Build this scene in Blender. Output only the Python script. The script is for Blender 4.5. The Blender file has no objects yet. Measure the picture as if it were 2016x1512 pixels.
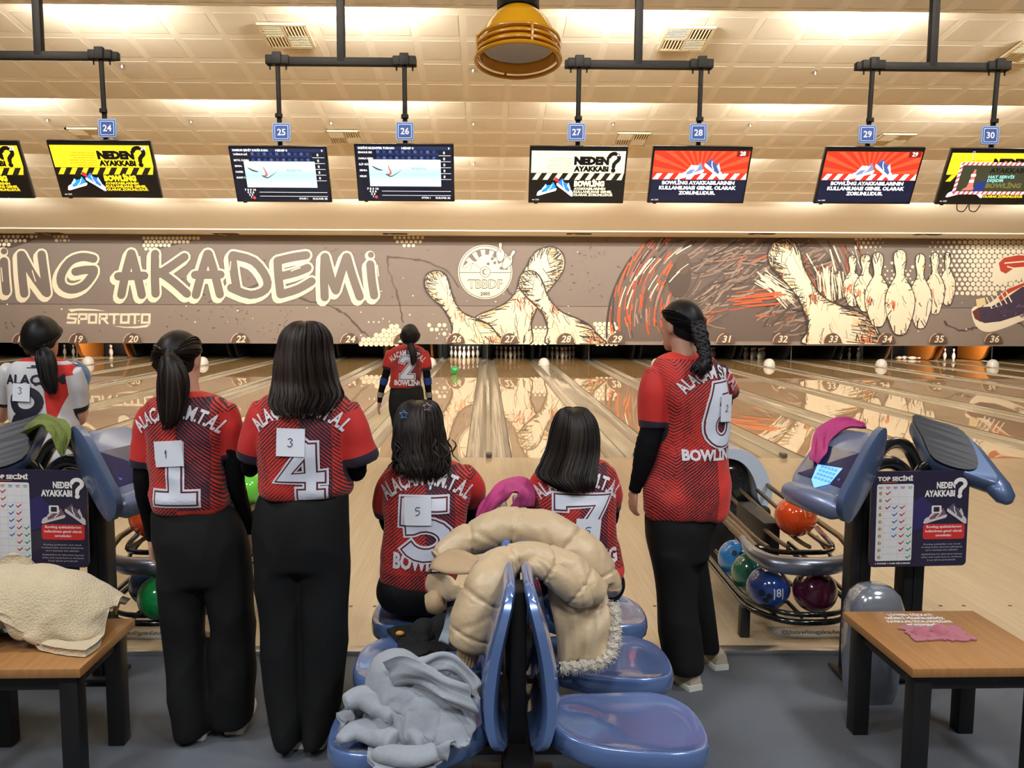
import bpy, bmesh, math, random
import numpy as np
from mathutils import Vector, Matrix
from mathutils.geometry import tessellate_polygon
from mathutils.bvhtree import BVHTree

random.seed(7)
rng = np.random.default_rng(7)
PI = math.pi
SC = bpy.context.scene
COL = SC.collection

# ------------------------------------------------------------------ camera
FPX, CXP, CYP = 1575.0, 979.0, 756.0
YAW, PITCH, ROLL = math.radians(0.80), math.radians(5.37), math.radians(0.24)
CAMPOS = Vector((0, 0, 1.68))
_F = Vector((math.sin(YAW) * math.cos(PITCH), math.cos(YAW) * math.cos(PITCH), -math.sin(PITCH)))
_R0 = Vector((math.cos(YAW), -math.sin(YAW), 0))
_U0 = _R0.cross(_F)
_R = _R0 * math.cos(ROLL) + _U0 * math.sin(ROLL)
_U = _U0 * math.cos(ROLL) - _R0 * math.sin(ROLL)
cam_d = bpy.data.cameras.new('camera')
cam = bpy.data.objects.new('camera', cam_d)
COL.objects.link(cam)
_m = Matrix((_R, _U, -_F)).transposed().to_4x4()
_m.translation = CAMPOS
cam.matrix_world = _m
cam_d.sensor_width = 36.0
cam_d.lens = FPX / 2016 * 36.0
cam_d.shift_x = (1008 - CXP) / 2016
cam_d.clip_start = 0.05
SC.camera = cam
SC.view_settings.view_transform = 'Standard'
SC.view_settings.look = 'None'
SC.view_settings.gamma = 1.0
SC.view_settings.use_curve_mapping = False
SC.view_settings.exposure = 0.0
SC.cycles.max_bounces = 7
SC.cycles.diffuse_bounces = 4
SC.cycles.glossy_bounces = 3
SC.cycles.transmission_bounces = 4
SC.cycles.caustics_reflective = False
SC.cycles.caustics_refractive = False
SC.cycles.use_adaptive_sampling = True
SC.cycles.adaptive_threshold = 0.03
SC.cycles.use_denoising = True


def ray(px, py):
    return (_F + _R * ((px - CXP) / FPX) - _U * ((py - CYP) / FPX))


def at_y(px, py, Y):
    d = ray(px, py)
    return CAMPOS + d * (Y / d.y)


def at_z(px, py, z):
    d = ray(px, py)
    return CAMPOS + d * ((z - CAMPOS.z) / d.z)


# ------------------------------------------------------------------ world + large lights
W = bpy.data.worlds.new('world')
SC.world = W
W.use_nodes = True
W.node_tree.nodes['Background'].inputs[0].default_value = (0.9, 0.8, 0.65, 1)
W.node_tree.nodes['Background'].inputs[1].default_value = 0.05


def area_light(name, loc, target, sx, sy, power, col):
    l = bpy.data.lights.new(name, 'AREA')
    l.shape = 'RECTANGLE'
    l.size, l.size_y = sx, sy
    l.energy = power
    l.color = col
    o = bpy.data.objects.new(name, l)
    COL.objects.link(o)
    o.location = loc
    d = Vector(target) - Vector(loc)
    o.rotation_euler = d.to_track_quat('-Z', 'Y').to_euler()
    return o


WARM = (1.0, 0.91, 0.77)
# ceiling steps: (Y, z of the lower lip)
EDGES = [(6.6, 5.52), (10.1, 5.32), (13.6, 5.09), (17.1, 4.84), (20.6, 4.42), (24.1, 3.98)]
COVE_STEP = 0.30
_cove_x = {0: [-5.6, -2.2, 1.2, 4.6, 8.0],
           1: [-9.0, -5.0, -1.6, 1.9, 4.9, 8.4],
           2: [-11.4, -8.2, -4.7, -1.7, 2.0, 5.2, 8.4, 11.6],
           3: [-14, -11.0, -7.6, -4.4, -1.2, 2.0, 5.2, 8.4, 11.6, 14.8],
           4: [-15.6, -12.6, -9.2, -6.6, -3.4, -0.4, 2.6, 5.4, 8.6, 11.6, 14.6, 17.4]}
_cove_p = {0: 190, 1: 130, 2: 100, 3: 90, 4: 80}
for k, xs in _cove_x.items():
    y, z = EDGES[k]
    for x in xs:
        area_light('cove_light', (x, y + 0.12, z + 0.06), (x, y + 0.9, z + COVE_STEP - 0.02), 1.1, 0.06, _cove_p[k], WARM)
# warm fill strips with no fixture, added to brighten the mural; concourse downlights over the seating area behind the camera
for x in (-14, -7, 0, 7, 14):
    area_light('mural_fill', (x, 21.6, 4.10), (x, 25.8, 2.2), 5.0, 0.3, 12, WARM)
for (x, y) in ((-3.4, -1.6), (0.0, -1.6), (3.4, -1.6), (-3.4, 1.6), (3.4, 1.6)):
    area_light('concourse_downlight', (x, y, 5.8), (x, y + 0.6, 0), 0.9, 0.9, 140, (0.95, 0.97, 1.0))

# ------------------------------------------------------------------ helpers: colours and materials
def lin(c):
    c = c / 255.0
    return c / 12.92 if c <= 0.04045 else ((c + 0.055) / 1.055) ** 2.4


def rgb(r, g, b):
    return (lin(r), lin(g), lin(b), 1.0)


_MATS = {}


def mat(name, col, rough=0.5, metal=0.0, coat=0.0, var=0.0, vscale=8.0, bump=0.0, bscale=60.0, stretch=None,
        emit=0.0, trans=0.0, sheen=0.0, spec=0.5, coat_rough=0.05, bdist=0.02):
    if name in _MATS:
        return _MATS[name]
    m = bpy.data.materials.new(name)
    m.use_nodes = True
    nt = m.node_tree
    b = nt.nodes['Principled BSDF']
    b.inputs['Base Color'].default_value = col
    b.inputs['Roughness'].default_value = rough
    b.inputs['Metallic'].default_value = metal
    b.inputs['Coat Weight'].default_value = coat
    b.inputs['Coat Roughness'].default_value = coat_rough
    b.inputs['Specular IOR Level'].default_value = spec
    if sheen:
        b.inputs['Sheen Weight'].default_value = sheen
        b.inputs['Sheen Roughness'].default_value = 0.5
    if trans:
        b.inputs['Transmission Weight'].default_value = trans
    if emit:
        b.inputs['Emission Color'].default_value = col
        b.inputs['Emission Strength'].default_value = emit
    if var or bump:
        tc = nt.nodes.new('ShaderNodeTexCoord')
        mp = nt.nodes.new('ShaderNodeMapping')
        nt.links.new(tc.outputs['Object'], mp.inputs['Vector'])
        if stretch:
            mp.inputs['Scale'].default_value = stretch
    if var:
        nz = nt.nodes.new('ShaderNodeTexNoise')
        nz.inputs['Scale'].default_value = vscale
        nz.inputs['Detail'].default_value = 5
        nt.links.new(mp.outputs[0], nz.inputs['Vector'])
        mx = nt.nodes.new('ShaderNodeMix')
        mx.data_type = 'RGBA'
        mx.inputs[6].default_value = tuple(c * (1 - var) for c in col[:3]) + (1,)
        mx.inputs[7].default_value = tuple(min(1, c * (1 + var)) for c in col[:3]) + (1,)
        nt.links.new(nz.outputs[0], mx.inputs[0])
        nt.links.new(mx.outputs[2], b.inputs['Base Color'])
    if bump:
        n2 = nt.nodes.new('ShaderNodeTexNoise')
        n2.inputs['Scale'].default_value = bscale
        n2.inputs['Detail'].default_value = 4
        nt.links.new(mp.outputs[0], n2.inputs['Vector'])
        bp = nt.nodes.new('ShaderNodeBump')
        bp.inputs['Strength'].default_value = bump
        bp.inputs['Distance'].default_value = bdist
        nt.links.new(n2.outputs[0], bp.inputs['Height'])
        nt.links.new(bp.outputs[0], b.inputs['Normal'])
    _MATS[name] = m
    return m


def print_mat(name, rough=0.6, emit=0.0, coat=0.0, bump=0.0):
    """colours come from the mesh's own print colours"""
    if name in _MATS:
        return _MATS[name]
    m = bpy.data.materials.new(name)
    m.use_nodes = True
    nt = m.node_tree
    b = nt.nodes['Principled BSDF']
    a = nt.nodes.new('ShaderNodeVertexColor')
    a.layer_name = 'Col'
    nt.links.new(a.outputs[0], b.inputs['Base Color'])
    b.inputs['Roughness'].default_value = rough
    b.inputs['Coat Weight'].default_value = coat
    if emit:
        nt.links.new(a.outputs[0], b.inputs['Emission Color'])
        b.inputs['Emission Strength'].default_value = emit
        b.inputs['Roughness'].default_value = 0.25
    _MATS[name] = m
    return m


# ------------------------------------------------------------------ helpers: objects
def link(name, me, parent=None):
    o = bpy.data.objects.new(name, me)
    COL.objects.link(o)
    if parent is not None:
        o.parent = parent
    return o


def empty(name, loc=(0, 0, 0), rz=0.0):
    o = bpy.data.objects.new(name, None)
    COL.objects.link(o)
    o.location = loc
    o.rotation_euler = (0, 0, rz)
    return o


def tag(o, label, cat, group=None, kind=None):
    o['label'] = label
    if cat:
        o['category'] = cat
    if group:
        o['group'] = group
    if kind:
        o['kind'] = kind
    return o


def struct(o, label=None):
    o['kind'] = 'structure'
    if label:
        o['label'] = label
    return o


def dup(o, parent=None):
    c = o.copy()
    COL.objects.link(c)
    c.parent = parent
    for ch in o.children:
        dup(ch, c)
    return c


def smooth_by_angle(me, ang=40):
    n = len(me.polygons)
    me.polygons.foreach_set('use_smooth', [True] * n)
    try:
        me.set_sharp_from_angle(angle=math.radians(ang))
    except Exception:
        pass


class MB:
    """collects shapes, build() links them as one mesh object"""

    def __init__(self):
        self.v, self.f = [], []

    def add(self, vs, fs):
        n = len(self.v)
        self.v += [tuple(p) for p in vs]
        self.f += [tuple(i + n for i in f) for f in fs]
        return self

    def box(self, c, s, rot=None, bev=0.0, seg=2):
        c = Vector(c)
        if bev > 0:
            bm = bmesh.new()
            bmesh.ops.create_cube(bm, size=1.0)
            for v in bm.verts:
                v.co = Vector((v.co.x * s[0], v.co.y * s[1], v.co.z * s[2]))
            bmesh.ops.bevel(bm, geom=bm.edges[:], offset=bev, segments=seg, affect='EDGES', profile=0.5)
            bm.verts.index_update()
            vs = [v.co.copy() for v in bm.verts]
            fs = [[v.index for v in f.verts] for f in bm.faces]
            bm.free()
        else:
            x, y, z = s[0] / 2, s[1] / 2, s[2] / 2
            vs = [Vector(p) for p in ((-x, -y, -z), (x, -y, -z), (x, y, -z), (-x, y, -z), (-x, -y, z), (x, -y, z), (x, y, z), (-x, y, z))]
            fs = [(0, 3, 2, 1), (4, 5, 6, 7), (0, 1, 5, 4), (1, 2, 6, 5), (2, 3, 7, 6), (3, 0, 4, 7)]
        if rot is not None:
            vs = [rot @ v for v in vs]
        return self.add([v + c for v in vs], fs)

    def box2(self, lo, hi, bev=0.0):
        lo, hi = Vector(lo), Vector(hi)
        return self.box((lo + hi) / 2, hi - lo, None, bev)

    def loft(self, rings, closed=True, cap=True):
        n = len(rings[0])
        vs, fs = [], []
        for r in rings:
            vs += [Vector(p) for p in r]
        for i in range(len(rings) - 1):
            for j in range(n if closed else n - 1):
                a, b = i * n + j, i * n + (j + 1) % n
                fs.append((a, b, b + n, a + n))
        if cap and closed:
            fs.append(tuple(range(n))[::-1])
            fs.append(tuple(range((len(rings) - 1) * n, len(rings) * n)))
        return self.add(vs, fs)

    def tube(self, pts, r, n=10, cap=True, closed=False, flat=1.0, up=None):
        pts = [Vector(p) for p in pts]
        N = len(pts)
        rs = r if hasattr(r, '__len__') else [r] * N
        rings = []
        prev = None
        for i, p in enumerate(pts):
            a = pts[(i - 1) % N] if (closed or i > 0) else pts[i]
            b = pts[(i + 1) % N] if (closed or i < N - 1) else pts[i]
            t = (b - a)
            t = t.normalized() if t.length > 1e-9 else Vector((0, 0, 1))
            if prev is None:
                ref = Vector(up) if up is not None else (Vector((0, 0, 1)) if abs(t.z) < 0.9 else Vector((0, 1, 0)))
                u = (ref - t * ref.dot(t)).normalized()
            else:
                u = prev - t * prev.dot(t)
                u = u.normalized() if u.length > 1e-6 else prev
            prev = u
            w = t.cross(u)
            rr = rs[i]
            rx, ry = (rr if hasattr(rr, '__len__') else (rr, rr * flat))
            rings.append([p + w * (rx * math.cos(2 * PI * k / n)) + u * (ry * math.sin(2 * PI * k / n)) for k in range(n)])
        if closed:
            rings.append(rings[0])
            return self.loft(rings, cap=False)
        return self.loft(rings, cap=cap)

    def lathe(self, prof, n=24, c=(0, 0, 0), axis='z', rot=None, cap=True):
        """prof: (radius, height) pairs"""
        c = Vector(c)
        rings = []
        for r, h in prof:
            ring = []
            for k in range(n):
                a = 2 * PI * k / n
                p = Vector((r * math.cos(a), r * math.sin(a), h))
                if axis == 'y':
                    p = Vector((p.x, p.z, p.y))
                elif axis == 'x':
                    p = Vector((p.z, p.x, p.y))
                if rot is not None:
                    p = rot @ p
                ring.append(p + c)
            rings.append(ring)
        return self.loft(rings, cap=cap)

    def sphere(self, c, r, n=20, m=12, scale=(1, 1, 1), rot=None):
        c = Vector(c)
        rings = []
        for i in range(m + 1):
            t = PI * i / m
            rr = max(1e-4, math.sin(t))
            ring = []
            for k in range(n):
                a = 2 * PI * k / n
                p = Vector((rr * math.cos(a) * r * scale[0], rr * math.sin(a) * r * scale[1], -math.cos(t) * r * scale[2]))
                if rot is not None:
                    p = rot @ p
                ring.append(p + c)
            rings.append(ring)
        return self.loft(rings)

    def prism(self, poly, fn, t0, t1):
        """poly 2D, fn(u, v, t) -> 3D"""
        n = len(poly)
        tr = tessellate_polygon([[Vector((p[0], p[1], 0)) for p in poly]])
        vs = [fn(p[0], p[1], t0) for p in poly] + [fn(p[0], p[1], t1) for p in poly]
        fs = [tuple(t) for t in tr] + [tuple(i + n for i in reversed(t)) for t in tr]
        fs += [(i, (i + 1) % n, (i + 1) % n + n, i + n) for i in range(n)]
        return self.add(vs, fs)

    def mesh(self, name, material=None, smooth=True, ang=40):
        me = bpy.data.meshes.new(name)
        me.from_pydata([tuple(p) for p in self.v], [], self.f)
        bm = bmesh.new()
        bm.from_mesh(me)
        bmesh.ops.recalc_face_normals(bm, faces=bm.faces[:])
        bm.to_mesh(me)
        bm.free()
        if material:
            me.materials.append(material)
        if smooth:
            smooth_by_angle(me, ang)
        return me

    def build(self, name, material, parent=None, smooth=True, ang=40):
        return link(name, self.mesh(name, material, smooth, ang), parent)


def spline(pts, n=8, closed=False):
    """Catmull-Rom through the points (any dimension)"""
    P = [np.array(p, float) for p in pts]
    out = []
    N = len(P)
    for i in range(N if closed else N - 1):
        if closed:
            p0, p1, p2, p3 = P[(i - 1) % N], P[i], P[(i + 1) % N], P[(i + 2) % N]
        else:
            p0, p1, p2, p3 = P[max(i - 1, 0)], P[i], P[i + 1], P[min(i + 2, N - 1)]
        for k in range(n):
            t = k / n
            out.append(0.5 * ((2 * p1) + (-p0 + p2) * t + (2 * p0 - 5 * p1 + 4 * p2 - p3) * t * t + (-p0 + 3 * p1 - 3 * p2 + p3) * t ** 3))
    if not closed:
        out.append(P[-1])
    return [tuple(p) for p in out]


def remesh(mb, voxel, smooth=6, lam=0.5):
    """one continuous skin over overlapping closed shapes; returns verts (n,3) and faces"""
    me = mb.mesh('tmp', None, False)
    o = bpy.data.objects.new('tmp', me)
    COL.objects.link(o)
    md = o.modifiers.new('r', 'REMESH')
    md.mode = 'VOXEL'
    md.voxel_size = voxel
    md.adaptivity = 0.0
    dg = bpy.context.evaluated_depsgraph_get()
    ev = o.evaluated_get(dg)
    m2 = bpy.data.meshes.new_from_object(ev)
    n = len(m2.vertices)
    v = np.empty(n * 3)
    m2.vertices.foreach_get('co', v)
    v = v.reshape(-1, 3)
    f = np.empty(len(m2.loops), dtype=np.int64)
    m2.loops.foreach_get('vertex_index', f)
    f = f.reshape(-1, 4)
    bpy.data.objects.remove(o)
    bpy.data.meshes.remove(me)
    bpy.data.meshes.remove(m2)
    return lap(v, f, smooth, lam), f


def lap(v, f, it, lam=0.5):
    e = np.concatenate([f[:, [0, 1]], f[:, [1, 2]], f[:, [2, 3]], f[:, [3, 0]]])
    e = np.concatenate([e, e[:, ::-1]])
    cnt = np.bincount(e[:, 0], minlength=len(v)).astype(float)
    cnt[cnt == 0] = 1
    for _ in range(it):
        s = np.stack([np.bincount(e[:, 0], weights=v[e[:, 1], k], minlength=len(v)) for k in range(3)], 1) / cnt[:, None]
        v = v + lam * (s - v)
    return v


def vnormals(v, f):
    a = v[f[:, 2]] - v[f[:, 0]]
    b = v[f[:, 3]] - v[f[:, 1]]
    n = np.cross(a, b)
    vn = np.zeros_like(v)
    for k in range(4):
        for c in range(3):
            vn[:, c] += np.bincount(f[:, k], weights=n[:, c], minlength=len(v))
    l = np.linalg.norm(vn, axis=1)
    l[l == 0] = 1
    return vn / l[:, None]


def mesh_vf(name, v, f, material, smooth=True):
    me = bpy.data.meshes.new(name)
    me.from_pydata([tuple(p) for p in v.tolist()], [], f.tolist())
    if material:
        me.materials.append(material)
    if smooth:
        me.polygons.foreach_set('use_smooth', [True] * len(me.polygons))
    return me


def waves(p, seed, k, n=5, dirs=None):
    """smooth pseudo-random field in -1..1 from warped sines"""
    r = np.random.default_rng(seed)
    out = np.zeros(len(p))
    for i in range(n):
        d = r.normal(size=3)
        if dirs is not None:
            d = d * np.array(dirs)
        d = d / np.linalg.norm(d)
        d2 = r.normal(size=3)
        ph, ph2 = r.uniform(0, 6.28, 2)
        kk = k * r.uniform(0.6, 1.5)
        out += np.sin(kk * (p @ d) + ph + 1.3 * np.sin(0.6 * kk * (p @ d2) / np.linalg.norm(d2) + ph2))
    return out / n


# ------------------------------------------------------------------ helpers: flat print
_TXT = {}


def text_mesh(s, bold=0.0, shear=0.0, space=1.0, res=2):
    key = (s, bold, shear, space, res)
    if key in _TXT:
        return _TXT[key]
    cu = bpy.data.curves.new('t', 'FONT')
    cu.body = s
    cu.size = 1.0
    cu.offset = bold
    cu.shear = shear
    cu.space_character = space
    cu.resolution_u = res
    cu.fill_mode = 'FRONT'
    o = bpy.data.objects.new('t', cu)
    COL.objects.link(o)
    dg = bpy.context.evaluated_depsgraph_get()
    me = bpy.data.meshes.new_from_object(o.evaluated_get(dg))
    vs = [(v.co.x, v.co.y) for v in me.vertices]
    fs = []
    for p in me.polygons:
        ix = list(p.vertices)
        for i in range(1, len(ix) - 1):
            fs.append((ix[0], ix[i], ix[i + 1]))
    bpy.data.objects.remove(o)
    bpy.data.curves.remove(cu)
    bpy.data.meshes.remove(me)
    _TXT[key] = (vs, fs)
    return vs, fs


class Print:
    def __init__(self, ydown=False):
        self.v, self.f, self.c, self.p = [], [], [], []
        self.yd = -1.0 if ydown else 1.0

    def tris(self, vs, fs, col, layer):
        n = len(self.v)
        self.v += [(p[0], p[1], layer) for p in vs]
        for f in fs:
            self.f.append(tuple(i + n for i in f))
            self.c.append(col)
        xs, ys = [p[0] for p in vs], [p[1] for p in vs]
        self.p.append((layer, n, len(self.v), min(xs), max(xs), min(ys), max(ys), col))
        return self

    def settle(self):
        """prints that overlap never lie in one plane: later ink sits a hair above earlier ink"""
        P = sorted(self.p, key=lambda q: q[0])
        A = np.array([[q[3], q[4], q[5], q[6]] for q in P])
        slot = np.zeros(len(P), dtype=int)
        for i, q in enumerate(P):
            if i:
                B = A[:i]
                hit = np.nonzero((B[:, 0] < q[4]) & (B[:, 1] > q[3]) & (B[:, 2] < q[6]) & (B[:, 3] > q[5]))[0]
                lo, same = 0, set()
                for j in hit:
                    if P[j][0] == q[0] and P[j][7] == q[7]:
                        same.add(int(slot[j]))
                    else:
                        lo = max(lo, int(slot[j]) + 1)
                while lo in same:
                    lo += 1
                slot[i] = lo
        for i, q in enumerate(P):
            for k in range(q[1], q[2]):
                self.v[k] = (self.v[k][0], self.v[k][1], float(slot[i]))
        return self

    def poly(self, pts, col, layer=0):
        tr = tessellate_polygon([[Vector((p[0], p[1], 0)) for p in pts]])
        return self.tris(pts, tr, col, layer)

    def rect(self, x0, y0, x1, y1, col, layer=0):
        return self.tris([(x0, y0), (x1, y0), (x1, y1), (x0, y1)], [(0, 1, 2), (0, 2, 3)], col, layer)

    def rrect(self, x0, y0, x1, y1, r, col, layer=0):
        pts = []
        for cx, cy, a0 in ((x1 - r, y1 - r, 0), (x0 + r, y1 - r, 90), (x0 + r, y0 + r, 180), (x1 - r, y0 + r, 270)):
            for k in range(5):
                a = math.radians(a0 + 22.5 * k)
                pts.append((cx + r * math.cos(a), cy + r * math.sin(a)))
        return self.poly(pts, col, layer)

    def circle(self, x, y, r, col, layer=0, n=12, ry=None, rot=0.0):
        ry = ry or r
        cs, sn = math.cos(rot), math.sin(rot)
        pts = []
        for k in range(n):
            a = 2 * PI * k / n
            u, w = r * math.cos(a), ry * math.sin(a)
            pts.append((x + u * cs - w * sn, y + u * sn + w * cs))
        return self.tris(pts, [(0, i, i + 1) for i in range(1, n - 1)], col, layer)

    def ring(self, x, y, r, w, col, layer=0, n=28):
        pts = [(x + r * math.cos(2 * PI * k / n), y + r * math.sin(2 * PI * k / n)) for k in range(n + 1)]
        return self.stroke(pts, w, col, layer, caps=False)

    def stroke(self, pts, w, col, layer=0, caps=True, taper=None, n=10):
        P = [Vector((p[0], p[1])) for p in pts]
        P = [p for i, p in enumerate(P) if i == 0 or (p - P[i - 1]).length > 1e-7]
        N = len(P)
        if N < 2:
            return self
        D = [(P[i + 1] - P[i]).normalized() for i in range(N - 1)]
        closed = (P[0] - P[-1]).length < 1e-6
        vs, fs = [], []
        for i in range(N):
            w0 = w * (taper(i / (N - 1)) if taper else 1) / 2
            if closed and i in (0, N - 1):
                d0, d1 = D[-1], D[0]
            else:
                d0, d1 = D[max(i - 1, 0)], D[min(i, N - 2)]
            n0, n1 = Vector((-d0.y, d0.x)), Vector((-d1.y, d1.x))
            m = n0 + n1
            if m.length < 0.35:
                m = n1
            m.normalize()
            k = min(1.6, 1.0 / max(0.4, m.dot(n1)))
            vs += [P[i] + m * w0 * k, P[i] - m * w0 * k]
        for i in range(N - 1):
            fs += [(2 * i, 2 * i + 1, 2 * i + 3), (2 * i, 2 * i + 3, 2 * i + 2)]
        if caps and not taper and not closed:
            h = max(3, n // 2)
            for e, d, ia, ib in ((P[0], -D[0], 0, 1), (P[-1], D[-1], 2 * N - 1, 2 * N - 2)):
                nn = Vector((-d.y, d.x))
                base = len(vs)
                for k in range(1, h):
                    a = PI * k / h
                    vs.append(e - nn * (w / 2 * math.cos(a)) + d * (w / 2 * math.sin(a)))
                ring = [ib if (vs[ib] - (e - nn * w / 2)).length < (vs[ia] - (e - nn * w / 2)).length else ia] + list(range(base, base + h - 1))
                other = ia if ring[0] == ib else ib
                ring.append(other)
                fs += [(ring[0], ring[q], ring[q + 1]) for q in range(1, len(ring) - 1)]
        return self.tris([(a.x, a.y) for a in vs], fs, col, layer)

    def text(self, s, x, y, h, col, layer=0, align='c', bold=0.02, shear=0.0, xs=1.0, width=None, space=1.0, warp=None, res=2, rot=0.0):
        vs, fs = text_mesh(s, bold, shear, space, res)
        if not vs:
            return self
        x0, x1 = min(v[0] for v in vs), max(v[0] for v in vs)
        k = h / 0.70
        kx = k * xs
        if width:
            kx = width / (x1 - x0)
        off = {'c': -(x0 + x1) / 2, 'l': -x0, 'r': -x1}[align]
        cs, sn = math.cos(rot), math.sin(rot)
        out = []
        for a, b in vs:
            u, w = (a + off) * kx, b * k
            if warp:
                u, w = warp(u, w)
            u, w = u * cs - w * sn, u * sn + w * cs
            out.append((x + u, y + self.yd * w))
        return self.tris(out, fs, col, layer)

    def refine(self, L):
        """split triangles until no edge is longer than L"""
        V, F, C = list(self.v), [], []
        st = list(zip(self.f, self.c))
        mid = {}
        while st:
            (a, b, c), col = st.pop()
            e = [(math.dist(V[i][:2], V[j][:2]), i, j, k) for i, j, k in ((a, b, c), (b, c, a), (c, a, b))]
            l, i, j, k = max(e)
            if l <= L:
                F.append((a, b, c))
                C.append(col)
                continue
            key = (min(i, j), max(i, j))
            if key not in mid:
                V.append(tuple((V[i][q] + V[j][q]) / 2 for q in range(3)))
                mid[key] = len(V) - 1
            m = mid[key]
            st.append(((i, m, k), col))
            st.append(((m, j, k), col))
        self.v, self.f, self.c = V, F, C
        return self

    def build(self, name, fn, material, parent=None, drop=False, settle=True):
        if settle:
            self.settle()
        pts = [fn(*p) for p in self.v]
        if drop:
            keep = [i for i, f in enumerate(self.f) if all(pts[j] is not None for j in f)]
            self.f = [self.f[i] for i in keep]
            self.c = [self.c[i] for i in keep]
            pts = [p if p is not None else Vector((0, 0, 0)) for p in pts]
            used = sorted({j for f in self.f for j in f})
            ix = {j: i for i, j in enumerate(used)}
            pts = [pts[j] for j in used]
            self.f = [tuple(ix[j] for j in f) for f in self.f]
        me = bpy.data.meshes.new(name)
        me.from_pydata([tuple(p) for p in pts], [], self.f)
        ca = me.color_attributes.new('Col', 'FLOAT_COLOR', 'CORNER')
        arr = np.repeat(np.array(self.c, dtype=np.float32), 3, axis=0)
        ca.data.foreach_set('color', arr.ravel())
        me.materials.append(material)
        return link(name, me, parent)

# ------------------------------------------------------------------ materials of the setting
def wood_mat(name, c1, c2, rough, coat, board_w, ylen=1.4, coat_rough=0.03, contrast=1.0):
    m = bpy.data.materials.new(name)
    m.use_nodes = True
    nt = m.node_tree
    N = nt.nodes
    L = nt.links
    b = N['Principled BSDF']
    tc = N.new('ShaderNodeTexCoord')
    mp = N.new('ShaderNodeMapping')
    mp.inputs['Rotation'].default_value = (0, 0, PI / 2)
    L.new(tc.outputs['Object'], mp.inputs['Vector'])
    br = N.new('ShaderNodeTexBrick')
    br.inputs['Scale'].default_value = 1.0
    br.inputs['Brick Width'].default_value = ylen
    br.inputs['Row Height'].default_value = board_w
    br.inputs['Mortar Size'].default_value = 0.0006
    br.inputs['Color1'].default_value = c1
    br.inputs['Color2'].default_value = c2
    br.inputs['Mortar'].default_value = tuple(x * 0.75 for x in c1[:3]) + (1,)
    L.new(mp.outputs[0], br.inputs['Vector'])
    mp2 = N.new('ShaderNodeMapping')
    mp2.inputs['Scale'].default_value = (60, 1.5, 1)
    L.new(tc.outputs['Object'], mp2.inputs['Vector'])
    nz = N.new('ShaderNodeTexNoise')
    nz.inputs['Scale'].default_value = 1.0
    nz.inputs['Detail'].default_value = 4
    L.new(mp2.outputs[0], nz.inputs['Vector'])
    mx = N.new('ShaderNodeMix')
    mx.data_type = 'RGBA'
    mx.blend_type = 'MULTIPLY'
    mx.inputs[0].default_value = 0.35 * contrast
    L.new(br.outputs['Color'], mx.inputs[6])
    L.new(nz.outputs[0], mx.inputs[7])
    L.new(mx.outputs[2], b.inputs['Base Color'])
    b.inputs['Roughness'].default_value = rough
    b.inputs['Coat Weight'].default_value = coat
    b.inputs['Coat Roughness'].default_value = coat_rough
    return m


M_lane = wood_mat('lane_maple', rgb(226, 186, 124), rgb(214, 172, 108), 0.35, 1.0, 0.027, 2.6, 0.015)
M_approach = wood_mat('approach_maple', rgb(232, 210, 172), rgb(224, 200, 162), 0.42, 0.55, 0.055, 1.6, 0.16)
M_gutter = mat('gutter_grey', rgb(172, 162, 142), 0.28, 0.0, 0.5, var=0.22, vscale=3.0, stretch=(14, 0.5, 1))
M_cap = mat('divider_cap', rgb(190, 180, 158), 0.22, 0.0, 0.6, var=0.12, vscale=3.0, stretch=(14, 0.5, 1))
M_black = mat('pit_black', rgb(22, 21, 22), 0.6, var=0.2)
M_carpet = mat('grey_carpet', rgb(92, 97, 104), 0.9, var=0.28, vscale=2.2, bump=0.5, bscale=420, bdist=0.004)
M_ceil = mat('ceiling_cream', rgb(230, 223, 208), 0.85, var=0.03, vscale=0.6)
M_alu = mat('aluminium', rgb(200, 198, 196), 0.28, 0.9)
M_wall = mat('wall_beige', rgb(190, 172, 150), 0.8, var=0.05)
M_pin = mat('pin_white', rgb(240, 236, 228), 0.25, coat=0.6)
M_pinred = mat('pin_red', rgb(190, 40, 36), 0.3, coat=0.6)
M_orangewood = mat('kickback_orange', rgb(186, 112, 40), 0.45, var=0.2, stretch=(6, 6, 0.6))
M_dome = mat('dome_grey', rgb(205, 203, 200), 0.3, coat=0.4)
M_steel = mat('dark_steel', rgb(120, 118, 116), 0.35, 0.8)
M_print = print_mat('print')

FOUL, LANE_END = 8.95, 28.1
CARPET_Z = -0.02
EDGE_Y = 3.83

struct(MB().box2((-24, -7, -0.3), (24, EDGE_Y, CARPET_Z)).build('floor', M_carpet), 'dark grey carpet floor of the seating area')
struct(MB().box2((-24, EDGE_Y, -0.3), (24, FOUL, 0.0)).build('floor_approach', M_approach), 'pale maple approach floor before the lanes')
tr = MB().box2((-24, EDGE_Y - 0.035, CARPET_Z), (24, EDGE_Y + 0.03, 0.004), 0.003)
struct(tr.build('trim_1', M_alu), 'aluminium strip along the carpet edge')
struct(MB().box2((-24, FOUL, -0.4), (24, 29.2, -0.12)).build('floor_lane_bed', M_black), 'dark bed under the lanes')
struct(MB().box2((-24.2, -7, -0.3), (-24, 29.2, 6.5)).build('wall_left', M_wall), 'plain beige side wall')
struct(MB().box2((24, -7, -0.3), (24.2, 29.2, 6.5)).build('wall_right', M_wall), 'plain beige side wall beyond the last lane')
struct(MB().box2((-24, -7.2, -0.3), (24, -7, 6.5)).build('wall_back', M_wall), 'plain beige wall behind the seating')
struct(MB().box2((-24, 28.6, -0.3), (24, 28.8, 4.4)).build('wall_pit', M_black), 'black curtain wall behind the pins')

PAIR = 3.363


def lane_x(n):
    return 0.295 + PAIR * ((n - 27) // 2) if n % 2 else 2.068 + PAIR * ((n - 28) // 2)


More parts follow.
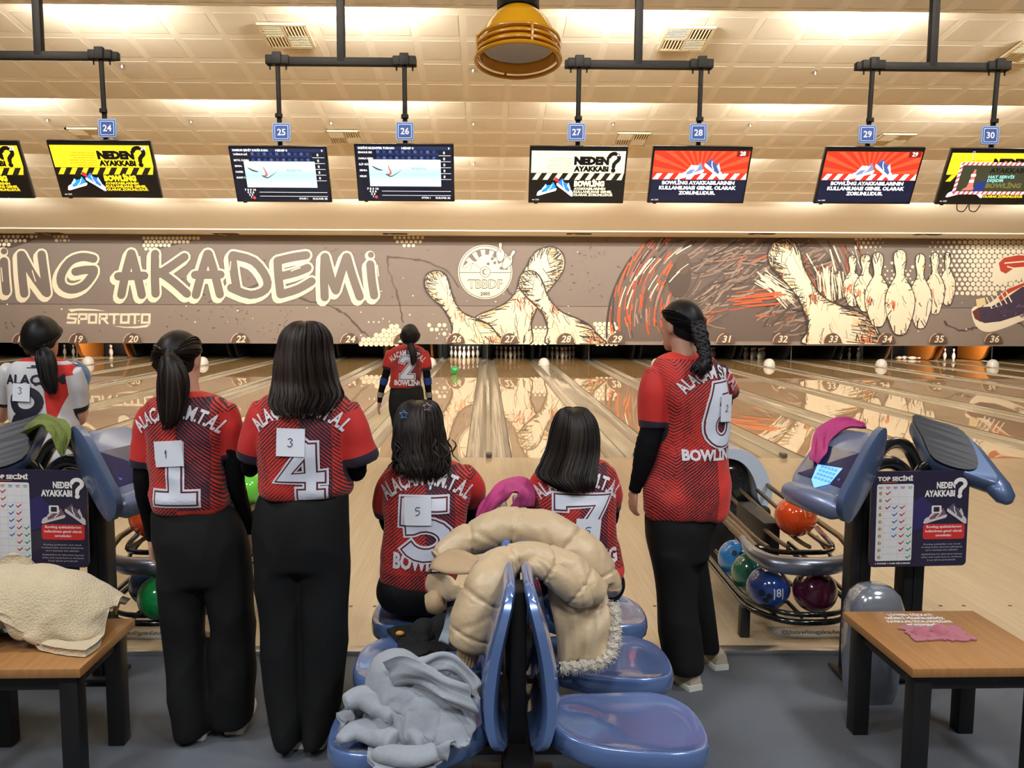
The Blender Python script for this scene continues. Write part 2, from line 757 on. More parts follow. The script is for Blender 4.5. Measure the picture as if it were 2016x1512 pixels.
LANES = range(16, 40)
_ones = 'zero one two three four five six seven eight nine ten eleven twelve thirteen fourteen fifteen sixteen seventeen eighteen nineteen'.split()


def nw(n):
    return _ones[n] if n < 20 else ('twenty', 'thirty', 'forty')[n // 10 - 2] + ('-' + _ones[n % 10] if n % 10 else '')

lane_me = MB().box2((0, FOUL, -0.10), (1.067, LANE_END, 0.0)).mesh('bowling_lane', M_lane, False)
edge_me = MB().box2((-0.006, FOUL, -0.10), (0.0, LANE_END, 0.001)).box2((1.067, FOUL, -0.10), (1.073, LANE_END, 0.001)).mesh('lane_edge_shade', mat('edge_shade', rgb(52, 46, 40), 0.5), False)  # dark strips colour in the shadow line where lanes drop into gutters
arrow_mb = MB()
for i in range(7):
    x = 1.067 / 2 + (i - 3) * 0.1334
    y = FOUL + 4.5 - abs(i - 3) * 0.36 + 0.3
    arrow_mb.add([(x - 0.015, y, 0.0008), (x + 0.015, y, 0.0008), (x, y + 0.15, 0.0008)], [(0, 1, 2)])
arrow_me = arrow_mb.mesh('arrow', mat('arrow_brown', rgb(120, 84, 52), 0.4), False)
for n in LANES:
    o = link('bowling_lane', lane_me)
    o.location = (lane_x(n), 0, 0)
    tag(o, 'glossy maple bowling lane running under lane number %s on the mural' % nw(n), 'lane', 'bowling lanes')
    link('lane_edge_shade', edge_me, o)
    link('target_arrows', arrow_me, o)['kind'] = 'stuff'


def channel(x0, x1, y0, y1, depth=0.055, n=8):
    rings = []
    for y in (y0, y1):
        r = []
        for k in range(n + 1):
            t = k / n
            r.append(Vector((x0 + (x1 - x0) * t, y, -0.005 - depth * math.sin(PI * t))))
        rings.append(r)
    return MB().loft(rings, closed=False, cap=False)


gut = {}
for kind, w in (('narrow', 0.523), ('wide', 0.706)):
    g = 0.232
    gut[kind] = (channel(0.008, g, FOUL, LANE_END).mesh('gutter_channel', M_gutter),
                 channel(w - g, w - 0.008, FOUL, LANE_END).mesh('gutter_channel', M_gutter),
                 MB().box2((g, FOUL, -0.1), (w - g, LANE_END, 0.012), 0.008).mesh('divider_cap', M_cap))
for n in range(16, 39):
    x = lane_x(n) + 1.067
    kind = 'narrow' if n % 2 == 0 else 'wide'
    e = empty('lane_gutter', (x, 0, 0))
    tag(e, ('narrow grey double gutter' if kind == 'narrow' else 'wide grey double gutter with ball-return cap') + ' between lanes %s and %s' % (nw(n), nw(n + 1)), 'gutter', 'gutters between the lanes')
    for me in gut[kind]:
        link(me.name.split('.')[0], me, e)
    # small stop block at the foul line end
    st = MB().box((gut_w := (0.523 if kind == 'narrow' else 0.706)) and (gut_w / 2, FOUL + 0.03, 0.03), (0.07, 0.10, 0.05), None, 0.012)
    st.build('foul_sensor', M_steel, e)

# ball lift domes on the wide dividers, seen near the pins
dome_prof = [(0.001, 0.225), (0.05, 0.218), (0.095, 0.195), (0.13, 0.16), (0.155, 0.115), (0.167, 0.06), (0.17, 0.0), (0.001, 0.0)]
dome_me = MB().lathe(dome_prof[::-1], 24).mesh('dome', M_dome)
face_me = MB().lathe([(0.001, 0), (0.055, 0.0), (0.05, 0.012), (0.001, 0.014)], 20, (0, -0.135, 0.10), 'y').mesh('dome_cap', M_cap)
for n in range(17, 39, 2):
    x = lane_x(n) + 1.067 + 0.353
    e = empty('ball_lift_dome', (x, 23.7, 0.0125))
    tag(e, 'pale grey ball lift dome on the divider between lanes %s and %s' % (nw(n), nw(n + 1)), 'ball lift', 'ball lift domes')
    link('dome', dome_me, e)

# ------------------------------------------------------------------ pit, kickbacks, pins
kick_me = MB().prism([(26.2, 0.62), (28.2, 0.62), (28.2, 0.016), (26.95, 0.016), (26.84, 0.05), (26.72, 0.12), (26.6, 0.28), (26.5, 0.45)],
                     lambda u, v, t: Vector((t, u, v)), -0.035, 0.035).mesh('kickback', M_black)
kick_or = kick_me.copy()
kick_or.materials[0] = M_orangewood
ORANGE = {18, 19, 25, 35, 36}
for n in LANES:
    for s, x in ((0, lane_x(n) - 0.27), (1, lane_x(n) + 1.067 + 0.19)):
        o = link('kickback', kick_or if n in ORANGE else kick_me)
        o.location = (x, 0, 0)
        tag(o, '%s kickback panel on the %s of the lane %s pin deck' % ('orange wooden' if n in ORANGE else 'black', 'right' if s else 'left', nw(n)), 'kickback', 'pin deck kickbacks')
cur_me = MB().box((0.533, 28.35, 0.30), (1.15, 0.04, 0.6), None, 0.01).mesh('pit_curtain', M_black)
for n in LANES:
    o = link('pit_curtain', cur_me)
    o.location = (lane_x(n), 0, 0)
    tag(o, 'black pit curtain behind the pin deck of lane %s' % nw(n), 'curtain', 'pit curtains')
post_me = MB().tube([(0, 26.4, 0.013), (0, 26.4, 0.52)], 0.016, 8).mesh('deck_post', M_steel)
for n in range(16, 39, 2):
    o = link('deck_post', post_me)
    o.location = (lane_x(n) + 1.067 + 0.26, 0, 0)
    tag(o, 'thin steel post between the pin decks of lanes %s and %s' % (nw(n), nw(n + 1)), 'post', 'steel deck posts')

pin_prof = [(0.001, 0.0), (0.026, 0.0), (0.0285, 0.004), (0.036, 0.03), (0.050, 0.07), (0.059, 0.105), (0.0605, 0.115), (0.058, 0.145), (0.049, 0.185),
            (0.038, 0.215), (0.028, 0.24), (0.0235, 0.265), (0.0225, 0.28), (0.0245, 0.305), (0.030, 0.335), (0.0325, 0.352), (0.030, 0.368), (0.021, 0.378), (0.010, 0.381), (0.001, 0.381)]
pin_me = MB().lathe(pin_prof, 18).mesh('bowling_pin', M_pin, True, 60)
band_me = MB().lathe([(0.029, 0.244), (0.0250, 0.262)], 18).lathe([(0.0245, 0.268), (0.0238, 0.284)], 18).mesh('neck_stripe', M_pinred)
PINXY = [(0, 0, 'head pin')]
rows = ['head', 'second', 'third', 'back']
for r in range(1, 4):
    for c in range(r + 1):
        PINXY.append(((c - r / 2) * 0.3048, r * 0.264, '%s pin of the %s row' % (['first', 'second', 'third', 'fourth'][c], rows[r])))


def pins(n, idx, look):
    for i in idx:
        dx, dy, nm = PINXY[i]
        o = link('bowling_pin', pin_me)
        o.location = (lane_x(n) + 0.5335 + dx, 27.24 + dy, 0.0)
        tag(o, '%s in the %s on lane %s' % (nm, look, nw(n)), 'bowling pin', 'pins on lane %d' % n)
        link('neck_stripe', band_me, o)


pins(26, range(10), 'brightly lit full rack')
pins(27, range(10), 'dim full rack')
pins(28, range(10), 'dark full rack')
pins(31, range(10), 'dark rack')
pins(32, range(10), 'dark rack')
pins(34, (3, 4, 5, 9), 'dim broken rack')
pins(19, (6, 3), 'bright spare')
pins(18, (6, 7, 8), 'dim leftover pins')
pins(36, (3, 1, 0), 'bright leftover pins')
pins(35, (6,), 'bright leftover spot')
for i, (dx, dy, a) in enumerate(((0.05, 0.1, 0.4), (0.3, 0.2, 1.9), (0.45, 0.05, 1.1))):
    o = link('bowling_pin', pin_me)
    o.location = (lane_x(35) + 0.35 + dx, 27.3 + dy, 0.058)
    o.rotation_euler = (PI / 2, 0, a)
    tag(o, '%s fallen pin lying on lane thirty-five' % ['first', 'second', 'last'][i], 'bowling pin', 'pins on lane 35')
    link('neck_stripe', band_me, o)
DECK = {26: 18.0, 36: 14.0, 35: 9.0, 19: 14.0, 18: 5.0, 27: 0.35, 28: 0.15, 34: 0.4, 31: 0.12, 32: 0.12, 25: 0.8}
for n, p in DECK.items():
    area_light('deck_light', (lane_x(n) + 0.53, 26.35, 0.62), (lane_x(n) + 0.53, 27.5, 0.15), 0.9, 0.08, p * 1.6, (1, 0.93, 0.82))

# ------------------------------------------------------------------ mural wall (two panels with a seam)
MY = 25.8


def mw(px, py):
    p = at_y(px, py, MY)
    return p.x, p.z


z_bot = mw(1000, 678)[1]
z_seam = mw(1000, 603)[1]
z_top = mw(1000, 466)[1]
M_mural = mat('mural_taupe', rgb(120, 109, 104), 0.7, var=0.10, vscale=0.5)
M_mural2 = mat('mural_taupe_low', rgb(130, 118, 111), 0.7, var=0.10, vscale=0.5)
wall_up = struct(MB().box2((-24, MY, z_seam + 0.012), (24, MY + 0.12, z_top + 0.25)).build('wall_mural', M_mural, None, False), 'taupe printed mural wall above the lanes')
wall_lo = struct(MB().box2((-24, MY - 0.02, z_bot), (24, MY + 0.12, z_seam)).build('wall_masking', M_mural2, None, False), 'taupe printed masking panel with lane numbers')
CREAM = rgb(224, 214, 192)
BROWN = rgb(110, 100, 95)
DARKB = rgb(54, 42, 37)
DK2 = rgb(80, 67, 61)
ORG = rgb(200, 84, 42)
pr = Print(True)


def c4(x, y):
    return x / 2.88, 440 + y / 2.88


def c5(x, y):
    return 660 + x / 2.88, 440 + y / 2.88


def c6(x, y):
    return 1316 + x / 2.88, 440 + y / 2.88


# graffiti lettering
R = random.Random(3)
letters = [
    [[(25, 215), (30, 300), (38, 385)]], [[(122, 178), (128, 290), (140, 398)], [(126, 178), (185, 285), (262, 392)], [(238, 176), (252, 280), (268, 395)]],
    [[(532, 200), (470, 190), (400, 215), (350, 290), (355, 350), (410, 375), (480, 350), (528, 290), (534, 262)], [(534, 262), (480, 264), (430, 274)]],
    [[(745, 170), (715, 280), (690, 405)], [(748, 170), (778, 280), (806, 405)], [(672, 300), (820, 296)]],
    [[(882, 172), (880, 290), (884, 398)], [(1048, 190), (970, 245), (908, 285)], [(908, 275), (985, 330), (1062, 398)]],
    [[(1178, 172), (1145, 280), (1112, 405)], [(1184, 172), (1218, 280), (1248, 402)], [(1108, 292), (1252, 290)]],
    [[(1318, 190), (1330, 290), (1345, 375)], [(1322, 180), (1440, 215), (1512, 310), (1505, 375), (1420, 405), (1312, 365)]],
    [[(1575, 212), (1580, 300), (1592, 402)], [(1575, 212), (1660, 192), (1738, 180)], [(1590, 300), (1680, 278), (1745, 252)], [(1594, 402), (1690, 372), (1768, 328)]],
    [[(1842, 190), (1838, 300), (1842, 418)], [(1845, 190), (1880, 320), (1905, 380)], [(1905, 380), (1935, 280), (1965, 190)], [(1968, 190), (2000, 300), (2040, 415)]],
    [[(2100, 232), (2108, 320), (2122, 408)]],
]
for ss in letters:
    for s in ss:
        P = [c4(*p) for p in spline(s, 3)]
        pr.stroke([(x - 4.5, y + 5.5) for x, y in P], 25, CREAM, 2)
        pr.stroke([(x - 2, y + 2.5) for x, y in P], 25, CREAM, 2)
        pr.stroke(P, 24.5, CREAM, 2)
        pr.stroke(P, 16.5, BROWN, 3)
for (x, y) in ((25, 158), (2104, 178)):
    q = c4(x, y)
    pr.circle(q[0] - 2, q[1] + 2, 10, CREAM, 2, 20)
    pr.circle(q[0], q[1], 6.2, BROWN, 3, 20)
# inner cream sketch lines on the letters
for a, b in (((185, 265), (205, 330)), ((795, 185), (800, 235)), ((905, 180), (912, 240)), ((1232, 215), (1240, 265)), ((1310, 215), (1305, 265)), ((2140, 235), (2148, 300)), ((10, 250), (18, 330)), ((1650, 270), (1705, 250))):
    pr.stroke([c4(*a), c4(*b)], 2.0, CREAM, 4, False)
# sponsor word
for i, (L, pts) in enumerate([
        ('S', [[(437, 515), (392, 515), (388, 535), (432, 540), (428, 562), (384, 562)]]),
        ('P', [[(448, 566), (452, 515), (492, 515), (492, 540), (456, 542)]]),
        ('O', [[(508, 516), (548, 516), (546, 562), (506, 562), (508, 516)]]),
        ('R', [[(566, 566), (568, 515), (608, 515), (606, 538), (574, 540)], [(590, 542), (612, 566)]]),
        ('T', [[(622, 515), (676, 515)], [(649, 515), (648, 566)]]),
        ('O', [[(690, 516), (732, 516), (730, 562), (688, 562), (690, 516)]]),
        ('T', [[(742, 515), (792, 515)], [(767, 515), (766, 566)]]),
        ('O', [[(808, 516), (850, 516), (848, 562), (806, 562), (808, 516)]])]):
    for s in pts:
        pr.stroke([c4(*p) for p in s], 4.4, CREAM, 2, True, None, 6)
pr.poly([c4(*p) for p in ((388, 486), (460, 482), (540, 486), (600, 497), (520, 494), (440, 494), (405, 502))], CREAM, 2)
pr.poly([c4(*p) for p in ((640, 580), (720, 586), (790, 582), (855, 570), (835, 588), (770, 594), (700, 591))], CREAM, 2)


# halftone dots
def dots(x0, y0, x1, y1, st, r0, fn, col=CREAM, layer=1):
    y, k = y0, 0
    while y < y1:
        x = x0 + (st / 2 if k % 2 else 0)
        while x < x1:
            r = r0 * fn((x - x0) / (x1 - x0), (y - y0) / (y1 - y0))
            if r > 0.7:
                pr.circle(x, y, r, col, layer, 10)
            x += st
        y += st * 0.86
        k += 1


pr.poly([(285, 469), (392, 469), (372, 476), (330, 486), (305, 492), (278, 484)], DK2, 0)
dots(284, 469, 392, 494, 8.2, 3.6, lambda u, v: 1.0 if v < 1.02 - u * 0.9 else 0)
pr.poly([(0, 466), (75, 466), (60, 476), (22, 488), (0, 486)], DK2, 0)
dots(0, 466, 78, 488, 9, 4, lambda u, v: (1.0 if v < 1 - u else 0) * R.uniform(0.6, 1.1))
dots(108, 466, 140, 478, 8, 4, lambda u, v: R.uniform(0.2, 1.0))
dots(760, 468, 850, 486, 9, 3.4, lambda u, v: (1.0 if abs(u - 0.5) < 0.36 - v * 0.2 else 0))
dots(706, 634, 790, 678, 10, 5, lambda u, v: 1.0 if v > 0.85 - u * 0.85 else (0.35 if R.random() < 0.3 else 0))
dots(845, 640, 890, 668, 10, 4.0, lambda u, v: R.choice((0, 0.4, 1)))
dots(1046, 644, 1078, 678, 9, 4.6, lambda u, v: 1.0 if v > 0.2 else 0.5)
pr.poly([(1172, 678), (1172, 645), (1185, 634), (1208, 656), (1214, 678)], DK2, 0)
dots(1172, 638, 1214, 678, 9, 4.4, lambda u, v: 1.0)
dots(1830, 468, 2030, 585, 10.6, 4.7, lambda u, v: (0.35 + 0.7 * min(1, u * 2.2)) if v < 1.05 - abs(u - 0.45) * 0.6 else 0)
dots(1685, 470, 1740, 490, 9.5, 3.8, lambda u, v: 1 - u * 0.6)
dots(1742, 510, 1800, 560, 9, 3.2, lambda u, v: R.choice((0, 0, 0.6, 1)))
for i in range(120):
    x, y = R.uniform(0, 2016), R.uniform(476, 672)
    if 1200 < x < 1700:
        continue
    pr.circle(x, y, R.uniform(0.6, 1.9), CREAM if R.random() < 0.55 else DK2, 1, 6)


# cracks and chips
def crack(pts, w):
    P = []
    for i in range(len(pts) - 1):
        for k in range(4):
            t = k / 4
            P.append((pts[i][0] * (1 - t) + pts[i + 1][0] * t + R.uniform(-2, 2), pts[i][1] * (1 - t) + pts[i + 1][1] * t + R.uniform(-2, 2)))
    P.append(pts[-1])
    for a, b in zip(P, P[1:]):
        pr.stroke([a, b], w * R.uniform(0.4, 1.4), DK2, 0, True, None, 6)


crack([c5(*p) for p in ((300, 185), (420, 195), (540, 225), (640, 270), (700, 360))], 3.5)
crack([c5(*p) for p in ((300, 190), (305, 280), (350, 380), (370, 470), (385, 560))], 2.2)
crack([c4(*p) for p in ((1560, 340), (1660, 400), (1760, 440), (1860, 460), (1960, 510), (2040, 600), (2090, 640))], 4.0)
crack([c4(*p) for p in ((1290, 345), (1380, 370), (1480, 340), (1530, 345))], 2.6)
crack([c5(*p) for p in ((960, 350), (1000, 400), (1020, 430))], 3)
crack([c6(*p) for p in ((1560, 560), (1640, 610), (1720, 600), (1760, 580))], 4)
crack([c6(*p) for p in ((1940, 555), (2000, 570), (2040, 600))], 4)
for cx, cy, n, sp in ((455, 620, 40, 40), (540, 640, 26, 30), (1180, 500, 26, 40), (150, 660, 12, 60), (15, 640, 14, 14), (1120, 560, 12, 40), (690, 500, 10, 40), (1990, 560, 12, 20), (345, 620, 16, 30)):
    for i in range(n):
        x, y = R.gauss(cx, sp), R.gauss(cy, sp * 0.6)
        if not (472 < y < 672):
            continue
        a = R.uniform(0, 3.1)
        l = R.uniform(1.2, 5)
        pr.poly([(x - l * math.cos(a), y - l * math.sin(a)), (x + R.uniform(-1, 1), y + R.uniform(0.5, 2)), (x + l * math.cos(a), y + l * math.sin(a)), (x, y - R.uniform(0.5, 2))], DK2, 0)

# the big ball, drawn in strokes
bcx, bcy, br_ = 1440, 655, 246


def inmural(p):
    return (p[0], min(677, max(467, p[1])))


pr.poly([inmural((bcx + br_ * math.cos(a), bcy + br_ * math.sin(a))) for a in [math.radians(176 + i * 4) for i in range(48)]], rgb(94, 80, 74), 0)
pts = [(bcx + br_ * math.cos(a), bcy + br_ * math.sin(a)) for a in [math.radians(178 + i * 3) for i in range(14)]]
pr.stroke([p for p in pts if 467 < p[1] < 677], 4, DARKB, 1)
for i in range(560):
    rr = br_ * math.sqrt(R.uniform(0.05, 0.97))
    a0 = math.radians(R.uniform(176, 362))
    ln = R.uniform(0.06, 0.30)
    far = R.random()
    x0 = bcx + rr * math.cos(a0)
    left = x0 < 1330
    col = R.choice((ORG, ORG, ORG, rgb(190, 70, 34), DARKB, DK2, rgb(150, 128, 116))) if left else R.choice((DARKB, DK2, DK2, rgb(134, 112, 100), rgb(134, 112, 100), rgb(150, 128, 116), ORG if R.random() < 0.4 else DK2))
    if left:
        p = [(bcx + (rr + 6 * t) * math.cos(a0 + ln * t), bcy + (rr + 6 * t) * math.sin(a0 + ln * t)) for t in (0, 0.25, 0.5, 0.75, 1)]
    else:
        an = math.radians(R.gauss(-28, 16))
        L = R.uniform(20, 90)
        y0 = bcy + rr * math.sin(a0)
        p = [(x0 + L * t * math.cos(an), y0 + L * t * math.sin(an) + 3 * math.sin(3 * t)) for t in (0, 0.25, 0.5, 0.75, 1)]
    p = [q for q in p if 469 < q[1] < 676 and math.hypot(q[0] - bcx, q[1] - bcy) < br_]
    if len(p) > 1:
        pr.stroke(p, R.uniform(1.2, 4.0), col, 1 + (i % 3) * 0.3, True, None, 6)
for i in range(16):
    a0 = math.radians(R.uniform(190, 240))
    rr = R.uniform(150, 236)
    p = [(bcx + rr * math.cos(a0 + 0.18 * t), bcy + rr * math.sin(a0 + 0.18 * t)) for t in (0, 0.5, 1)]
    p = [q for q in p if 469 < q[1] < 676]
    if len(p) > 1:
        pr.stroke(p, R.uniform(1, 2.6), CREAM, 2.2, True, None, 6)
pr.circle(1338, 548, 22, rgb(70, 56, 50), 2, 18, 38, 0.15)
pr.circle(1345, 520, 14, rgb(84, 66, 58), 2, 18, 20, 0.15)
for i in range(14):
    y = R.uniform(575, 612)
    x = R.uniform(1430, 1490)
    pr.stroke([(x, y), (x + R.uniform(30, 70), y - R.uniform(2, 8))], R.uniform(1.5, 4), ORG, 2.2, True, None, 6)
# rays right of the ball
for i in range(40):
    x = R.uniform(1560, 1690)
    y = R.uniform(470, 560)
    pr.stroke([(x, y), (x + R.uniform(10, 30), y + R.uniform(30, 70))], R.uniform(1, 3.4), R.choice((DK2, DARKB, CREAM, rgb(160, 72, 44), rgb(130, 110, 100))), 1.5, True, None, 6)
for i in range(26):
    x = R.uniform(1484, 1510)
    y = R.uniform(528, 560)
    pr.stroke([(x, y), (x + R.uniform(30, 68), y + R.uniform(20, 55))], R.uniform(1, 2.6), CREAM, 2, True, None, 6)
    x = R.uniform(1606, 1660)
    pr.stroke([(x, R.uniform(525, 545)), (x + R.uniform(-3, 10), R.uniform(570, 600))], R.uniform(1, 3.4), CREAM, 2, True, None, 6)


# pins of the mural
def mural_pin(pts, lay, hatch, seed, red=None, outline=2.6):
    r = random.Random(seed)
    P = spline(pts, 4, True)
    P = [(x, min(677.5, max(467.5, y))) for x, y in P]
    pr.poly(P, CREAM, lay)
    e = [q for q in P + [P[0]]]
    for a, b in zip(e, e[1:]):
        if a[1] < 676 or b[1] < 676:
            pr.stroke([a, b], outline * r.uniform(0.7, 1.3), DARKB, lay + 0.6, True, None, 6)
    poly = [(x, y) for x, y in P]

    def inside(x, y):
        c = False
        for (x1, y1), (x2, y2) in zip(poly, poly[1:] + poly[:1]):
            if (y1 > y) != (y2 > y) and x < (x2 - x1) * (y - y1) / (y2 - y1) + x1:
                c = not c
        return c
    xs, ys = [p[0] for p in P], [p[1] for p in P]
    for i in range(int(hatch * 1.9)):
        # hatch lines hugging the right edge
        k = r.randrange(len(P))
        x, y = P[k]
        inx = (sum(xs) / len(xs) - x) * r.uniform(0.05, 0.45)
        iny = (sum(ys) / len(ys) - y) * r.uniform(0.02, 0.25)
        q0 = (x + inx * 0.15, y + iny * 0.15)
        q1 = (x + inx + r.uniform(-4, 4), y + iny + r.uniform(-7, 7))
        if inside(*q0) and inside(*q1):
            pr.stroke([q0, q1], r.uniform(0.7, 1.9), DARKB if r.random() < 0.75 else rgb(214, 170, 110), lay + 0.4, True, None, 5)
    for i in range(int(hatch * 0.8)):
        x, y = r.uniform(min(xs), max(xs)), r.uniform(min(ys), max(ys))
        a = r.uniform(0.9, 1.9)
        L = r.uniform(10, 34)
        x2, y2 = x + L * math.cos(a), y + L * math.sin(a)
        if inside(x, y) and inside(x2, y2) and inside((x + x2) / 2, (y + y2) / 2):
            pr.stroke([(x, y), ((x + x2) / 2 + r.uniform(-2, 2), (y + y2) / 2), (x2, y2)], r.uniform(0.5, 1.2), r.choice((DARKB, DARKB, rgb(224, 192, 140), rgb(226, 150, 110))), lay + 0.4, True, None, 5)
    for (rx, ry, n, sp) in (red or ()):
        for i in range(n):
            x, y = r.gauss(rx, sp), r.gauss(ry, sp * 0.7)
            x2, y2 = x + r.uniform(-5, 5), y + r.uniform(4, 14)
            if inside(x, y) and inside(x2, y2):
                pr.stroke([(x, y), (x2, y2)], r.uniform(0.7, 2.0), r.choice((ORG, rgb(226, 130, 90), DARKB)), lay + 0.5, True, None, 5)


mural_pin([c5(*p) for p in ((1050, 300), (1085, 240), (1110, 190), (1150, 150), (1210, 132), (1265, 145), (1298, 195), (1295, 260), (1260, 320), (1215, 375), (1170, 430), (1140, 490), (1112, 570), (1105, 690), (900, 690), (800, 560), (810, 520), (890, 488), (965, 450), (1020, 390))], 3, 170, 1, [(1030, 590, 30, 9)])
mural_pin([c5(*p) for p in ((505, 335), (515, 295), (545, 272), (590, 268), (625, 290), (645, 330), (658, 385), (682, 450), (725, 505), (800, 540), (870, 572), (925, 635), (955, 690), (665, 690), (665, 600), (640, 530), (600, 470), (550, 425), (515, 380))], 5, 150, 2, [(908, 612, 20, 7), (972, 668, 40, 9)])
mural_pin([c5(*p) for p in ((1040, 325), (1060, 283), (1110, 268), (1150, 290), (1180, 340), (1195, 390), (1230, 450), (1290, 505), (1380, 542), (1440, 577), (1490, 632), (1520, 690), (1210, 690), (1205, 600), (1180, 520), (1140, 470), (1080, 412), (1045, 365))], 7, 150, 3, [(1092, 605, 20, 7), (1172, 668, 40, 9)])
mural_pin([c6(*p) for p in ((560, 185), (580, 122), (620, 94), (670, 88), (710, 110), (740, 160), (760, 230), (790, 300), (832, 372), (900, 435), (990, 470), (1080, 505), (1150, 560), (1188, 620), (1205, 692), (775, 692), (785, 600), (770, 520), (740, 440), (690, 370), (620, 292), (575, 240))], 3, 220, 4, [(1602, 580, 26, 8), (1706, 668, 60, 10)])


def small_pin(cx, top, bot, hw):
    H = bot - top
    prof = [(0.0, 0.10), (0.03, 0.34), (0.09, 0.42), (0.16, 0.40), (0.25, 0.30), (0.32, 0.34), (0.42, 0.68), (0.52, 0.94), (0.62, 1.0), (0.74, 0.92), (0.88, 0.66), (0.97, 0.44), (1.0, 0.2)]
    return [(cx + hw * w, top + H * t) for t, w in prof] + [(cx - hw * w, top + H * t) for t, w in reversed(prof)]


for i, (cx, t, b, hw, lay) in enumerate(((1040, 180, 470, 55, 2), (1580, 165, 465, 45, 2), (1112, 176, 500, 66, 3.1), (1508, 165, 515, 56, 3.1), (1180, 165, 585, 74, 4.4), (1425, 172, 595, 66, 4.4), (1305, 150, 630, 84, 5.8))):
    P = small_pin(cx, t, b, hw)
    q = c6(cx - hw * 0.6, t + (b - t) * 0.62)
    mural_pin([c6(*p) for p in P], lay, 20, 20 + i, [(q[0], q[1], 16, 5)], 1.6)

# federation badge
bx, by = c5(850, 275)
pr.circle(bx, by, 53.5, CREAM, 5, 40)
pr.ring(bx, by, 51, 1.2, DK2, 5.4, 36)
pr.stroke([(bx - 51, by + 1), (bx + 51, by + 1)], 1.2, DK2, 5.4, False)
pr.poly([(bx + 45 * math.cos(math.radians(a)), by - 1 - 45 * math.sin(math.radians(a))) for a in range(4, 180, 8)], BROWN, 5.2)
for i in range(7):
    a = math.radians(18 + i * 24)
    a2 = a + math.radians(12)
    pr.poly([(bx + 30 * math.cos(a), by - 30 * math.sin(a)), (bx + 44 * math.cos(a), by - 44 * math.sin(a)), (bx + 44 * math.cos(a2), by - 44 * math.sin(a2)), (bx + 30 * math.cos(a2), by - 30 * math.sin(a2))], CREAM, 5.5)
pr.poly([(bx + 3 + 26 * math.cos(math.radians(a)), by - 1 - 33 * math.sin(math.radians(a))) for a in range(0, 181, 12)], CREAM, 5.6)
pr.poly([(bx - 24 + 20 * math.cos(math.radians(a)), by - 1 - 20 * math.sin(math.radians(a))) for a in range(0, 181, 15)], CREAM, 5.6)
pr.stroke([(bx - 42, by - 6), (bx - 24, by - 18), (bx - 8, by - 6)], 0.8, DK2, 5.8, False)
pr.stroke([(bx - 30, by - 2), (bx - 24, by - 18)], 0.8, DK2, 5.8, False)
for (dx, dy) in ((6, -16), (14, -26), (19, -18)):
    pr.circle(bx + dx, by + dy, 3.2, BROWN, 5.8, 10)
pr.circle(bx, by, 10, CREAM, 6, 20)
pr.ring(bx, by, 10, 1.0, DK2, 6.2, 20)
pr.circle(bx, by, 6, BROWN, 6.3, 16)
pr.circle(bx + 1.5, by, 4.4, CREAM, 6.4, 14)
for (ax, ay, hh, rt) in ((936, 162, 38, 0.0), (985, 205, 42, 0.55)):
    q = c5(ax, ay)
    P = small_pin(0, -hh / 2, hh / 2, 8.5)
    P = [(q[0] + x * math.cos(rt) - y * math.sin(rt), q[1] + x * math.sin(rt) + y * math.cos(rt)) for x, y in P]
    pr.poly(P, CREAM, 6.6)
    pr.stroke(P + [P[0]], 1.1, DK2, 6.8, False)
    for yy in (-4, -1):
        a = (q[0] - 3.5 * math.cos(rt) - yy * math.sin(rt), q[1] - 3.5 * math.sin(rt) + yy * math.cos(rt))
        b = (q[0] + 3.5 * math.cos(rt) - yy * math.sin(rt), q[1] + 3.5 * math.sin(rt) + yy * math.cos(rt))
        pr.stroke([a, b], 1.4, BROWN, 7, False)
pr.text('TBBDF', bx, by + 32, 17, DK2, 5.6, 'c', 0.035, 0, 1, 68)
pr.text('TBBDF', bx, by + 31.4, 15.6, CREAM, 5.9, 'c', -0.005, 0, 1, 66)
pr.text('2005', bx, by + 46, 6.5, DARKB, 5.6, 'c', 0.03, 0, 1.05)

# printed bowling shoes at the right end
RED = rgb(176, 60, 40)
s1 = [c6(*p) for p in ((1832, 300), (1850, 230), (1890, 195), (1980, 178), (2080, 185), (2080, 300), (2000, 310), (1930, 330), (1880, 345), (1845, 335))]
pr.poly(spline(s1, 3, True), CREAM, 2)
pr.poly([c6(*p) for p in ((1870, 225), (1900, 195), (1980, 180), (2080, 186), (2080, 240), (1960, 250), (1910, 285), (1880, 270))], RED, 2.4)
for a, b in (((1905, 225), (2016, 215)), ((1920, 245), (2016, 270)), ((1920, 290), (1960, 340))):
    pr.stroke([c6(*a), c6(*b)], 2.6, CREAM, 2.8)
s2 = [c6(*p) for p in ((1715, 500), (1735, 470), (1800, 460), (1860, 420), (1920, 370), (2010, 330), (2090, 320), (2090, 500), (1980, 560), (1880, 600), (1800, 615), (1740, 580))]
pr.poly(spline(s2, 3, True), CREAM, 3)
pr.poly([c6(*p) for p in ((1720, 500), (1760, 475), (1830, 470), (1900, 430), (2000, 360), (2090, 340), (2090, 470), (1990, 520), (1880, 555), (1790, 565), (1735, 540))], rgb(62, 50, 70), 3.4)
pr.poly([c6(*p) for p in ((1720, 500), (1755, 476), (1770, 560), (1735, 540))], rgb(96, 50, 46), 3.6)
pr.poly([c6(*p) for p in ((1860, 425), (1920, 372), (2016, 335), (2016, 350), (1930, 395), (1880, 440))], RED, 3.6)
pr.poly([c6(*p) for p in ((1740, 430), (1790, 420), (1800, 465), (1745, 470))], rgb(216, 196, 150), 3.8)
for i in range(5):
    x = 1800 + i * 28
    pr.stroke([c6(x, 420 - i * 8), c6(x + 30, 480 - i * 9)], 2.6, CREAM, 4)
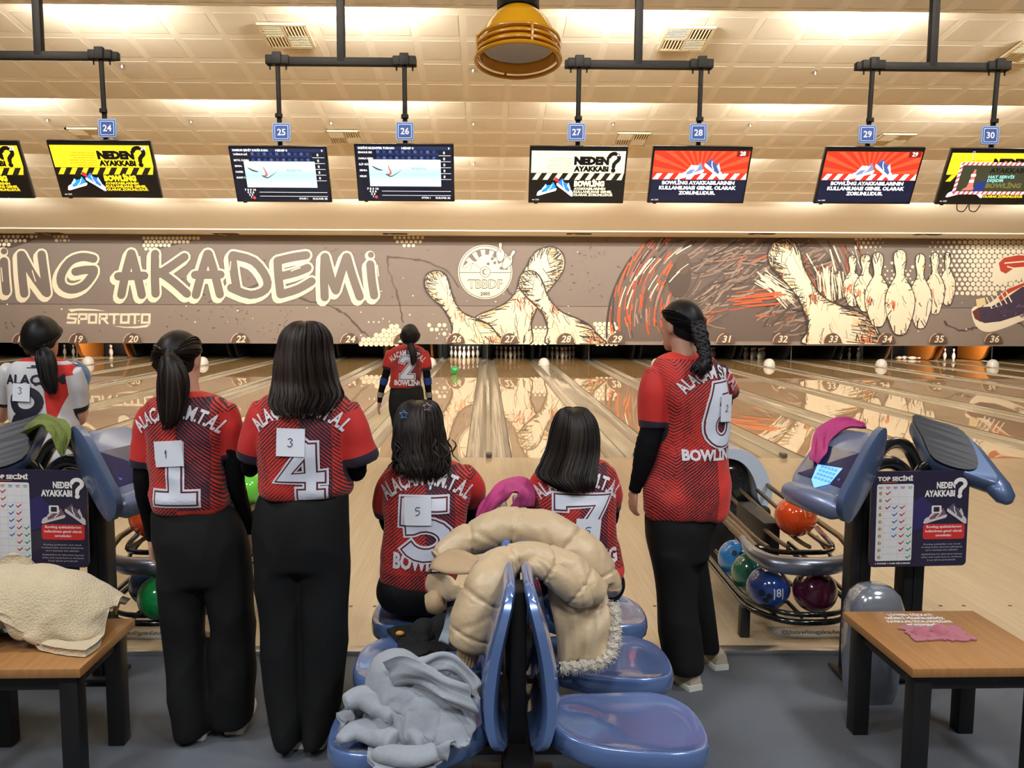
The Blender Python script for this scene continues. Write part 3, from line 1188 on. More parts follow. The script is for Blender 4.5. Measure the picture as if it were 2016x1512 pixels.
for i in range(30):
    x, y = R.uniform(1760, 2060), R.uniform(470, 540)
    pr.stroke([c6(x, y), c6(x + R.uniform(5, 40), y - R.uniform(0, 20))], R.uniform(0.8, 2.2), R.choice((rgb(46, 38, 58), rgb(120, 104, 120), rgb(84, 70, 96))), 3.8, True, None, 5)

mural_map = lambda yo: (lambda u, v, l: Vector((mw(u, v)[0], MY - yo - 0.002 - 0.0006 * l, mw(u, v)[1])))
o = pr.build('mural_print', mural_map(0.02), M_print, wall_up)
o['label'] = 'cream and orange bowling mural with graffiti lettering'
# lane number badges on the masking panel
NUMX = {17: -64, 18: 46, 19: 157, 20: 264, 21: 371, 22: 475, 23: 582, 24: 690, 25: 793, 26: 898, 27: 1003, 28: 1113, 29: 1213, 30: 1322, 31: 1428, 32: 1538, 33: 1637, 34: 1743, 35: 1845, 36: 1953, 37: 2060}
for n, x in NUMX.items():
    b = Print(True)
    b.poly([(x + 17.5 * math.cos(a), 676 - 20.5 * math.sin(a)) for a in [PI * k / 14 for k in range(15)]], rgb(92, 70, 60), 9)
    b.stroke([(x - 2 + 17 * math.cos(a), 676 - 20 * math.sin(a)) for a in [math.radians(100 + 8 * k) for k in range(10)]], 1.6, rgb(214, 176, 150), 9.3, False)
    b.text(str(n), x + 1, 673.5, 13.0, CREAM, 9.6, 'c', 0.02, 0.25)
    o = b.build('lane_number', mural_map(0.10), M_print, wall_lo)

# ------------------------------------------------------------------ ceiling
M_tile = mat('ceiling_tile', rgb(204, 184, 150), 0.9, bump=0.6, bscale=38, bdist=0.004)


def tile_mat():
    m = bpy.data.materials.new('perforated_tile')
    m.use_nodes = True
    nt = m.node_tree
    b = nt.nodes['Principled BSDF']
    b.inputs['Roughness'].default_value = 0.9
    tc = nt.nodes.new('ShaderNodeTexCoord')
    w = nt.nodes.new('ShaderNodeTexWave')
    w.wave_type = 'BANDS'
    w.bands_direction = 'X'
    w.inputs['Scale'].default_value = 14
    nt.links.new(tc.outputs['Object'], w.inputs['Vector'])
    mx = nt.nodes.new('ShaderNodeMix')
    mx.data_type = 'RGBA'
    mx.inputs[6].default_value = rgb(212, 204, 188)
    mx.inputs[7].default_value = rgb(224, 216, 200)
    nt.links.new(w.outputs['Fac'], mx.inputs[0])
    nt.links.new(mx.outputs[2], b.inputs['Base Color'])
    return m


M_tile = tile_mat()
PX = 0.66
tile_me = MB().box((0, 0, 0.007), (0.545, 0.56, 0.018)).mesh('ceiling_tile', M_tile, False)
words = ['nearest', 'second', 'third', 'fourth', 'fifth']
for k in range(len(EDGES) - 1):
    (y0, z0), (y1, z1) = EDGES[k], EDGES[k + 1]
    zs = z0 + COVE_STEP
    # sloping panel, its far lip and the recessed cove riser
    mb = MB().prism([(y0 - 0.35, zs + 0.12), (y0 - 0.35, zs + 0.0), (y0, zs), (y1, z1), (y1 + 0.02, z1), (y1 + 0.02, z1 + 0.10), (y1 - 0.1, z1 + 0.12)], lambda u, v, t: Vector((t, u, v)), -24, 24)
    c = struct(mb.build('ceiling', M_ceil, None, False), '%s sloping ceiling panel with a lit cove' % words[k])
    sl = math.atan2(z1 - zs, y1 - y0)
    L = math.hypot(y1 - y0, z1 - zs)
    ymid = (y0 + y1) / 2
    half = {0: 8.2, 1: 9.6, 2: 12.4, 3: 15.0, 4: 0}[k]
    nx = int(half / PX)
    for r in range(5):
        t = (r + 0.5) / 5
        for i in range(-nx, nx + 1):
            if k == 4:
                continue
            o = link('ceiling_tile', tile_me, c)
            o.location = (i * PX, y0 + (y1 - y0) * t, zs + (z1 - zs) * t)
            o.rotation_euler = (sl, 0, 0)
# soffit over the mural with its bright lip
struct(MB().box2((-24, 24.1, 3.98), (24, MY + 0.2, 4.1)).build('ceiling_soffit', M_ceil, None, False), 'flat soffit above the mural')
struct(MB().box2((-24, 24.02, 3.965), (24, 24.1, 4.075), 0.006).build('trim_2', mat('lip_white', rgb(250, 240, 220), 0.6), None), 'white lip along the soffit')
struct(MB().box2((-24, -7, 5.9), (24, 6.7, 6.0)).build('ceiling_concourse', M_ceil, None, False), 'flat ceiling over the seating area')
struct(MB().box2((-24, 6.62, 5.52), (24, 6.7, 5.9)).build('trim_3', M_ceil, None, False), 'ceiling step over the approach')
struct(MB().box2((-24, 6.2, 6.3), (24, 29.2, 6.4)).build('ceiling_slab', M_ceil, None, False), 'slab above the stepped ceiling')


def on_ceiling(px, py, k):
    """point of a pixel on the sloping panel k"""
    (y0, z0), (y1, z1) = EDGES[k], EDGES[k + 1]
    zs = z0 + COVE_STEP
    n = Vector((0, (z1 - zs), -(y1 - y0))).normalized()
    d = ray(px, py)
    t = (Vector((0, y0, zs)) - CAMPOS).dot(n) / d.dot(n)
    return CAMPOS + d * t, math.atan2(z1 - zs, y1 - y0)


# square four-way air diffusers
M_vent = mat('vent_cream', rgb(214, 198, 166), 0.6)
M_ventdark = mat('vent_dark', rgb(70, 58, 42), 0.8)
ve = MB()
ve.box((0, 0, -0.02), (0.62, 0.62, 0.02), None, 0.006)
vent_frame = ve.mesh('vent_plate', M_ventdark)
fr = MB()
for sx, sy, w, h in ((0, -0.31, 0.66, 0.04), (0, 0.31, 0.66, 0.04), (-0.31, 0, 0.04, 0.66), (0.31, 0, 0.04, 0.66), (0, 0, 0.03, 0.62), (0, 0, 0.62, 0.03)):
    fr.box((sx, sy, -0.035), (w, h, 0.03))
vent_border = fr.mesh('vent_frame', M_vent, False)
slat_x = MB().box((0, 0, 0), (0.27, 0.02, 0.028), Matrix.Rotation(0.6, 3, 'X')).mesh('vent_slat', M_vent, False)
slat_y = MB().box((0, 0, 0), (0.02, 0.27, 0.028), Matrix.Rotation(0.6, 3, 'Y')).mesh('vent_slat', M_vent, False)
for (px, py, k, near) in ((565, 66, 1, 'above monitor twenty-five'), (1350, 72, 1, 'above monitor twenty-eight'), (2030, 98, 1, 'above monitor thirty'), (178, 262, 2, 'beside number plate twenty-four'), (680, 267, 2, 'between number plates twenty-five and twenty-six'), (1243, 271, 2, 'between number plates twenty-seven and twenty-eight'), (1755, 273, 2, 'beside number plate twenty-nine')):
    p, sl = on_ceiling(px, py, k)
    e = empty('ceiling_vent', p)
    e.rotation_euler = (sl, 0, 0)
    tag(e, 'square four-way ceiling air vent ' + near, 'air vent', 'square ceiling vents')
    link('vent_plate', vent_frame, e)
    link('vent_frame', vent_border, e)
    for qx, qy, me, ax in ((-0.15, 0.15, slat_y, 0), (0.15, 0.15, slat_x, 1), (-0.15, -0.15, slat_x, 1), (0.15, -0.15, slat_y, 0)):
        for i in range(6):
            o = link('vent_slat', me, e)
            d = (i - 2.5) * 0.045
            o.location = (qx + (d if ax == 0 else 0), qy + (d if ax == 1 else 0), -0.035)
# slot vents in the soffit
slot = MB().box((0, 0, -0.008), (0.75, 0.3, 0.02), None, 0.005).mesh('slot_vent', M_ventdark)
slotf = MB().box((-0.19, 0, -0.014), (0.32, 0.26, 0.02), Matrix.Rotation(0.25, 3, 'Y')).mesh('vent_flap', M_vent)
for px in (105, 445, 778, 1140, 1500, 1835):
    p = at_z(px, 460, 3.98)
    p.y = min(max(p.y, 24.4), 25.5)
    o = link('slot_vent', slot)
    o.location = p
    tag(o, 'small dark slot vent in the soffit above %s' % {105: 'the first graffiti letters', 445: 'the graffiti K', 778: 'the graffiti final letter', 1140: 'the tilted mural pins', 1500: 'the mural ball', 1835: 'the halftone dots'}[px], 'air vent', 'soffit slot vents')
    link('vent_flap', slotf, o)
# sprinkler heads
spr = MB().lathe([(0.001, 0), (0.035, 0.0), (0.04, -0.008), (0.016, -0.014), (0.012, -0.05), (0.024, -0.056), (0.024, -0.06), (0.001, -0.062)][::-1], 12)
spr_me = spr.mesh('sprinkler_head', M_alu)
for (px, py, k, near) in ((240, 127, 1, 'right of the monitor twenty-four crossbar'), (93, 234, 2, 'above the monitor twenty-four left corner'), (376, 237, 2, 'left of number plate twenty-five'), (652, 239, 2, 'between plates twenty-five and twenty-six near the pole'), (931, 135, 1, 'under the yellow lamp'), (932, 241, 2, 'below the yellow lamp'), (1207, 242, 2, 'right of number plate twenty-seven'), (932, 320, 3, 'between monitors twenty-six and twenty-seven'), (1605, 140, 1, 'left of the monitor twenty-nine crossbar'), (1477, 244, 2, 'right of number plate twenty-eight')):
    p, sl = on_ceiling(px, py, k)
    o = link('sprinkler_head', spr_me)
    o.location = p + Vector((0, 0, 0.002))
    tag(o, 'tiny round sprinkler head ' + near, 'sprinkler', 'ceiling sprinklers')

# ------------------------------------------------------------------ monitors, hangers, number plates
M_hang = mat('hanger_black', rgb(15, 14, 14), 0.6, spec=0.2)
M_bezel = mat('bezel_black', rgb(14, 14, 15), 0.25, coat=0.3)
M_plate = mat('plate_blue', rgb(24, 66, 140), 0.4)
M_screen = print_mat('screen_glow', emit=0.85)
WHITE, BLACK = rgb(250, 250, 250), rgb(8, 8, 10)
YEL, NAVY = rgb(246, 214, 40), rgb(12, 22, 52)
PARA = ['Bowling ayakkabıları özel olarak', 'bowling hatları üzerinde kullanılmak', 'üzere tasarlanıp imal edilmiştir.', 'Ayakkabıların bir taban kısmı kaymayı', '(slide) arka topuk kısmı ise durdurma', '(stop) işlevini görmektedir.']


def shoe_pair(p, ox, oy, s, c1, c2, sole, lace, layer):
    """two sneakers, one leaning over the other; about 6 x 3.4 units"""
    body = spline([(0.05, 0.42), (0.25, 0.72), (0.95, 0.92), (1.55, 1.35), (1.85, 1.62), (2.15, 1.3), (2.75, 1.25), (3.15, 1.55), (3.3, 1.1), (3.25, 0.3), (1.6, 0.22), (0.15, 0.2)], 3, True)
    solep = spline([(-0.02, 0.35), (-0.05, 0.12), (0.3, 0.0), (1.7, 0.02), (3.1, 0.0), (3.4, 0.15), (3.38, 0.45), (1.7, 0.36), (0.5, 0.36)], 3, True)
    toe = spline([(0.08, 0.42), (0.28, 0.70), (0.85, 0.86), (0.95, 0.5), (0.8, 0.34), (0.15, 0.3)], 3, True)
    for k, (tx, ty, rot, fl, col) in enumerate(((0.0, 0.1, 0.28, 1, c1), (5.9, 0.0, -0.62, -1, c2))):
        def T(q):
            out = []
            for x, y in q:
                x, y = fl * x, y
                out.append((ox + s * (tx + x * math.cos(rot) - y * math.sin(rot)), oy + s * (ty + x * math.sin(rot) + y * math.cos(rot))))
            return out
        l = layer + k
        p.poly(T(body), col, l)
        p.poly(T(solep), sole, l + 0.2)
        p.poly(T(toe), sole, l + 0.3)
        for i in range(5):
            p.stroke(T([(0.98 + 0.2 * i, 0.72 + 0.08 * i), (1.12 + 0.18 * i, 1.02 + 0.12 * i)]), 0.11 * s, lace, l + 0.5, True, None, 6)
        p.stroke(T([(1.9, 0.45), (2.5, 0.75), (2.9, 1.2)]), 0.12 * s, lace, l + 0.5, True, None, 6)


def qmark(p, x, y, h, col, layer):
    w = h * 0.2
    arc = [(x + h * 0.26 * math.cos(math.radians(a)), y + h * 0.72 + h * 0.22 * math.sin(math.radians(a))) for a in range(165, -61, -25)]
    p.stroke(arc + [(x + h * 0.02, y + h * 0.40), (x + h * 0.0, y + h * 0.26)], w, col, layer)
    p.circle(x, y + h * 0.08, w * 0.62, col, layer)


def neden(p, top, n, sh):
    p.rect(0, 0, 16, 9, BLACK, 0)
    p.rect(0.1, 4.2, 15.9, 8.5, top, 1)
    p.rect(0.1, 3.7, 15.9, 4.9, rgb(28, 24, 16), 2)
    for i in range(9):
        x = 0.3 + i * 1.8
        p.poly([(x, 3.75), (x + 0.85, 3.75), (min(15.85, x + 1.6), 4.85), (min(15.85, x + 0.75), 4.85)], top, 3)
    for i, t in enumerate(PARA):
        p.text(t, 7.0, 7.2 - i * 0.4, 0.2, rgb(60, 52, 20), 3, 'r', 0.0, 0, 1, None, 1, None, 1)
    p.text('NEDEN', 7.3, 6.35, 1.15, BLACK, 3, 'l', 0.085, 0, 1, 5.9)
    p.text('AYAKKABI', 7.3, 5.2, 0.8, BLACK, 3, 'l', 0.07, 0, 1, 5.9)
    qmark(p, 14.0, 5.1, 3.2, BLACK, 3)
    p.text(n, 15.3, 7.75, 0.62, WHITE, 6, 'r', 0.03)
    shoe_pair(p, 1.3, 0.9, 1.0, rgb(40, 150, 220), rgb(52, 130, 214), rgb(236, 232, 236), WHITE, 4)
    p.poly([(4.0, 3.9), (4.3, 4.2), (4.8, 3.9), (4.9, 3.3), (4.3, 3.5)], rgb(206, 44, 60), 5)
    p.text('BOWLİNG', 7.5, 2.72, 0.82, top, 3, 'l', 0.085, 0, 1, 5.2)
    for i, (t, w) in enumerate((('AYAKKABILARININ', 5.4), ('KULLANILMASI GENEL', 6.6), ('OLARAK ZORUNLUDUR', 6.8))):
        p.text(t, 7.5, 2.1 - i * 0.52, 0.38, top, 3, 'l', 0.055, 0, 1, w)
    p.text('ver. 2.2.0', 0.4, 0.3, 0.22, WHITE, 3, 'l', 0.02)


def redad(p, n):
    p.rect(0, 0, 16, 9, BLACK, 0)
    p.rect(0.1, 4.0, 15.9, 8.5, rgb(226, 52, 36), 1)
    for i in range(13):
        a0, a1 = math.radians(2 + i * 14), math.radians(8 + i * 14)
        q = [(8, 4.6)]
        for a in (a0, a1):
            dx, dy = math.cos(a), math.sin(a)
            t = min(7.85 / max(1e-6, abs(dx)), 3.85 / max(1e-6, dy))
            q.append((8 + dx * t, 4.6 + dy * t))
        p.poly(q, rgb(236, 84, 50), 2)
    p.rect(0.1, 3.8, 15.9, 4.9, rgb(224, 48, 38), 3)
    for i in range(9):
        x = 0.2 + i * 1.85
        p.poly([(x, 3.85), (x + 0.9, 3.85), (min(15.85, x + 1.6), 4.85), (min(15.85, x + 0.7), 4.85)], WHITE, 4)
    p.rect(0.1, 0.1, 15.9, 3.8, NAVY, 3)
    shoe_pair(p, 4.9, 3.8, 1.15, rgb(120, 140, 190), rgb(66, 86, 150), rgb(236, 240, 248), WHITE, 5)
    p.rrect(6.3, 5.5, 7.5, 6.2, 0.15, WHITE, 8)
    p.text('BOWLİNG AYAKKABILARININ', 8, 3.0, 0.56, WHITE, 5, 'c', 0.05, 0, 1, 12.2)
    p.text('KULLANILMASI GENEL OLARAK', 8, 2.15, 0.56, WHITE, 5, 'c', 0.05, 0, 1, 13.0)
    p.text('ZORUNLUDUR.', 8, 1.3, 0.56, WHITE, 5, 'c', 0.05, 0, 1, 6.2)
    p.rrect(13.7, 7.6, 15.7, 8.6, 0.1, rgb(120, 24, 24), 5)
    p.text(n, 14.7, 7.8, 0.66, WHITE, 6, 'c', 0.03)
    p.text('ver. 2.2.0', 0.4, 0.3, 0.22, WHITE, 5, 'l', 0.02)


def score(p, n, title, names):
    p.rect(0, 0, 16, 9, rgb(10, 18, 38), 0)
    p.rect(0.15, 8.3, 15.85, 8.85, rgb(26, 40, 76), 1)
    p.text(title, 0.4, 8.42, 0.32, WHITE, 2, 'l', 0.04, 0, 1, 6.0)
    p.text('HEDEF 0', 7.6, 8.42, 0.32, WHITE, 2, 'l', 0.04, 0, 1, 2.0)
    p.text('0', 15.4, 8.42, 0.32, WHITE, 2, 'c', 0.04)
    for i, nm in enumerate(names):
        y = 7.5 - i * 0.97
        p.text(nm, 0.4, y + 0.25, 0.28, WHITE, 2, 'l', 0.03)
        for j in range(10):
            x = 3.4 + j * 1.03
            p.rect(x, y - 0.1, x + 0.97, y + 0.72, rgb(24, 40, 86), 1)
            p.rect(x, y + 0.28, x + 0.48, y + 0.72, rgb(70, 90, 150) if (j + i) % 2 == 0 else rgb(40, 58, 110), 2)
            p.rect(x + 0.52, y + 0.28, x + 0.95, y + 0.72, rgb(16, 28, 64), 2)
        p.text('0', 14.6, y + 0.15, 0.42, WHITE, 2, 'c', 0.03)
        p.rect(13.7, y - 0.12, 15.7, y - 0.05, WHITE, 2)
    for k in range(8):
        t = k / 7
        p.rect(2.0, 2.6 + 0.5 * k, 14.0, 2.6 + 0.5 * (k + 1), (0.42 + 0.45 * abs(t - 0.45), 0.72 + 0.12 * abs(t - 0.45), 0.74 + 0.12 * abs(t - 0.45), 1), 4)
    p.rect(2.0, 2.35, 14.0, 2.6, rgb(206, 236, 238), 4)
    p.rect(2.0, 6.6, 14.0, 6.75, rgb(226, 244, 246), 4)
    p.stroke(spline([(2.5, 5.7), (3.4, 5.2), (4.3, 5.0)], 5), 0.2, rgb(60, 66, 70), 6, False, lambda t: 0.3 + t * (1 - t) * 4)
    p.stroke(spline([(5.2, 5.8), (5.4, 5.2), (5.6, 4.6), (5.2, 4.2)], 5), 0.3, rgb(190, 96, 104), 6, False, lambda t: 0.4 + t)
    p.stroke(spline([(4.8, 4.4), (5.6, 4.0), (6.6, 4.5), (7.4, 5.1)], 5), 0.2, rgb(70, 74, 80), 6, False, lambda t: 1.2 - t)
    p.text('Alıştırma', 10.3, 5.1, 0.46, rgb(110, 150, 146), 6, 'c', 0.0, 0.1)
    p.rect(8.6, 4.4, 11.9, 4.46, rgb(170, 206, 206), 6)
    for i, t in enumerate(('7 8 9 10', '4 5 6', '2 3', '1')):
        p.text(t, 2.4, 1.75 - i * 0.42, 0.34, WHITE, 2, 'c', 0.03, 0, 1.2)
    p.circle(2.9, 0.55, 0.26, rgb(220, 70, 80), 3)
    for y in (1.5, 0.8):
        p.rect(3.9, y, 15.6, y + 0.07, WHITE, 2)
    p.text('OYUN 1', 10.6, 0.3, 0.3, WHITE, 2, 'l', 0.03)
    p.text('KULVAR ' + n, 13.0, 0.3, 0.3, WHITE, 2, 'l', 0.03, 0, 1, 2.5)


def outorder(p, n):
    neden(p, YEL, n, 0)
    p.poly([(2.4, 1.9), (14.6, 1.9), (14.6, 6.9), (2.4, 6.9)], rgb(58, 60, 44), 8)
    p.text('AYAKKABI', 7.2, 5.25, 0.8, rgb(26, 26, 22), 9, 'l', 0.04, 0, 1, 6.0)
    for (x0, y0, x1, y1) in ((2.0, 6.5, 15.0, 7.0), (2.0, 1.6, 15.0, 2.1), (2.0, 1.6, 2.5, 7.0), (14.5, 1.6, 15.0, 7.0)):
        p.rect(x0, y0, x1, y1, WHITE, 10)
        L = max(x1 - x0, y1 - y0)
        for i in range(int(L / 0.8)):
            if x1 - x0 > y1 - y0:
                a = x0 + 0.1 + i * 0.8
                p.poly([(a, y0), (a + 0.35, y0), (min(x1, a + 0.6), y1), (min(x1, a + 0.25), y1)], rgb(206, 70, 84), 11)
            else:
                a = y0 + 0.1 + i * 0.8
                p.poly([(x0, a), (x1, min(y1, a + 0.3)), (x1, min(y1, a + 0.65)), (x0, a + 0.35)], rgb(206, 70, 84), 11)
    p.poly([(3.4, 2.3), (6.0, 2.3), (5.2, 2.9), (4.9, 5.8), (4.6, 5.8), (4.2, 2.9)], rgb(230, 120, 110), 12)
    for y in (3.6, 4.6):
        p.rect(4.3, y, 5.1, y + 0.45, WHITE, 13)
    p.poly([(5.3, 2.2), (7.0, 2.2), (7.4, 4.2), (6.6, 3.6), (5.8, 3.8)], rgb(30, 52, 130), 12)
    p.text('HAT SERVİS', 7.3, 4.35, 0.46, rgb(150, 230, 226), 12, 'l', 0.03, 0, 1, 4.4)
    p.text('DIŞIDIR', 7.3, 3.75, 0.46, rgb(150, 230, 226), 12, 'l', 0.03, 0, 1, 2.8)
    p.text('BOWLİNG', 7.3, 2.75, 0.74, rgb(110, 108, 60), 12, 'l', 0.05, 0, 1, 6.0)
    p.stroke([(3.6, 6.9), (3.6, 8.4)], 0.16, rgb(170, 176, 190), 12)
    p.ring(3.6, 8.55, 0.2, 0.1, rgb(170, 176, 190), 12, 12)


MON_TOPY, MON_BOTY = 9.07, 9.36
MON = {'23': ((-168, 277), (35, 277), (67, 390), (-128, 391)), '24': ((90, 277), (295, 277), (318, 389), (122, 391)), '25': ((446, 290), (640, 287), (656, 397), (469, 400)),
       '26': ((696, 284), (893, 284), (896, 396), (705, 398)), '27': ((1044, 288), (1238, 289), (1228, 401), (1038, 400)), '28': ((1285, 288), (1482, 289), (1466, 401), (1275, 400)),
       '29': ((1625, 290), (1822, 290), (1794, 402), (1604, 402)), '30': ((1874, 293), (2070, 293), (2030, 404), (1843, 403))}
LOOK = {'23': 'yellow and black shoe advert, cut off by the picture edge', '24': 'yellow and black shoe advert under number plate twenty-four', '25': 'blue score table under number plate twenty-five', '26': 'blue score table under number plate twenty-six',
        '27': 'whitish shoe advert under number plate twenty-seven', '28': 'red shoe advert under number plate twenty-eight', '29': 'red shoe advert under number plate twenty-nine', '30': 'out-of-service notice over a yellow advert'}
NWORD = {'23': 'twenty-three', '24': 'twenty-four', '25': 'twenty-five', '26': 'twenty-six', '27': 'twenty-seven', '28': 'twenty-eight', '29': 'twenty-nine', '30': 'thirty'}
POLE = {}
mw_, mh_ = 1.15, 0.68
for n, q in MON.items():
    tm = at_y((q[0][0] + q[1][0]) / 2, (q[0][1] + q[1][1]) / 2, MON_TOPY)
    bm_ = at_y((q[2][0] + q[3][0]) / 2, (q[2][1] + q[3][1]) / 2, MON_BOTY)
    c = (tm + bm_) / 2
    w = (at_y(*q[1], MON_TOPY) - at_y(*q[0], MON_TOPY)).length
    d = tm - bm_
    h = math.hypot(d.y, d.z)
    tilt = math.atan2(-d.y, d.z)
    e = empty('monitor', c)
    e.rotation_euler = (tilt, 0, 0)
    tag(e, 'tilted flat monitor showing a ' + LOOK[n], 'monitor', 'lane monitors')
    MB().box((0, 0.03, 0), (w, 0.05, h), None, 0.008).build('bezel', M_bezel, e)
    MB().box((0, 0.075, -0.03), (w * 0.7, 0.05, h * 0.6), None, 0.015).build('back_cover', M_bezel, e)
    MB().box((-w * 0.42, 0.03, -h / 2 - 0.006), (0.04, 0.03, 0.014), None, 0.003).build('infrared_receiver', M_bezel, e)
    p = Print()
    if n in ('23', '24'):
        neden(p, YEL, n, 0)
    elif n == '27':
        neden(p, rgb(250, 238, 206), n, 0)
    elif n in ('28', '29'):
        redad(p, n)
    elif n == '25':
        score(p, n, 'SAMSUN ŞEHİT KADİR KARA', ['YAĞMUR SAİ', 'BETÜL SUDEN', 'SEVDA', 'KADER', 'BUKET S'])
    elif n == '26':
        score(p, n, 'SADİYE MUZAFFER TURHAN', ['EDANUR ESE', 'DAMLA EREN', 'ELİF GÜL', 'ZEHRA', 'MELEK'])
    else:
        outorder(p, n)
    ww, hh = w - 0.03, h - 0.03
    p.build('screen', lambda u, v, l, ww=ww, hh=hh: Vector(((u / 16 - 0.5) * ww, 0.0035 - 0.0003 * l, (v / 9 - 0.5) * hh)), M_screen, e)
    POLE[n] = (tm.x, c.z + h * 0.3)
# cable under monitor thirty
mb = MB()
for off in (0, 0.08):
    a = at_y(1884 + off * 300, 402, 9.36)
    mb.tube(spline([a, a + Vector((0.01, 0, -0.07)), a + Vector((0.08, 0, -0.08)), a + Vector((0.13, 0, -0.01))], 6), 0.006, 6)
tag(mb.build('loose_cable', M_bezel), 'thin black cable looping below the out-of-service monitor', 'cable')

HANG = [('23', '24', 76, 78, 110, -40, 234), ('25', '26', 672, 672, 122, 527, 820), ('27', '28', 1256, 1256, 128, 1112, 1400), ('29', '30', 1838, 1834, 132, 1684, 1976)]
HY = 9.24
for a, b, xt, xb, yb, xl, xr in HANG:
    pb = at_y((xl + xr) / 2, yb, HY)
    zb = at_y(xb, yb, HY).z
    X0, X1 = at_y(xl, yb, HY).x, at_y(xr, yb, HY).x
    if a == '23':
        X0 = POLE['23'][0] - 0.12
    xc = at_y(xb, yb, HY).x
    e = empty('monitor_hanger', (xc, HY, zb))
    tag(e, 'black steel T-shaped hanger carrying monitors %s and %s' % (NWORD[a], NWORD[b]), 'hanger', 'ceiling hangers for the monitors')
    MB().box((0, 0, 0.75), (0.085, 0.085, 1.5), None, 0.006).build('ceiling_post', M_hang, e)
    MB().box(((X0 + X1) / 2 - xc, 0, 0), (X1 - X0, 0.08, 0.085), None, 0.006).build('crossbar', M_hang, e)
    for n in (a, b):
        x = POLE[n][0] - xc
        zt, zbm = 0.02, POLE[n][1] - zb
        MB().tube([(x, -0.02, zt + 0.05), (x, 0.03, zbm)], 0.027, 10).build('drop_pole', M_hang, e)
        cl = MB().box((x, 0, 0.01), (0.26, 0.12, 0.1), None, 0.01).box((x, -0.05, 0.02), (0.1, 0.06, 0.13), None, 0.01)
        c = cl.build('clamp', M_hang, e)
        bl = MB()
        for sx in (-0.09, 0.09):
            bl.tube([(x + sx, 0, -0.04), (x + sx, 0, -0.09)], 0.01, 6)
        bl.build('bolts', M_hang, c)
        MB().tube([(x, -0.01, zt - 0.63), (x, -0.01, zt - 0.59)], 0.042, 10).build('collar', M_hang, e)
        MB().box((x, 0.10, zbm), (0.2, 0.08, 0.2), None, 0.01).build('mount_bracket', M_hang, e)
PLATES = {'24': (211, 252), '25': (554, 260), '26': (797, 258), '27': (1135, 260), '28': (1375, 261), '29': (1708, 264), '30': (1950, 266)}
for n, (px, py) in PLATES.items():
    c = at_y(px, py, 9.18)
    e = empty('number_plate', c)
    tag(e, 'small blue square number plate reading %s on a black pole' % NWORD[n], 'number plate', 'lane number plates')
    P = Print()
    P.rrect(-0.1, -0.1, 0.1, 0.1, 0.02, rgb(150, 170, 205), 0)
    MB().prism([(v[0], v[1]) for v in P.v], lambda u, v, t: Vector((u, t, v)), 0.0, 0.02).build('plate', mat('plate_rim', rgb(120, 146, 190), 0.4), e, False)
    P = Print()
    P.rrect(-0.088, -0.088, 0.088, 0.088, 0.015, rgb(30, 70, 140), 1)
    P.rrect(-0.076, -0.076, 0.076, 0.076, 0.01, rgb(200, 212, 230), 2)
    P.rrect(-0.07, -0.07, 0.07, 0.07, 0.008, rgb(26, 62, 134), 3)
    P.text(n, 0, -0.034, 0.068, rgb(206, 216, 232), 4, 'c', 0.02)
    P.build('number', lambda u, v, l: Vector((u, -0.001 - 0.0006 * l, v)), M_print, e)

# ------------------------------------------------------------------ yellow dome lamp
M_yel = mat('lamp_yellow', rgb(240, 168, 6), 0.22, coat=0.8)
M_yel2 = mat('lamp_yellow_ring', rgb(216, 150, 24), 0.3, coat=0.4)
M_bowl = mat('lamp_bowl', rgb(228, 224, 216), 0.4)
LY = 4.9
cb = at_y(1020, 103, LY)
e = empty('dome_lamp', cb)
e.rotation_euler = (math.radians(-7), 0, 0)
tag(e, 'glossy yellow industrial dome lamp with ringed guard hanging from ceiling', 'lamp')
Rd = 0.232
prof = [(Rd * math.cos(math.radians(a)) * (1 + 0.02 * math.sin(math.radians(a * 2))), -0.03 + 0.31 * math.sin(math.radians(a))) for a in range(0, 82, 8)]
inner = [(r * 0.97, h - 0.006) for r, h in reversed(prof)]
MB().lathe(prof + [(0.11, 0.278), (0.11, 0.286), (0.02, 0.286), (0.02, 0.270)] + inner[1:] + prof[:1], 48, cap=False).build('dome', M_yel, e)
MB().lathe([(0.001, 0.12), (0.15, 0.11), (0.2, 0.07), (0.212, 0.025), (0.207, 0.025), (0.19, 0.062), (0.14, 0.098), (0.001, 0.105)], 36).build('inner_reflector', M_bowl, e)
for i in range(4):
    z = 0.062 - i * 0.037
    rr = Rd + 0.012 + (0.006 if i == 3 else 0)
    MB().tube([(rr * math.cos(2 * PI * k / 48), rr * math.sin(2 * PI * k / 48), z) for k in range(48)], [(0.008, 0.010)] * 48 if i < 3 else [(0.012, 0.013)] * 48, 8, closed=True).build('guard_ring', M_yel2, e)
for k in range(4):
    a = math.radians(-90 + 16 + 90 * k)
    rr = Rd + 0.02
    MB().box((rr * math.cos(a), rr * math.sin(a), 0.005), (0.012, 0.016, 0.13), Matrix.Rotation(a, 3, 'Z'), 0.003).build('guard_strut', M_yel2, e)
hs = MB().lathe([(0.125, 0.245), (0.125, 0.44), (0.12, 0.46), (0.001, 0.46), (0.001, 0.245)], 28)
hs.build('ballast_housing', M_hang, e)
MB().tube([(0, 0, 0.45), (0, 0, 2.7)], 0.012, 8).build('suspension_rod', M_hang, e)

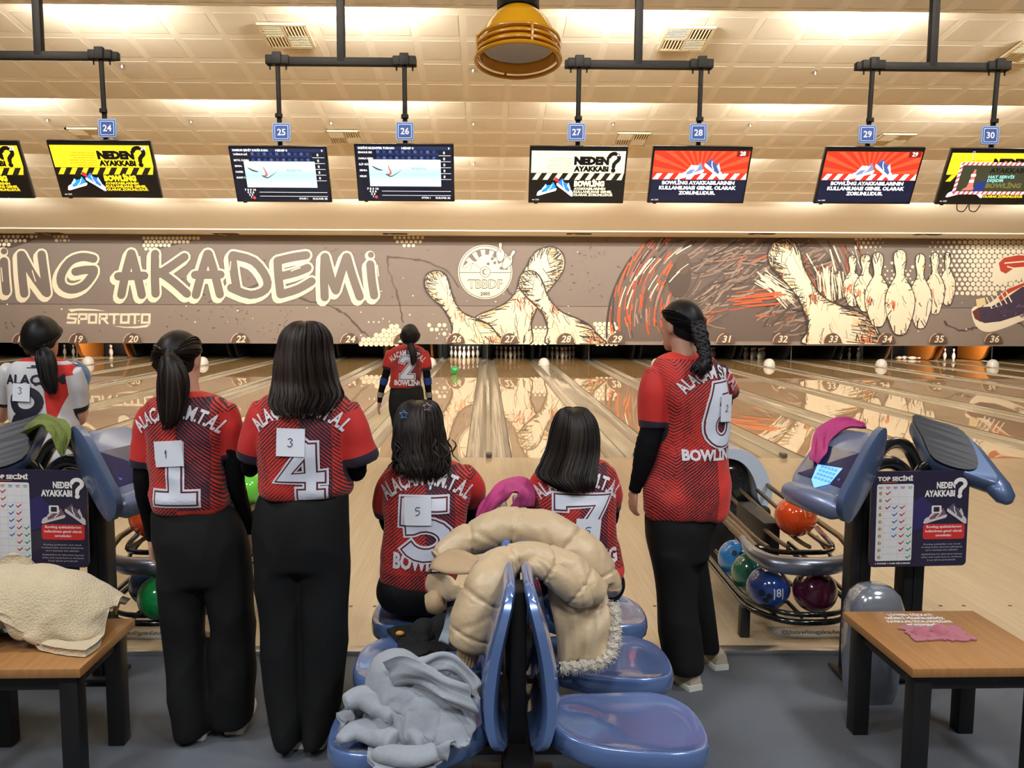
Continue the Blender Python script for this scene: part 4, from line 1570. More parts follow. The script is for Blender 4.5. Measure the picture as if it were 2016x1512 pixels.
# ------------------------------------------------------------------ bowling seats
M_blue = mat('seat_blue', rgb(100, 128, 182), 0.22, 0.35, 1.0, var=0.06, vscale=4)
M_silver = mat('bumper_silver', rgb(150, 156, 172), 0.3, 0.75, 0.4)
M_console = mat('console_silver_blue', rgb(128, 140, 170), 0.34, 0.45, 0.5)
M_conside = mat('console_side_blue', rgb(74, 94, 128), 0.4, 0.3, 0.3)
M_gloss = mat('gloss_black', rgb(20, 22, 24), 0.18, 0.0, 0.8)
M_frame = mat('frame_black', rgb(20, 20, 21), 0.5)
M_rail = mat('rail_bronze', rgb(120, 104, 84), 0.35, 0.7)
M_tabletop = None


def hexmap(c, top=True):
    """c: 4 corners (u0v0, u1v0, u1v1, u0v1); returns f(u, v, w) with w metres along the normal"""
    c = [Vector(p) for p in c]
    n = (c[1] - c[0]).cross(c[3] - c[0]).normalized()

    def f(u, v, w=0.0):
        return (c[0] * (1 - u) * (1 - v) + c[1] * u * (1 - v) + c[2] * u * v + c[3] * (1 - u) * v) + n * w
    return f


def slab(f, t0, t1, r=0.25, seg=10, bulge=0.0):
    """rounded slab over the unit square of f, from w=t0 to t1"""
    pts = []
    for cx, cy, a0 in ((1 - r, 1 - r, 0), (r, 1 - r, 90), (r, r, 180), (1 - r, r, 270)):
        for k in range(seg):
            a = math.radians(a0 + 90 * k / (seg - 1))
            pts.append((cx + r * math.cos(a), cy + r * math.sin(a)))
    rings = []
    th = t1 - t0
    for s, ins in ((0.0, 0.10), (0.12, 0.03), (0.35, 0.0), (0.7, 0.0), (0.9, 0.03), (1.0, 0.10)):
        rings.append([f(0.5 + (x - 0.5) * (1 - ins * 0.9), 0.5 + (y - 0.5) * (1 - ins * 0.9), t0 + th * s) for x, y in pts])
    if bulge:
        rings.append([f(0.5 + (x - 0.5) * 0.6, 0.5 + (y - 0.5) * 0.6, t1 + bulge) for x, y in pts])
    return MB().loft(rings)


AX = 0.10


def seat_pan(sg):
    rings = []
    n = 40
    for (z, ins) in ((0.372, 0.10), (0.365, 0.04), (0.375, 0.012), (0.398, 0.0), (0.418, 0.006), (0.430, 0.022), (0.433, 0.05), (0.424, 0.14), (0.414, 0.30), (0.410, 0.6)):
        ring = []
        for k in range(n):
            a = 2 * PI * k / n
            e = 0.62
            cx = math.copysign(abs(math.cos(a)) ** e, math.cos(a))
            cy = math.copysign(abs(math.sin(a)) ** 0.78, math.sin(a))
            wy = 0.5 * (0.86 + 0.14 * cx)
            x = 0.248 * cx * (1 - ins) + 0.325
            y = 0.42 * cy * wy * (1 - ins)
            zz = z - (0.018 * max(0, cx) ** 3 if ins < 0.2 else 0) + 0.03 * max(0, -cx) ** 2
            ring.append((sg * x, y, zz))
        rings.append(ring)
    return MB().loft(rings)


def seat_back(sg):
    prof = spline([(0.050, 0.40), (0.072, 0.44), (0.086, 0.51), (0.086, 0.58), (0.074, 0.68), (0.054, 0.77), (0.034, 0.84), (0.024, 0.885)], 4)
    N = len(prof)
    outer, inner = [], []
    m = 13
    V, F = [], []
    for side in (0, 1):
        for i, (x, z) in enumerate(prof):
            s = i / (N - 1)
            half = 0.195 * (1 - 0.5 * max(0, (s - 0.62) / 0.38) ** 2.4) * (1 - 0.25 * max(0, (0.18 - s) / 0.18) ** 2)
            for j in range(m):
                t = -1 + 2 * j / (m - 1)
                edge = (1 - 0.55 * abs(t) ** 16) * (1 - max(0, (s - 0.9) / 0.1) ** 3)
                th = 0.017 + 0.009 * math.sin(PI * min(1, s * 1.1))
                y = half * t + 0.035
                curve = 0.022 * t * t
                off = (-th if side else th) * (0.15 + 0.85 * edge)
                V.append((sg * (x + off + curve * 0.1), y, z + 0.0 * s))
    n = N * m
    for side in (0, 1):
        b = side * n
        for i in range(N - 1):
            for j in range(m - 1):
                q = (b + i * m + j, b + i * m + j + 1, b + (i + 1) * m + j + 1, b + (i + 1) * m + j)
                F.append(q if side else q[::-1])
    bd = [i * m for i in range(N)] + [(N - 1) * m + j for j in range(1, m)] + [i * m + m - 1 for i in range(N - 2, -1, -1)] + [j for j in range(m - 2, 0, -1)]
    for a, b in zip(bd, bd[1:] + bd[:1]):
        F.append((a, b, b + n, a + n))
    return MB().add(V, F)


pan_me = {s: seat_pan(s).mesh('seat_pan', M_blue, True, 60) for s in (-1, 1)}
back_me = {s: seat_back(s).mesh('backrest', M_blue, True, 60) for s in (-1, 1)}
brk = {s: MB().box((s * 0.2, 0, 0.352), (0.3, 0.06, 0.03), None, 0.005).mesh('seat_bracket', M_frame) for s in (-1, 1)}
SEATY = {'nearest': 2.33, 'middle': 2.79, 'far': 3.25}
what = {('nearest', -1): 'blue plastic seat nearest the camera under the grey hoodie', ('nearest', 1): 'empty blue plastic seat nearest the camera',
        ('middle', -1): 'blue plastic seat under the black garment, second in its row', ('middle', 1): 'blue plastic seat under the hanging puffer jacket panel',
        ('far', -1): 'blue plastic seat occupied by the person with number five jersey', ('far', 1): 'blue plastic seat occupied by the person with number seven jersey'}
for nm, y in SEATY.items():
    for s in (-1, 1):
        e = empty('bowling_chair', (AX, y, 0))
        tag(e, what[(nm, s)], 'seat', 'back-to-back blue seats')
        link('seat_pan', pan_me[s], e)
        link('backrest', back_me[s], e)
        link('bracket', brk[s], e)
fr = empty('seat_frame', (AX, 2.8, CARPET_Z))
tag(fr, 'black steel beam frame carrying the six blue seats', 'frame')
MB().box((0, 0, 0.345), (0.09, 1.35, 0.05), None, 0.006).build('beam', M_frame, fr)
for dy in (-0.62, -0.02, 0.6):
    MB().box((0, dy, 0.17), (0.08, 0.07, 0.34), None, 0.005).build('leg', M_frame, fr)
    MB().box((0, dy, 0.012), (0.30, 0.10, 0.024), None, 0.006).build('foot_plate', M_frame, fr)
for dy in (-0.40, 0.06, 0.52):
    MB().box((0, dy, 0.60), (0.05, 0.12, 0.5), None, 0.006).build('back_support', M_frame, fr)

# ------------------------------------------------------------------ tables
M_tabletop = bpy.data.materials.new('beech_laminate')
M_tabletop.use_nodes = True
nt = M_tabletop.node_tree
b_ = nt.nodes['Principled BSDF']
b_.inputs['Roughness'].default_value = 0.38
tc = nt.nodes.new('ShaderNodeTexCoord')
mp = nt.nodes.new('ShaderNodeMapping')
mp.inputs['Scale'].default_value = (26, 1.6, 6)
nz = nt.nodes.new('ShaderNodeTexNoise')
nz.inputs['Scale'].default_value = 2.0
nz.inputs['Detail'].default_value = 6
mx = nt.nodes.new('ShaderNodeMix')
mx.data_type = 'RGBA'
mx.inputs[6].default_value = rgb(140, 94, 50)
mx.inputs[7].default_value = rgb(184, 134, 82)
nt.links.new(tc.outputs['Object'], mp.inputs[0])
nt.links.new(mp.outputs[0], nz.inputs['Vector'])
nt.links.new(nz.outputs[0], mx.inputs[0])
nt.links.new(mx.outputs[2], b_.inputs['Base Color'])
TZ = 0.46


def low_table(fl, bl, side, label):
    """fl, bl: front and back corner (inner side) of the top; the top extends outwards by 0.52"""
    d = (bl - fl)
    L = Vector((d.x, d.y, 0)).length
    ang = math.atan2(-d.x, d.y)
    e = empty('low_table', (fl.x, fl.y, CARPET_Z), ang)
    tag(e, label, 'table', 'low side tables')
    w = 0.54 * side
    x0, x1 = min(0, w), max(0, w)
    MB().box2((x0, 0, TZ - CARPET_Z - 0.032), (x1, L, TZ - CARPET_Z), 0.002).build('tabletop', M_tabletop, e)
    h = TZ - CARPET_Z - 0.032
    for lx in (x0 + 0.055, x1 - 0.055):
        for ly in (0.055, L - 0.055):
            MB().box((lx, ly, h / 2), (0.062, 0.062, h), None, 0.003).build('leg', M_frame, e)
    ap = MB()
    for a, b in (((x0 + 0.05, 0.055), (x1 - 0.05, 0.055)), ((x0 + 0.05, L - 0.055), (x1 - 0.05, L - 0.055))):
        ap.box(((a[0] + b[0]) / 2, a[1], h - 0.03), (b[0] - a[0], 0.03, 0.06))
    for lx in (x0 + 0.055, x1 - 0.055):
        ap.box((lx, L / 2, h - 0.03), (0.03, L - 0.1, 0.06))
    ap.build('apron', M_frame, e, False)
    return e


TR = low_table(at_z(1797, 1317, TZ), at_z(1659, 1204, TZ), 1, 'low wooden table with black legs holding the pink cloth')
TL = low_table(at_z(157, 1317, TZ), at_z(266, 1217, TZ), -1, 'low wooden table with black legs under the sherpa jacket')
# printed notice on the right table top
p = Print()
for i, (t, w) in enumerate((('LÜTFEN DİKKAT!', 0.18), ('DEĞERLİ MİSAFİRLERİMİZ', 0.235), ('KAYBOLAN EŞYALARINIZDAN', 0.255), ('MÜESSESEMİZ', 0.13), ('SORUMLU DEĞİLDİR', 0.18))):
    p.text(t, 0.0, -i * 0.034, 0.021, rgb(236, 232, 226), 1, 'c', 0.04, 0, 1, w)
c0 = at_z(1792, 1211, TZ)
c1 = at_z(1800, 1235, TZ)
p.build('notice_lettering', lambda u, v, l: TR.matrix_basis.inverted() @ Vector((c0.x + u + 0.15 * -v * 0, c0.y + v - 0.01, TZ + 0.0008 + 0.0002 * l)), M_print, TR)
# sticker on the left table
p = Print()
p.rrect(-0.035, -0.012, 0.035, 0.012, 0.004, rgb(206, 192, 176), 0)
for i in range(3):
    p.rect(-0.03, -0.008 + i * 0.006, 0.028 - 0.008 * i, -0.006 + i * 0.006, rgb(150, 130, 110), 1)
c2 = at_z(133, 1238, TZ)
p.build('sticker', lambda u, v, l: TL.matrix_basis.inverted() @ Vector((c2.x + u, c2.y + v, TZ + 0.0006 + 0.0002 * l)), M_print, TL)

# ------------------------------------------------------------------ console stations (right one, and its mirror image on the left)
MIR = -0.035


def station(side):
    fx = (lambda P: Vector(P)) if side > 0 else (lambda P: Vector((MIR - P[0], P[1], P[2])))
    A = lambda px, py, Y: fx(at_y(px, py, Y))
    hand = 'right' if side > 0 else 'left'
    near = 'with the pink towel' if side > 0 else 'with the green towel'
    root = empty('scoring_console', fx((1.74, 3.55, 0.0)))
    inv = Matrix.Translation(-root.location)
    tag(root, 'twin keyboard console on two black posts ' + near, 'console', 'scoring consoles')
    T = lambda P: inv @ Vector(P)
    # posts
    for px in (1692, 1797):
        b = A(px, 1000, 3.55)
        h = 0.92
        mb = MB().box(T((b.x, b.y, h / 2)), (0.095, 0.095, h), None, 0.012)
        mb.box(T((b.x + 0.0, b.y - 0.05, h / 2)), (0.012, 0.006, h - 0.02))
        q = mb.build('post', M_frame, root)
        MB().box(T((b.x, b.y, 0.01)), (0.16, 0.16, 0.02), None, 0.006).build('foot_plate', M_frame, root)
    # tubes
    for k, pts in enumerate((
            [(1655, 985, 3.36), (1682, 955, 3.40), (1708, 925, 3.45), (1732, 912, 3.5), (1757, 912, 3.54), (1780, 928, 3.57), (1795, 955, 3.57)],
            [(1730, 890, 3.62), (1745, 876, 3.66), (1765, 872, 3.70), (1785, 880, 3.72), (1800, 905, 3.74), (1812, 935, 3.76)],
            [(1975, 975, 3.40), (1945, 945, 3.44), (1905, 922, 3.48), (1872, 913, 3.50), (1845, 912, 3.52), (1818, 925, 3.55), (1803, 955, 3.56)])):
        P = spline([T(A(*q)) for q in pts], 6)
        MB().tube(P, 0.032 if k != 1 else 0.03, 14).build('support_tube', M_gloss, root)
    # keyboard unit facing the viewer
    c = [A(1545, 950, 3.47), A(1652, 990, 3.24), A(1728, 850, 3.50), A(1628, 835, 3.74)]
    if side < 0:
        c = [c[1], c[0], c[3], c[2]]
    f0 = hexmap(c)
    f = lambda u, v, w=0.0: T(f0(u, v, w))
    kb = slab(f, -0.085, 0.0, 0.22, 8).build('keyboard_body', M_console, root)
    # lower rounded nose
    a0, b0 = f0(0.0, 0.0, -0.04), f0(1.0, 0.0, -0.04)
    MB().tube([T(a0.lerp(b0, t)) for t in (-0.02, 0.1, 0.5, 0.9, 1.06)], [0.03, 0.05, 0.056, 0.052, 0.03], 16).build('nose', M_console, kb)
    e0, e1 = (1.0, 1.0) if side > 0 else (0.0, 0.0)
    s0 = [f0(e0, -0.05, 0.025), f0(e0, 0.35, 0.05), f0(e0, 0.85, 0.045), f0(e0, 1.08, -0.01), f0(e0, 0.9, -0.10), f0(e0, 0.4, -0.125), f0(e0, 0.0, -0.10)]
    s0 = [Vector(q) for q in spline(s0, 4, True)]
    wv = (f0(1, 0.5) - f0(0, 0.5)).normalized() * (0.03 if side > 0 else -0.03)
    ce = sum(s0, Vector()) / len(s0)
    MB().loft([[T(q) for q in s0], [T(q + wv) for q in s0], [T(ce + (q - ce) * 0.86 + wv * 1.3) for q in s0]]).build('side_panel', M_conside, root)
    # screen and keys
    p = Print()
    mu = (lambda u: u) if side > 0 else (lambda u: 1 - u)
    p.rect(0.10, 0.17, 0.90, 0.66, rgb(28, 26, 60), 0)
    p.rect(0.36, 0.54, 0.84, 0.64, rgb(44, 40, 44), 1)
    p.rect(0.52, 0.58, 0.74, 0.60, rgb(120, 110, 90), 2)
    for r in range(5):
        for k in range(11):
            x = 0.14 + k * 0.062 + r * 0.006
            y = 0.46 - r * 0.055
            p.rrect(x, y, x + 0.045, y + 0.036, 0.008, rgb(150, 156, 166) if k < 8 else rgb(60, 84, 140), 3)
    for k in range(4):
        p.ring(0.42 + 0.1 * k, 0.515, 0.014, 0.006, rgb(190, 220, 255), 4, 10)
    p.build('screen', lambda u, v, l: f(mu(u), v, 0.004 + 0.0004 * l), print_mat('console_screen', emit=0.45), kb)
    if side > 0:
        # glowing key pad window and a paper note lying on it
        q = Print()
        q.poly([(0.34, 0.36), (0.78, 0.40), (0.72, 0.16), (0.52, 0.05), (0.40, 0.14)], rgb(120, 180, 255), 0)
        for r in range(4):
            for k in range(5):
                q.rrect(0.42 + k * 0.062, 0.33 - r * 0.055, 0.47 + k * 0.062, 0.365 - r * 0.055, 0.008, rgb(80, 140, 235), 1)
        q.build('lit_keypad', lambda u, v, l: f(u, v, 0.008 + 0.0004 * l), print_mat('lit_keys', emit=0.9), kb)
    # unit turned away, dark back seen
    c = [A(1822, 930, 3.52), A(1975, 985, 3.38), A(1893, 868, 3.62), A(1780, 836, 3.74)]
    if side < 0:
        c = [c[1], c[0], c[3], c[2]]
    g0 = hexmap(c)
    g = lambda u, v, w=0.0: T(g0(u, v, w))
    back = slab(g, -0.004, 0.075, 0.2, 8).build('turned_console_body', M_conside, root)
    mu2 = (lambda u: u) if side > 0 else (lambda u: 1 - u)
    P = Print()
    P.poly(spline([(0.06, 0.06), (0.45, 0.06), (0.74, 0.3), (0.86, 0.9), (0.4, 0.97), (0.04, 0.95), (0.03, 0.5)], 4, True), BLACK, 0)
    MB().prism([(v[0], v[1]) for v in P.v], lambda u, v, t: g(mu2(u), v, t), 0.074, 0.086).build('back_cover', mat('console_back', rgb(24, 25, 32), 0.45, coat=0.2), back, False)
    a0, b0 = g0(mu2(0.97), 0.0, 0.03), g0(mu2(0.97), 1.0, 0.03)
    MB().tube([T(a0.lerp(b0, t)) for t in (-0.12, -0.05, 0.1, 0.3, 0.7, 1.0)], [0.02, 0.045, 0.055, 0.05, 0.042, 0.02], 14, flat=0.8).build('side_panel', M_conside, root)
    # sign board, its own thing hung on the posts
    cs = [(1711, 1117), (1901, 1113), (1910, 926), (1717, 929)]
    q = [A(px, py, 3.42) for px, py in cs]
    if side < 0:
        q = [q[1], q[0], q[3], q[2]]
    h0 = hexmap(q)
    ctr = h0(0.5, 0.5)
    sb = empty('ball_guide_sign', (ctr.x, ctr.y, h0(0.5, 0).z))
    iv = Matrix.Translation(-sb.location)
    tag(sb, 'dark purple ball choice chart with shoe picture on the %s console' % ('pink-towel' if side > 0 else 'green-towel'), 'sign', 'ball choice charts')
    R0 = Print()
    R0.rrect(0, 0, 1, 1, 0.045, BLACK, 0)
    ol = [(v[0], v[1]) for v in R0.v]
    MB().prism(ol, lambda u, v, t: iv @ h0(u, v, t), -0.012, 0.0).build('board', mat('sign_board', rgb(40, 34, 58), 0.35, coat=0.3), sb, False)
    p = Print()
    S = lambda x, y: (x, y)
    p.poly([(0.36, 0.36), (0.60, 0.42), (0.66, 0.62), (0.52, 0.74), (0.38, 0.66)], rgb(46, 38, 92), 0)
    p.text('TOP SEÇİMİ', 0.06, 0.905, 0.04, rgb(236, 230, 222), 2, 'l', 0.05, 0, 1, 0.36)
    p.rect(0.10, 0.885, 0.26, 0.893, rgb(196, 92, 50), 2)
    p.rrect(0.055, 0.065, 0.43, 0.87, 0.02, rgb(222, 222, 222), 1)
    for k in range(1, 5):
        p.rect(0.055 + 0.075 * k, 0.075, 0.0565 + 0.075 * k, 0.86, rgb(188, 192, 196), 2)
    hdr = (rgb(150, 120, 110), rgb(190, 60, 60), rgb(50, 110, 190), rgb(160, 60, 110), rgb(70, 150, 120))
    for k in range(5):
        p.rect(0.07 + 0.075 * k, 0.835, 0.115 + 0.075 * k, 0.843, hdr[k], 3)
        p.rect(0.075 + 0.075 * k, 0.82, 0.11 + 0.075 * k, 0.826, hdr[k], 3)
    marks = [(1,), (1,), (1, 2, 3), (2, 3), (2, 3), (2, 3, 4), (2, 3, 4), (3, 4), (3, 4), (4,)]
    for r, mk in enumerate(marks):
        y = 0.775 - r * 0.0745
        p.rect(0.06, y - 0.038, 0.425, y - 0.0365, rgb(188, 192, 196), 2)
        p.circle(0.095, y, 0.019, rgb(168, 138, 100), 3, 14, 0.019)
        p.text(str(6 + r), 0.108, y - 0.012, 0.024, rgb(226, 214, 190), 4, 'c', 0.03)
        for k in mk:
            x = 0.095 + 0.075 * k
            p.stroke([(x - 0.022, y + 0.004), (x - 0.008, y - 0.012), (x + 0.022, y + 0.016)], 0.011, (None, rgb(176, 44, 54), rgb(28, 104, 196), rgb(190, 40, 60), rgb(40, 150, 84))[k], 4, True, None, 6)
    p.text('1 POUND = 0.453 KİLOGRAM', 0.06, 0.03, 0.016, rgb(230, 226, 220), 2, 'l', 0.04, 0, 1, 0.36)
    p.text('NEDEN', 0.855, 0.82, 0.062, rgb(238, 234, 228), 2, 'r', 0.045, 0, 1, 0.19)
    p.text('AYAKKABI', 0.855, 0.735, 0.062, rgb(238, 234, 228), 2, 'r', 0.045, 0, 1, 0.31)
    qmark(p, 0.905, 0.72, 0.20, rgb(236, 232, 226), 2)
    shoe_pair(p, 0.55, 0.44, 0.071, rgb(122, 84, 96), rgb(92, 78, 94), rgb(206, 200, 200), rgb(236, 232, 230), 3)
    p.rrect(0.62, 0.56, 0.72, 0.64, 0.012, rgb(226, 224, 224), 6)
    p.rrect(0.64, 0.575, 0.70, 0.625, 0.008, rgb(40, 36, 40), 7)
    p.rrect(0.54, 0.285, 0.97, 0.445, 0.03, rgb(206, 46, 42), 3)
    for i, t in enumerate(('Bowling ayakkabılarının', 'kullanılması genel olarak', 'zorunludur.')):
        p.text(t, 0.755, 0.405 - i * 0.045, 0.026, rgb(246, 228, 224), 4, 'c', 0.02, 0, 1, (0.36, 0.38, 0.17)[i])
    for i, t in enumerate(PARA):
        p.text(t, 0.745, 0.225 - i * 0.031 - (0.012 if i > 2 else 0), 0.017, rgb(196, 190, 196), 4, 'c', 0.0, 0, 1, (0.38, 0.42, 0.34, 0.42, 0.42, 0.30)[i], 1, None, 1)
    p.build('printed_face', lambda u, v, l: iv @ h0(u, v, 0.001 + 0.0004 * l), M_print, sb)
    return f0, g0, fx


ST_R = station(1)
ST_L = station(-1)
# glossy rounded plastic cover standing behind the right table
cc = at_y(1711, 1290, 3.38)
rings = []
for z, w, d in ((0.0, 0.10, 0.07), (0.06, 0.112, 0.085), (0.2, 0.122, 0.095), (0.34, 0.126, 0.10), (0.42, 0.12, 0.098), (0.475, 0.10, 0.085), (0.505, 0.07, 0.06), (0.518, 0.03, 0.03)):
    rings.append([(cc.x + w * math.copysign(abs(math.cos(a)) ** 0.8, math.cos(a)), 3.36 + d * math.copysign(abs(math.sin(a)) ** 0.8, math.sin(a)), CARPET_Z + z) for a in [2 * PI * k / 32 for k in range(32)]])
cv = MB().loft(rings).build('rounded_plastic_cover', mat('cover_silver', rgb(150, 156, 168), 0.15, 0.55, 0.6))
tag(cv, 'glossy silver-blue rounded plastic cover behind the right low table', 'cover')

# ------------------------------------------------------------------ ball returns and balls
M_white_cowl = mat('cowl_pale_blue', rgb(196, 210, 226), 0.25, coat=0.6)


def ball_return(side):
    s = (lambda x: x) if side > 0 else (lambda x: MIR - x)
    q = lambda pts: [(s(x), y, z) for x, y, z in pts]
    e = empty('ball_return', (0, 0, 0))
    tag(e, 'black ball return rack with silver bumper %s' % ('in front of the pink-towel console' if side > 0 else 'behind the standing people in jerseys one and four'), 'ball return', 'ball return racks')
    L, Rr = 1.345, 1.87
    for x0 in (L, L + 0.03):
        MB().tube(q([(x0, 5.2, 0.52), (x0, 4.1, 0.49), (x0 + 0.01, 3.98, 0.47)]), 0.016, 10).build('side_rail', M_rail, e)
    MB().tube(q([(Rr, 5.2, 0.52), (Rr, 4.1, 0.49), (Rr - 0.01, 3.98, 0.47)]), 0.016, 10).build('side_rail', M_rail, e)
    for x0 in (1.46, 1.565, 1.675, 1.785):
        MB().tube(spline(q([(x0, 5.15, 0.50), (x0, 4.7, 0.47), (x0, 4.2, 0.452), (x0, 4.02, 0.46)]), 4), 0.012, 8).build('tray_rail', M_rail, e)
    MB().tube(spline(q([(L + 0.02, 4.35, 0.47), (L + 0.05, 4.08, 0.45), (1.5, 3.99, 0.445), (1.62, 3.975, 0.445), (1.75, 3.99, 0.445), (Rr - 0.05, 4.08, 0.45), (Rr - 0.02, 4.35, 0.47)]), 6), 0.014, 8).build('tray_loop', M_gloss, e)
    MB().tube(spline(q([(L + 0.04, 4.3, 0.43), (L + 0.07, 4.06, 0.41), (1.5, 3.96, 0.40), (1.62, 3.95, 0.40), (1.75, 3.96, 0.40), (Rr - 0.07, 4.06, 0.41), (Rr - 0.04, 4.3, 0.43)]), 6), 0.012, 8).build('tray_loop', M_gloss, e)
    MB().tube(spline(q([(L, 4.08, 0.49), (L + 0.01, 3.95, 0.455), (1.42, 3.86, 0.43), (1.52, 3.82, 0.425), (1.64, 3.81, 0.425), (1.74, 3.83, 0.43), (1.83, 3.9, 0.44), (Rr, 4.02, 0.47)]), 6),
              [0.018 + 0.028 * math.sin(PI * min(1, max(0, (k - 2) / 38))) ** 0.6 for k in range(43)], 16).build('bumper', M_silver, e)
    for dz, r in ((0.215, 0.013), (0.175, 0.016)):
        MB().tube(spline(q([(L - 0.02, 4.85, dz + 0.02), (L - 0.02, 4.2, dz), (L + 0.0, 3.95, dz - 0.01), (1.45, 3.80, dz - 0.015), (1.6, 3.76, dz - 0.015), (1.75, 3.80, dz - 0.015), (Rr, 3.95, dz - 0.01), (Rr + 0.02, 4.2, dz), (Rr + 0.02, 4.85, dz + 0.02)]), 6), r, 10).build('lower_loop', M_gloss, e)
    for x0 in (1.45, 1.58, 1.70):
        MB().tube(q([(x0, 4.9, 0.17), (x0, 3.85, 0.155)]), 0.012, 8).build('lower_rail', M_gloss, e)
    MB().box((s(1.6), 4.6, 0.25), (0.10, 0.5, 0.5), None, 0.02).build('pedestal', M_frame, e)
    for x0 in (L - 0.01, Rr + 0.01):
        MB().box((s(x0), 3.98, 0.08), (0.05, 0.05, 0.16), None, 0.006).build('foot', M_frame, e)
    # machine hood
    MB().box((s(1.68), 5.45, 0.19), (0.42, 0.6, 0.38), None, 0.03).build('machine_base', M_frame, e)
    MB().box((s(1.66), 5.5, 0.50), (0.26, 0.46, 0.36), None, 0.10, 4).build('hood_core', M_gloss, e)
    arc = spline([(1.50, 0.70), (1.58, 0.755), (1.70, 0.755), (1.80, 0.70), (1.87, 0.60), (1.91, 0.48), (1.90, 0.40)], 5)
    inn = spline([(1.86, 0.36), (1.82, 0.42), (1.80, 0.52), (1.75, 0.62), (1.68, 0.68), (1.58, 0.70), (1.50, 0.685)], 5)
    MB().prism(arc + inn, lambda u, v, t: Vector((s(u), t, v)), 5.22, 5.78).build('cowl', M_white_cowl, e)
    st = Print()
    for k in range(9):
        a = k * 0.035
        st.poly([(a, 0), (a + 0.018, 0), (a + 0.03, 0.026), (a + 0.012, 0.026)], rgb(214, 180, 40), 0)
    st.build('hazard_tape', lambda u, v, l: Vector((s(L - 0.022), 4.98 - u, 0.505 + v)), M_print, e)
    return e


ball_return(1)
ball_return(-1)


def ball(c, col, label, holes=None, r=0.108, mark=None, swirl=0.25):
    n = 'ball_%d_%d_%d' % tuple(int(x * 255) for x in col[:3])
    m = mat(n, col, 0.14, coat=0.8, var=swirl, vscale=9)
    o = MB().sphere((0, 0, 0), r, 36, 20).build('bowling_ball', m, None, True, 80)
    o.location = c
    tag(o, label, 'bowling ball')
    if holes:
        d = Vector(holes).normalized()
        t = d.orthogonal().normalized()
        b = d.cross(t)
        hb = MB()
        for u, w, hr in ((-0.16, 0.1, 0.014), (0.1, 0.16, 0.014), (0.02, -0.2, 0.016)):
            n_ = (d + t * u + b * w).normalized()
            rot = n_.to_track_quat('Z', 'Y').to_matrix()
            hb.lathe([(0.0005, r - 0.004), (hr, r - 0.004), (hr, r + 0.0006), (0.0005, r + 0.0004)], 14, (0, 0, 0), 'z', rot)
        hb.build('finger_holes', M_black, o)
    if mark:
        txt, d, col2 = mark
        d = Vector(d).normalized()
        rot = d.to_track_quat('Z', 'Y').to_matrix()
        p = Print()
        p.text(txt, 0, -0.02, 0.04, col2, 1, 'c', 0.02)
        p.refine(0.02)
        p.build('ball_marking', lambda u, v, l: (rot @ Vector((u, v, math.sqrt(max(1e-6, r * r - u * u - v * v))))).normalized() * (r + 0.0012), M_print, o)
    return o


ball((1.672, 4.21, 0.572), rgb(232, 78, 24), 'glossy orange bowling ball on the upper tray of the pink-towel rack', None, 0.108, ('15', (0.3, -1, 0.45), rgb(240, 150, 100)))
ball((1.655, 3.885, 0.275), rgb(92, 30, 56), 'maroon bowling ball at the near end of the lower tray', (0.5, -1, 0.8))
ball((1.435, 3.93, 0.275), rgb(34, 66, 140), 'dark blue bowling ball beside the maroon ball on the lower tray', (-0.5, -1, -0.1), 0.108, ('|8|', (0.15, -1, 0.1), rgb(206, 206, 210)))
ball((1.43, 4.165, 0.275), rgb(30, 104, 84), 'dark green bowling ball behind the dark blue ball on the lower tray', None)
ball((1.425, 4.40, 0.278), rgb(52, 130, 196), 'light blue bowling ball farthest back on the lower tray', (-0.3, -1, 0.5))
lo = at_y(285, 1035, 4.2)
ball((lo.x + 0.03, 4.2, 0.572), rgb(232, 78, 24), 'glossy orange bowling ball beside the elbow of the jersey-one person')
ball((MIR - 1.665, 3.98, 0.275), rgb(52, 90, 150), 'blue bowling ball under the left silver bumper')
ball((MIR - 1.545, 3.80, 0.275), rgb(24, 140, 70), 'bright green bowling ball at the near end of the left lower tray')
gb = at_y(487, 950, 4.75)
ball((gb.x, 4.75, 0.60), rgb(112, 214, 70), 'lime green bowling ball between the jersey-one and jersey-four people')
gl = at_z(895, 729, 0.109)
ball((gl.x, gl.y, 0.109), rgb(30, 160, 84), 'small green bowling ball rolling towards the bright rack')
# floor plates with the account name
for side in (1, -1):
    c = at_z(1605, 1246, 0.0)
    if side < 0:
        c = Vector((MIR - c.x - 0.02, c.y, 0))
    o = empty('floor_plate', (c.x, c.y, 0.0))
    tag(o, 'white lettered floor plate near the carpet edge %s' % ('beside the right console' if side > 0 else 'behind the jersey-one person'), 'floor plate', 'floor plates')
    MB().box((0, 0, 0.002), (0.46, 0.145, 0.004), None, 0.001).build('plate', mat('plate_white', rgb(206, 204, 198), 0.35), o)
    p = Print()
    p.text('@bowlingakademi', 0, -0.022, 0.05, rgb(70, 66, 64), 1, 'c', 0.02, 0.2, 1, 0.36)
    p.stroke([(-0.222, -0.064), (0.222, -0.064), (0.222, 0.064), (-0.222, 0.064), (-0.222, -0.064)], 0.003, rgb(80, 78, 74), 1, False)
    p.build('lettering', lambda u, v, l: Vector((u, v, 0.0045 + 0.0002 * l)), M_print, o)
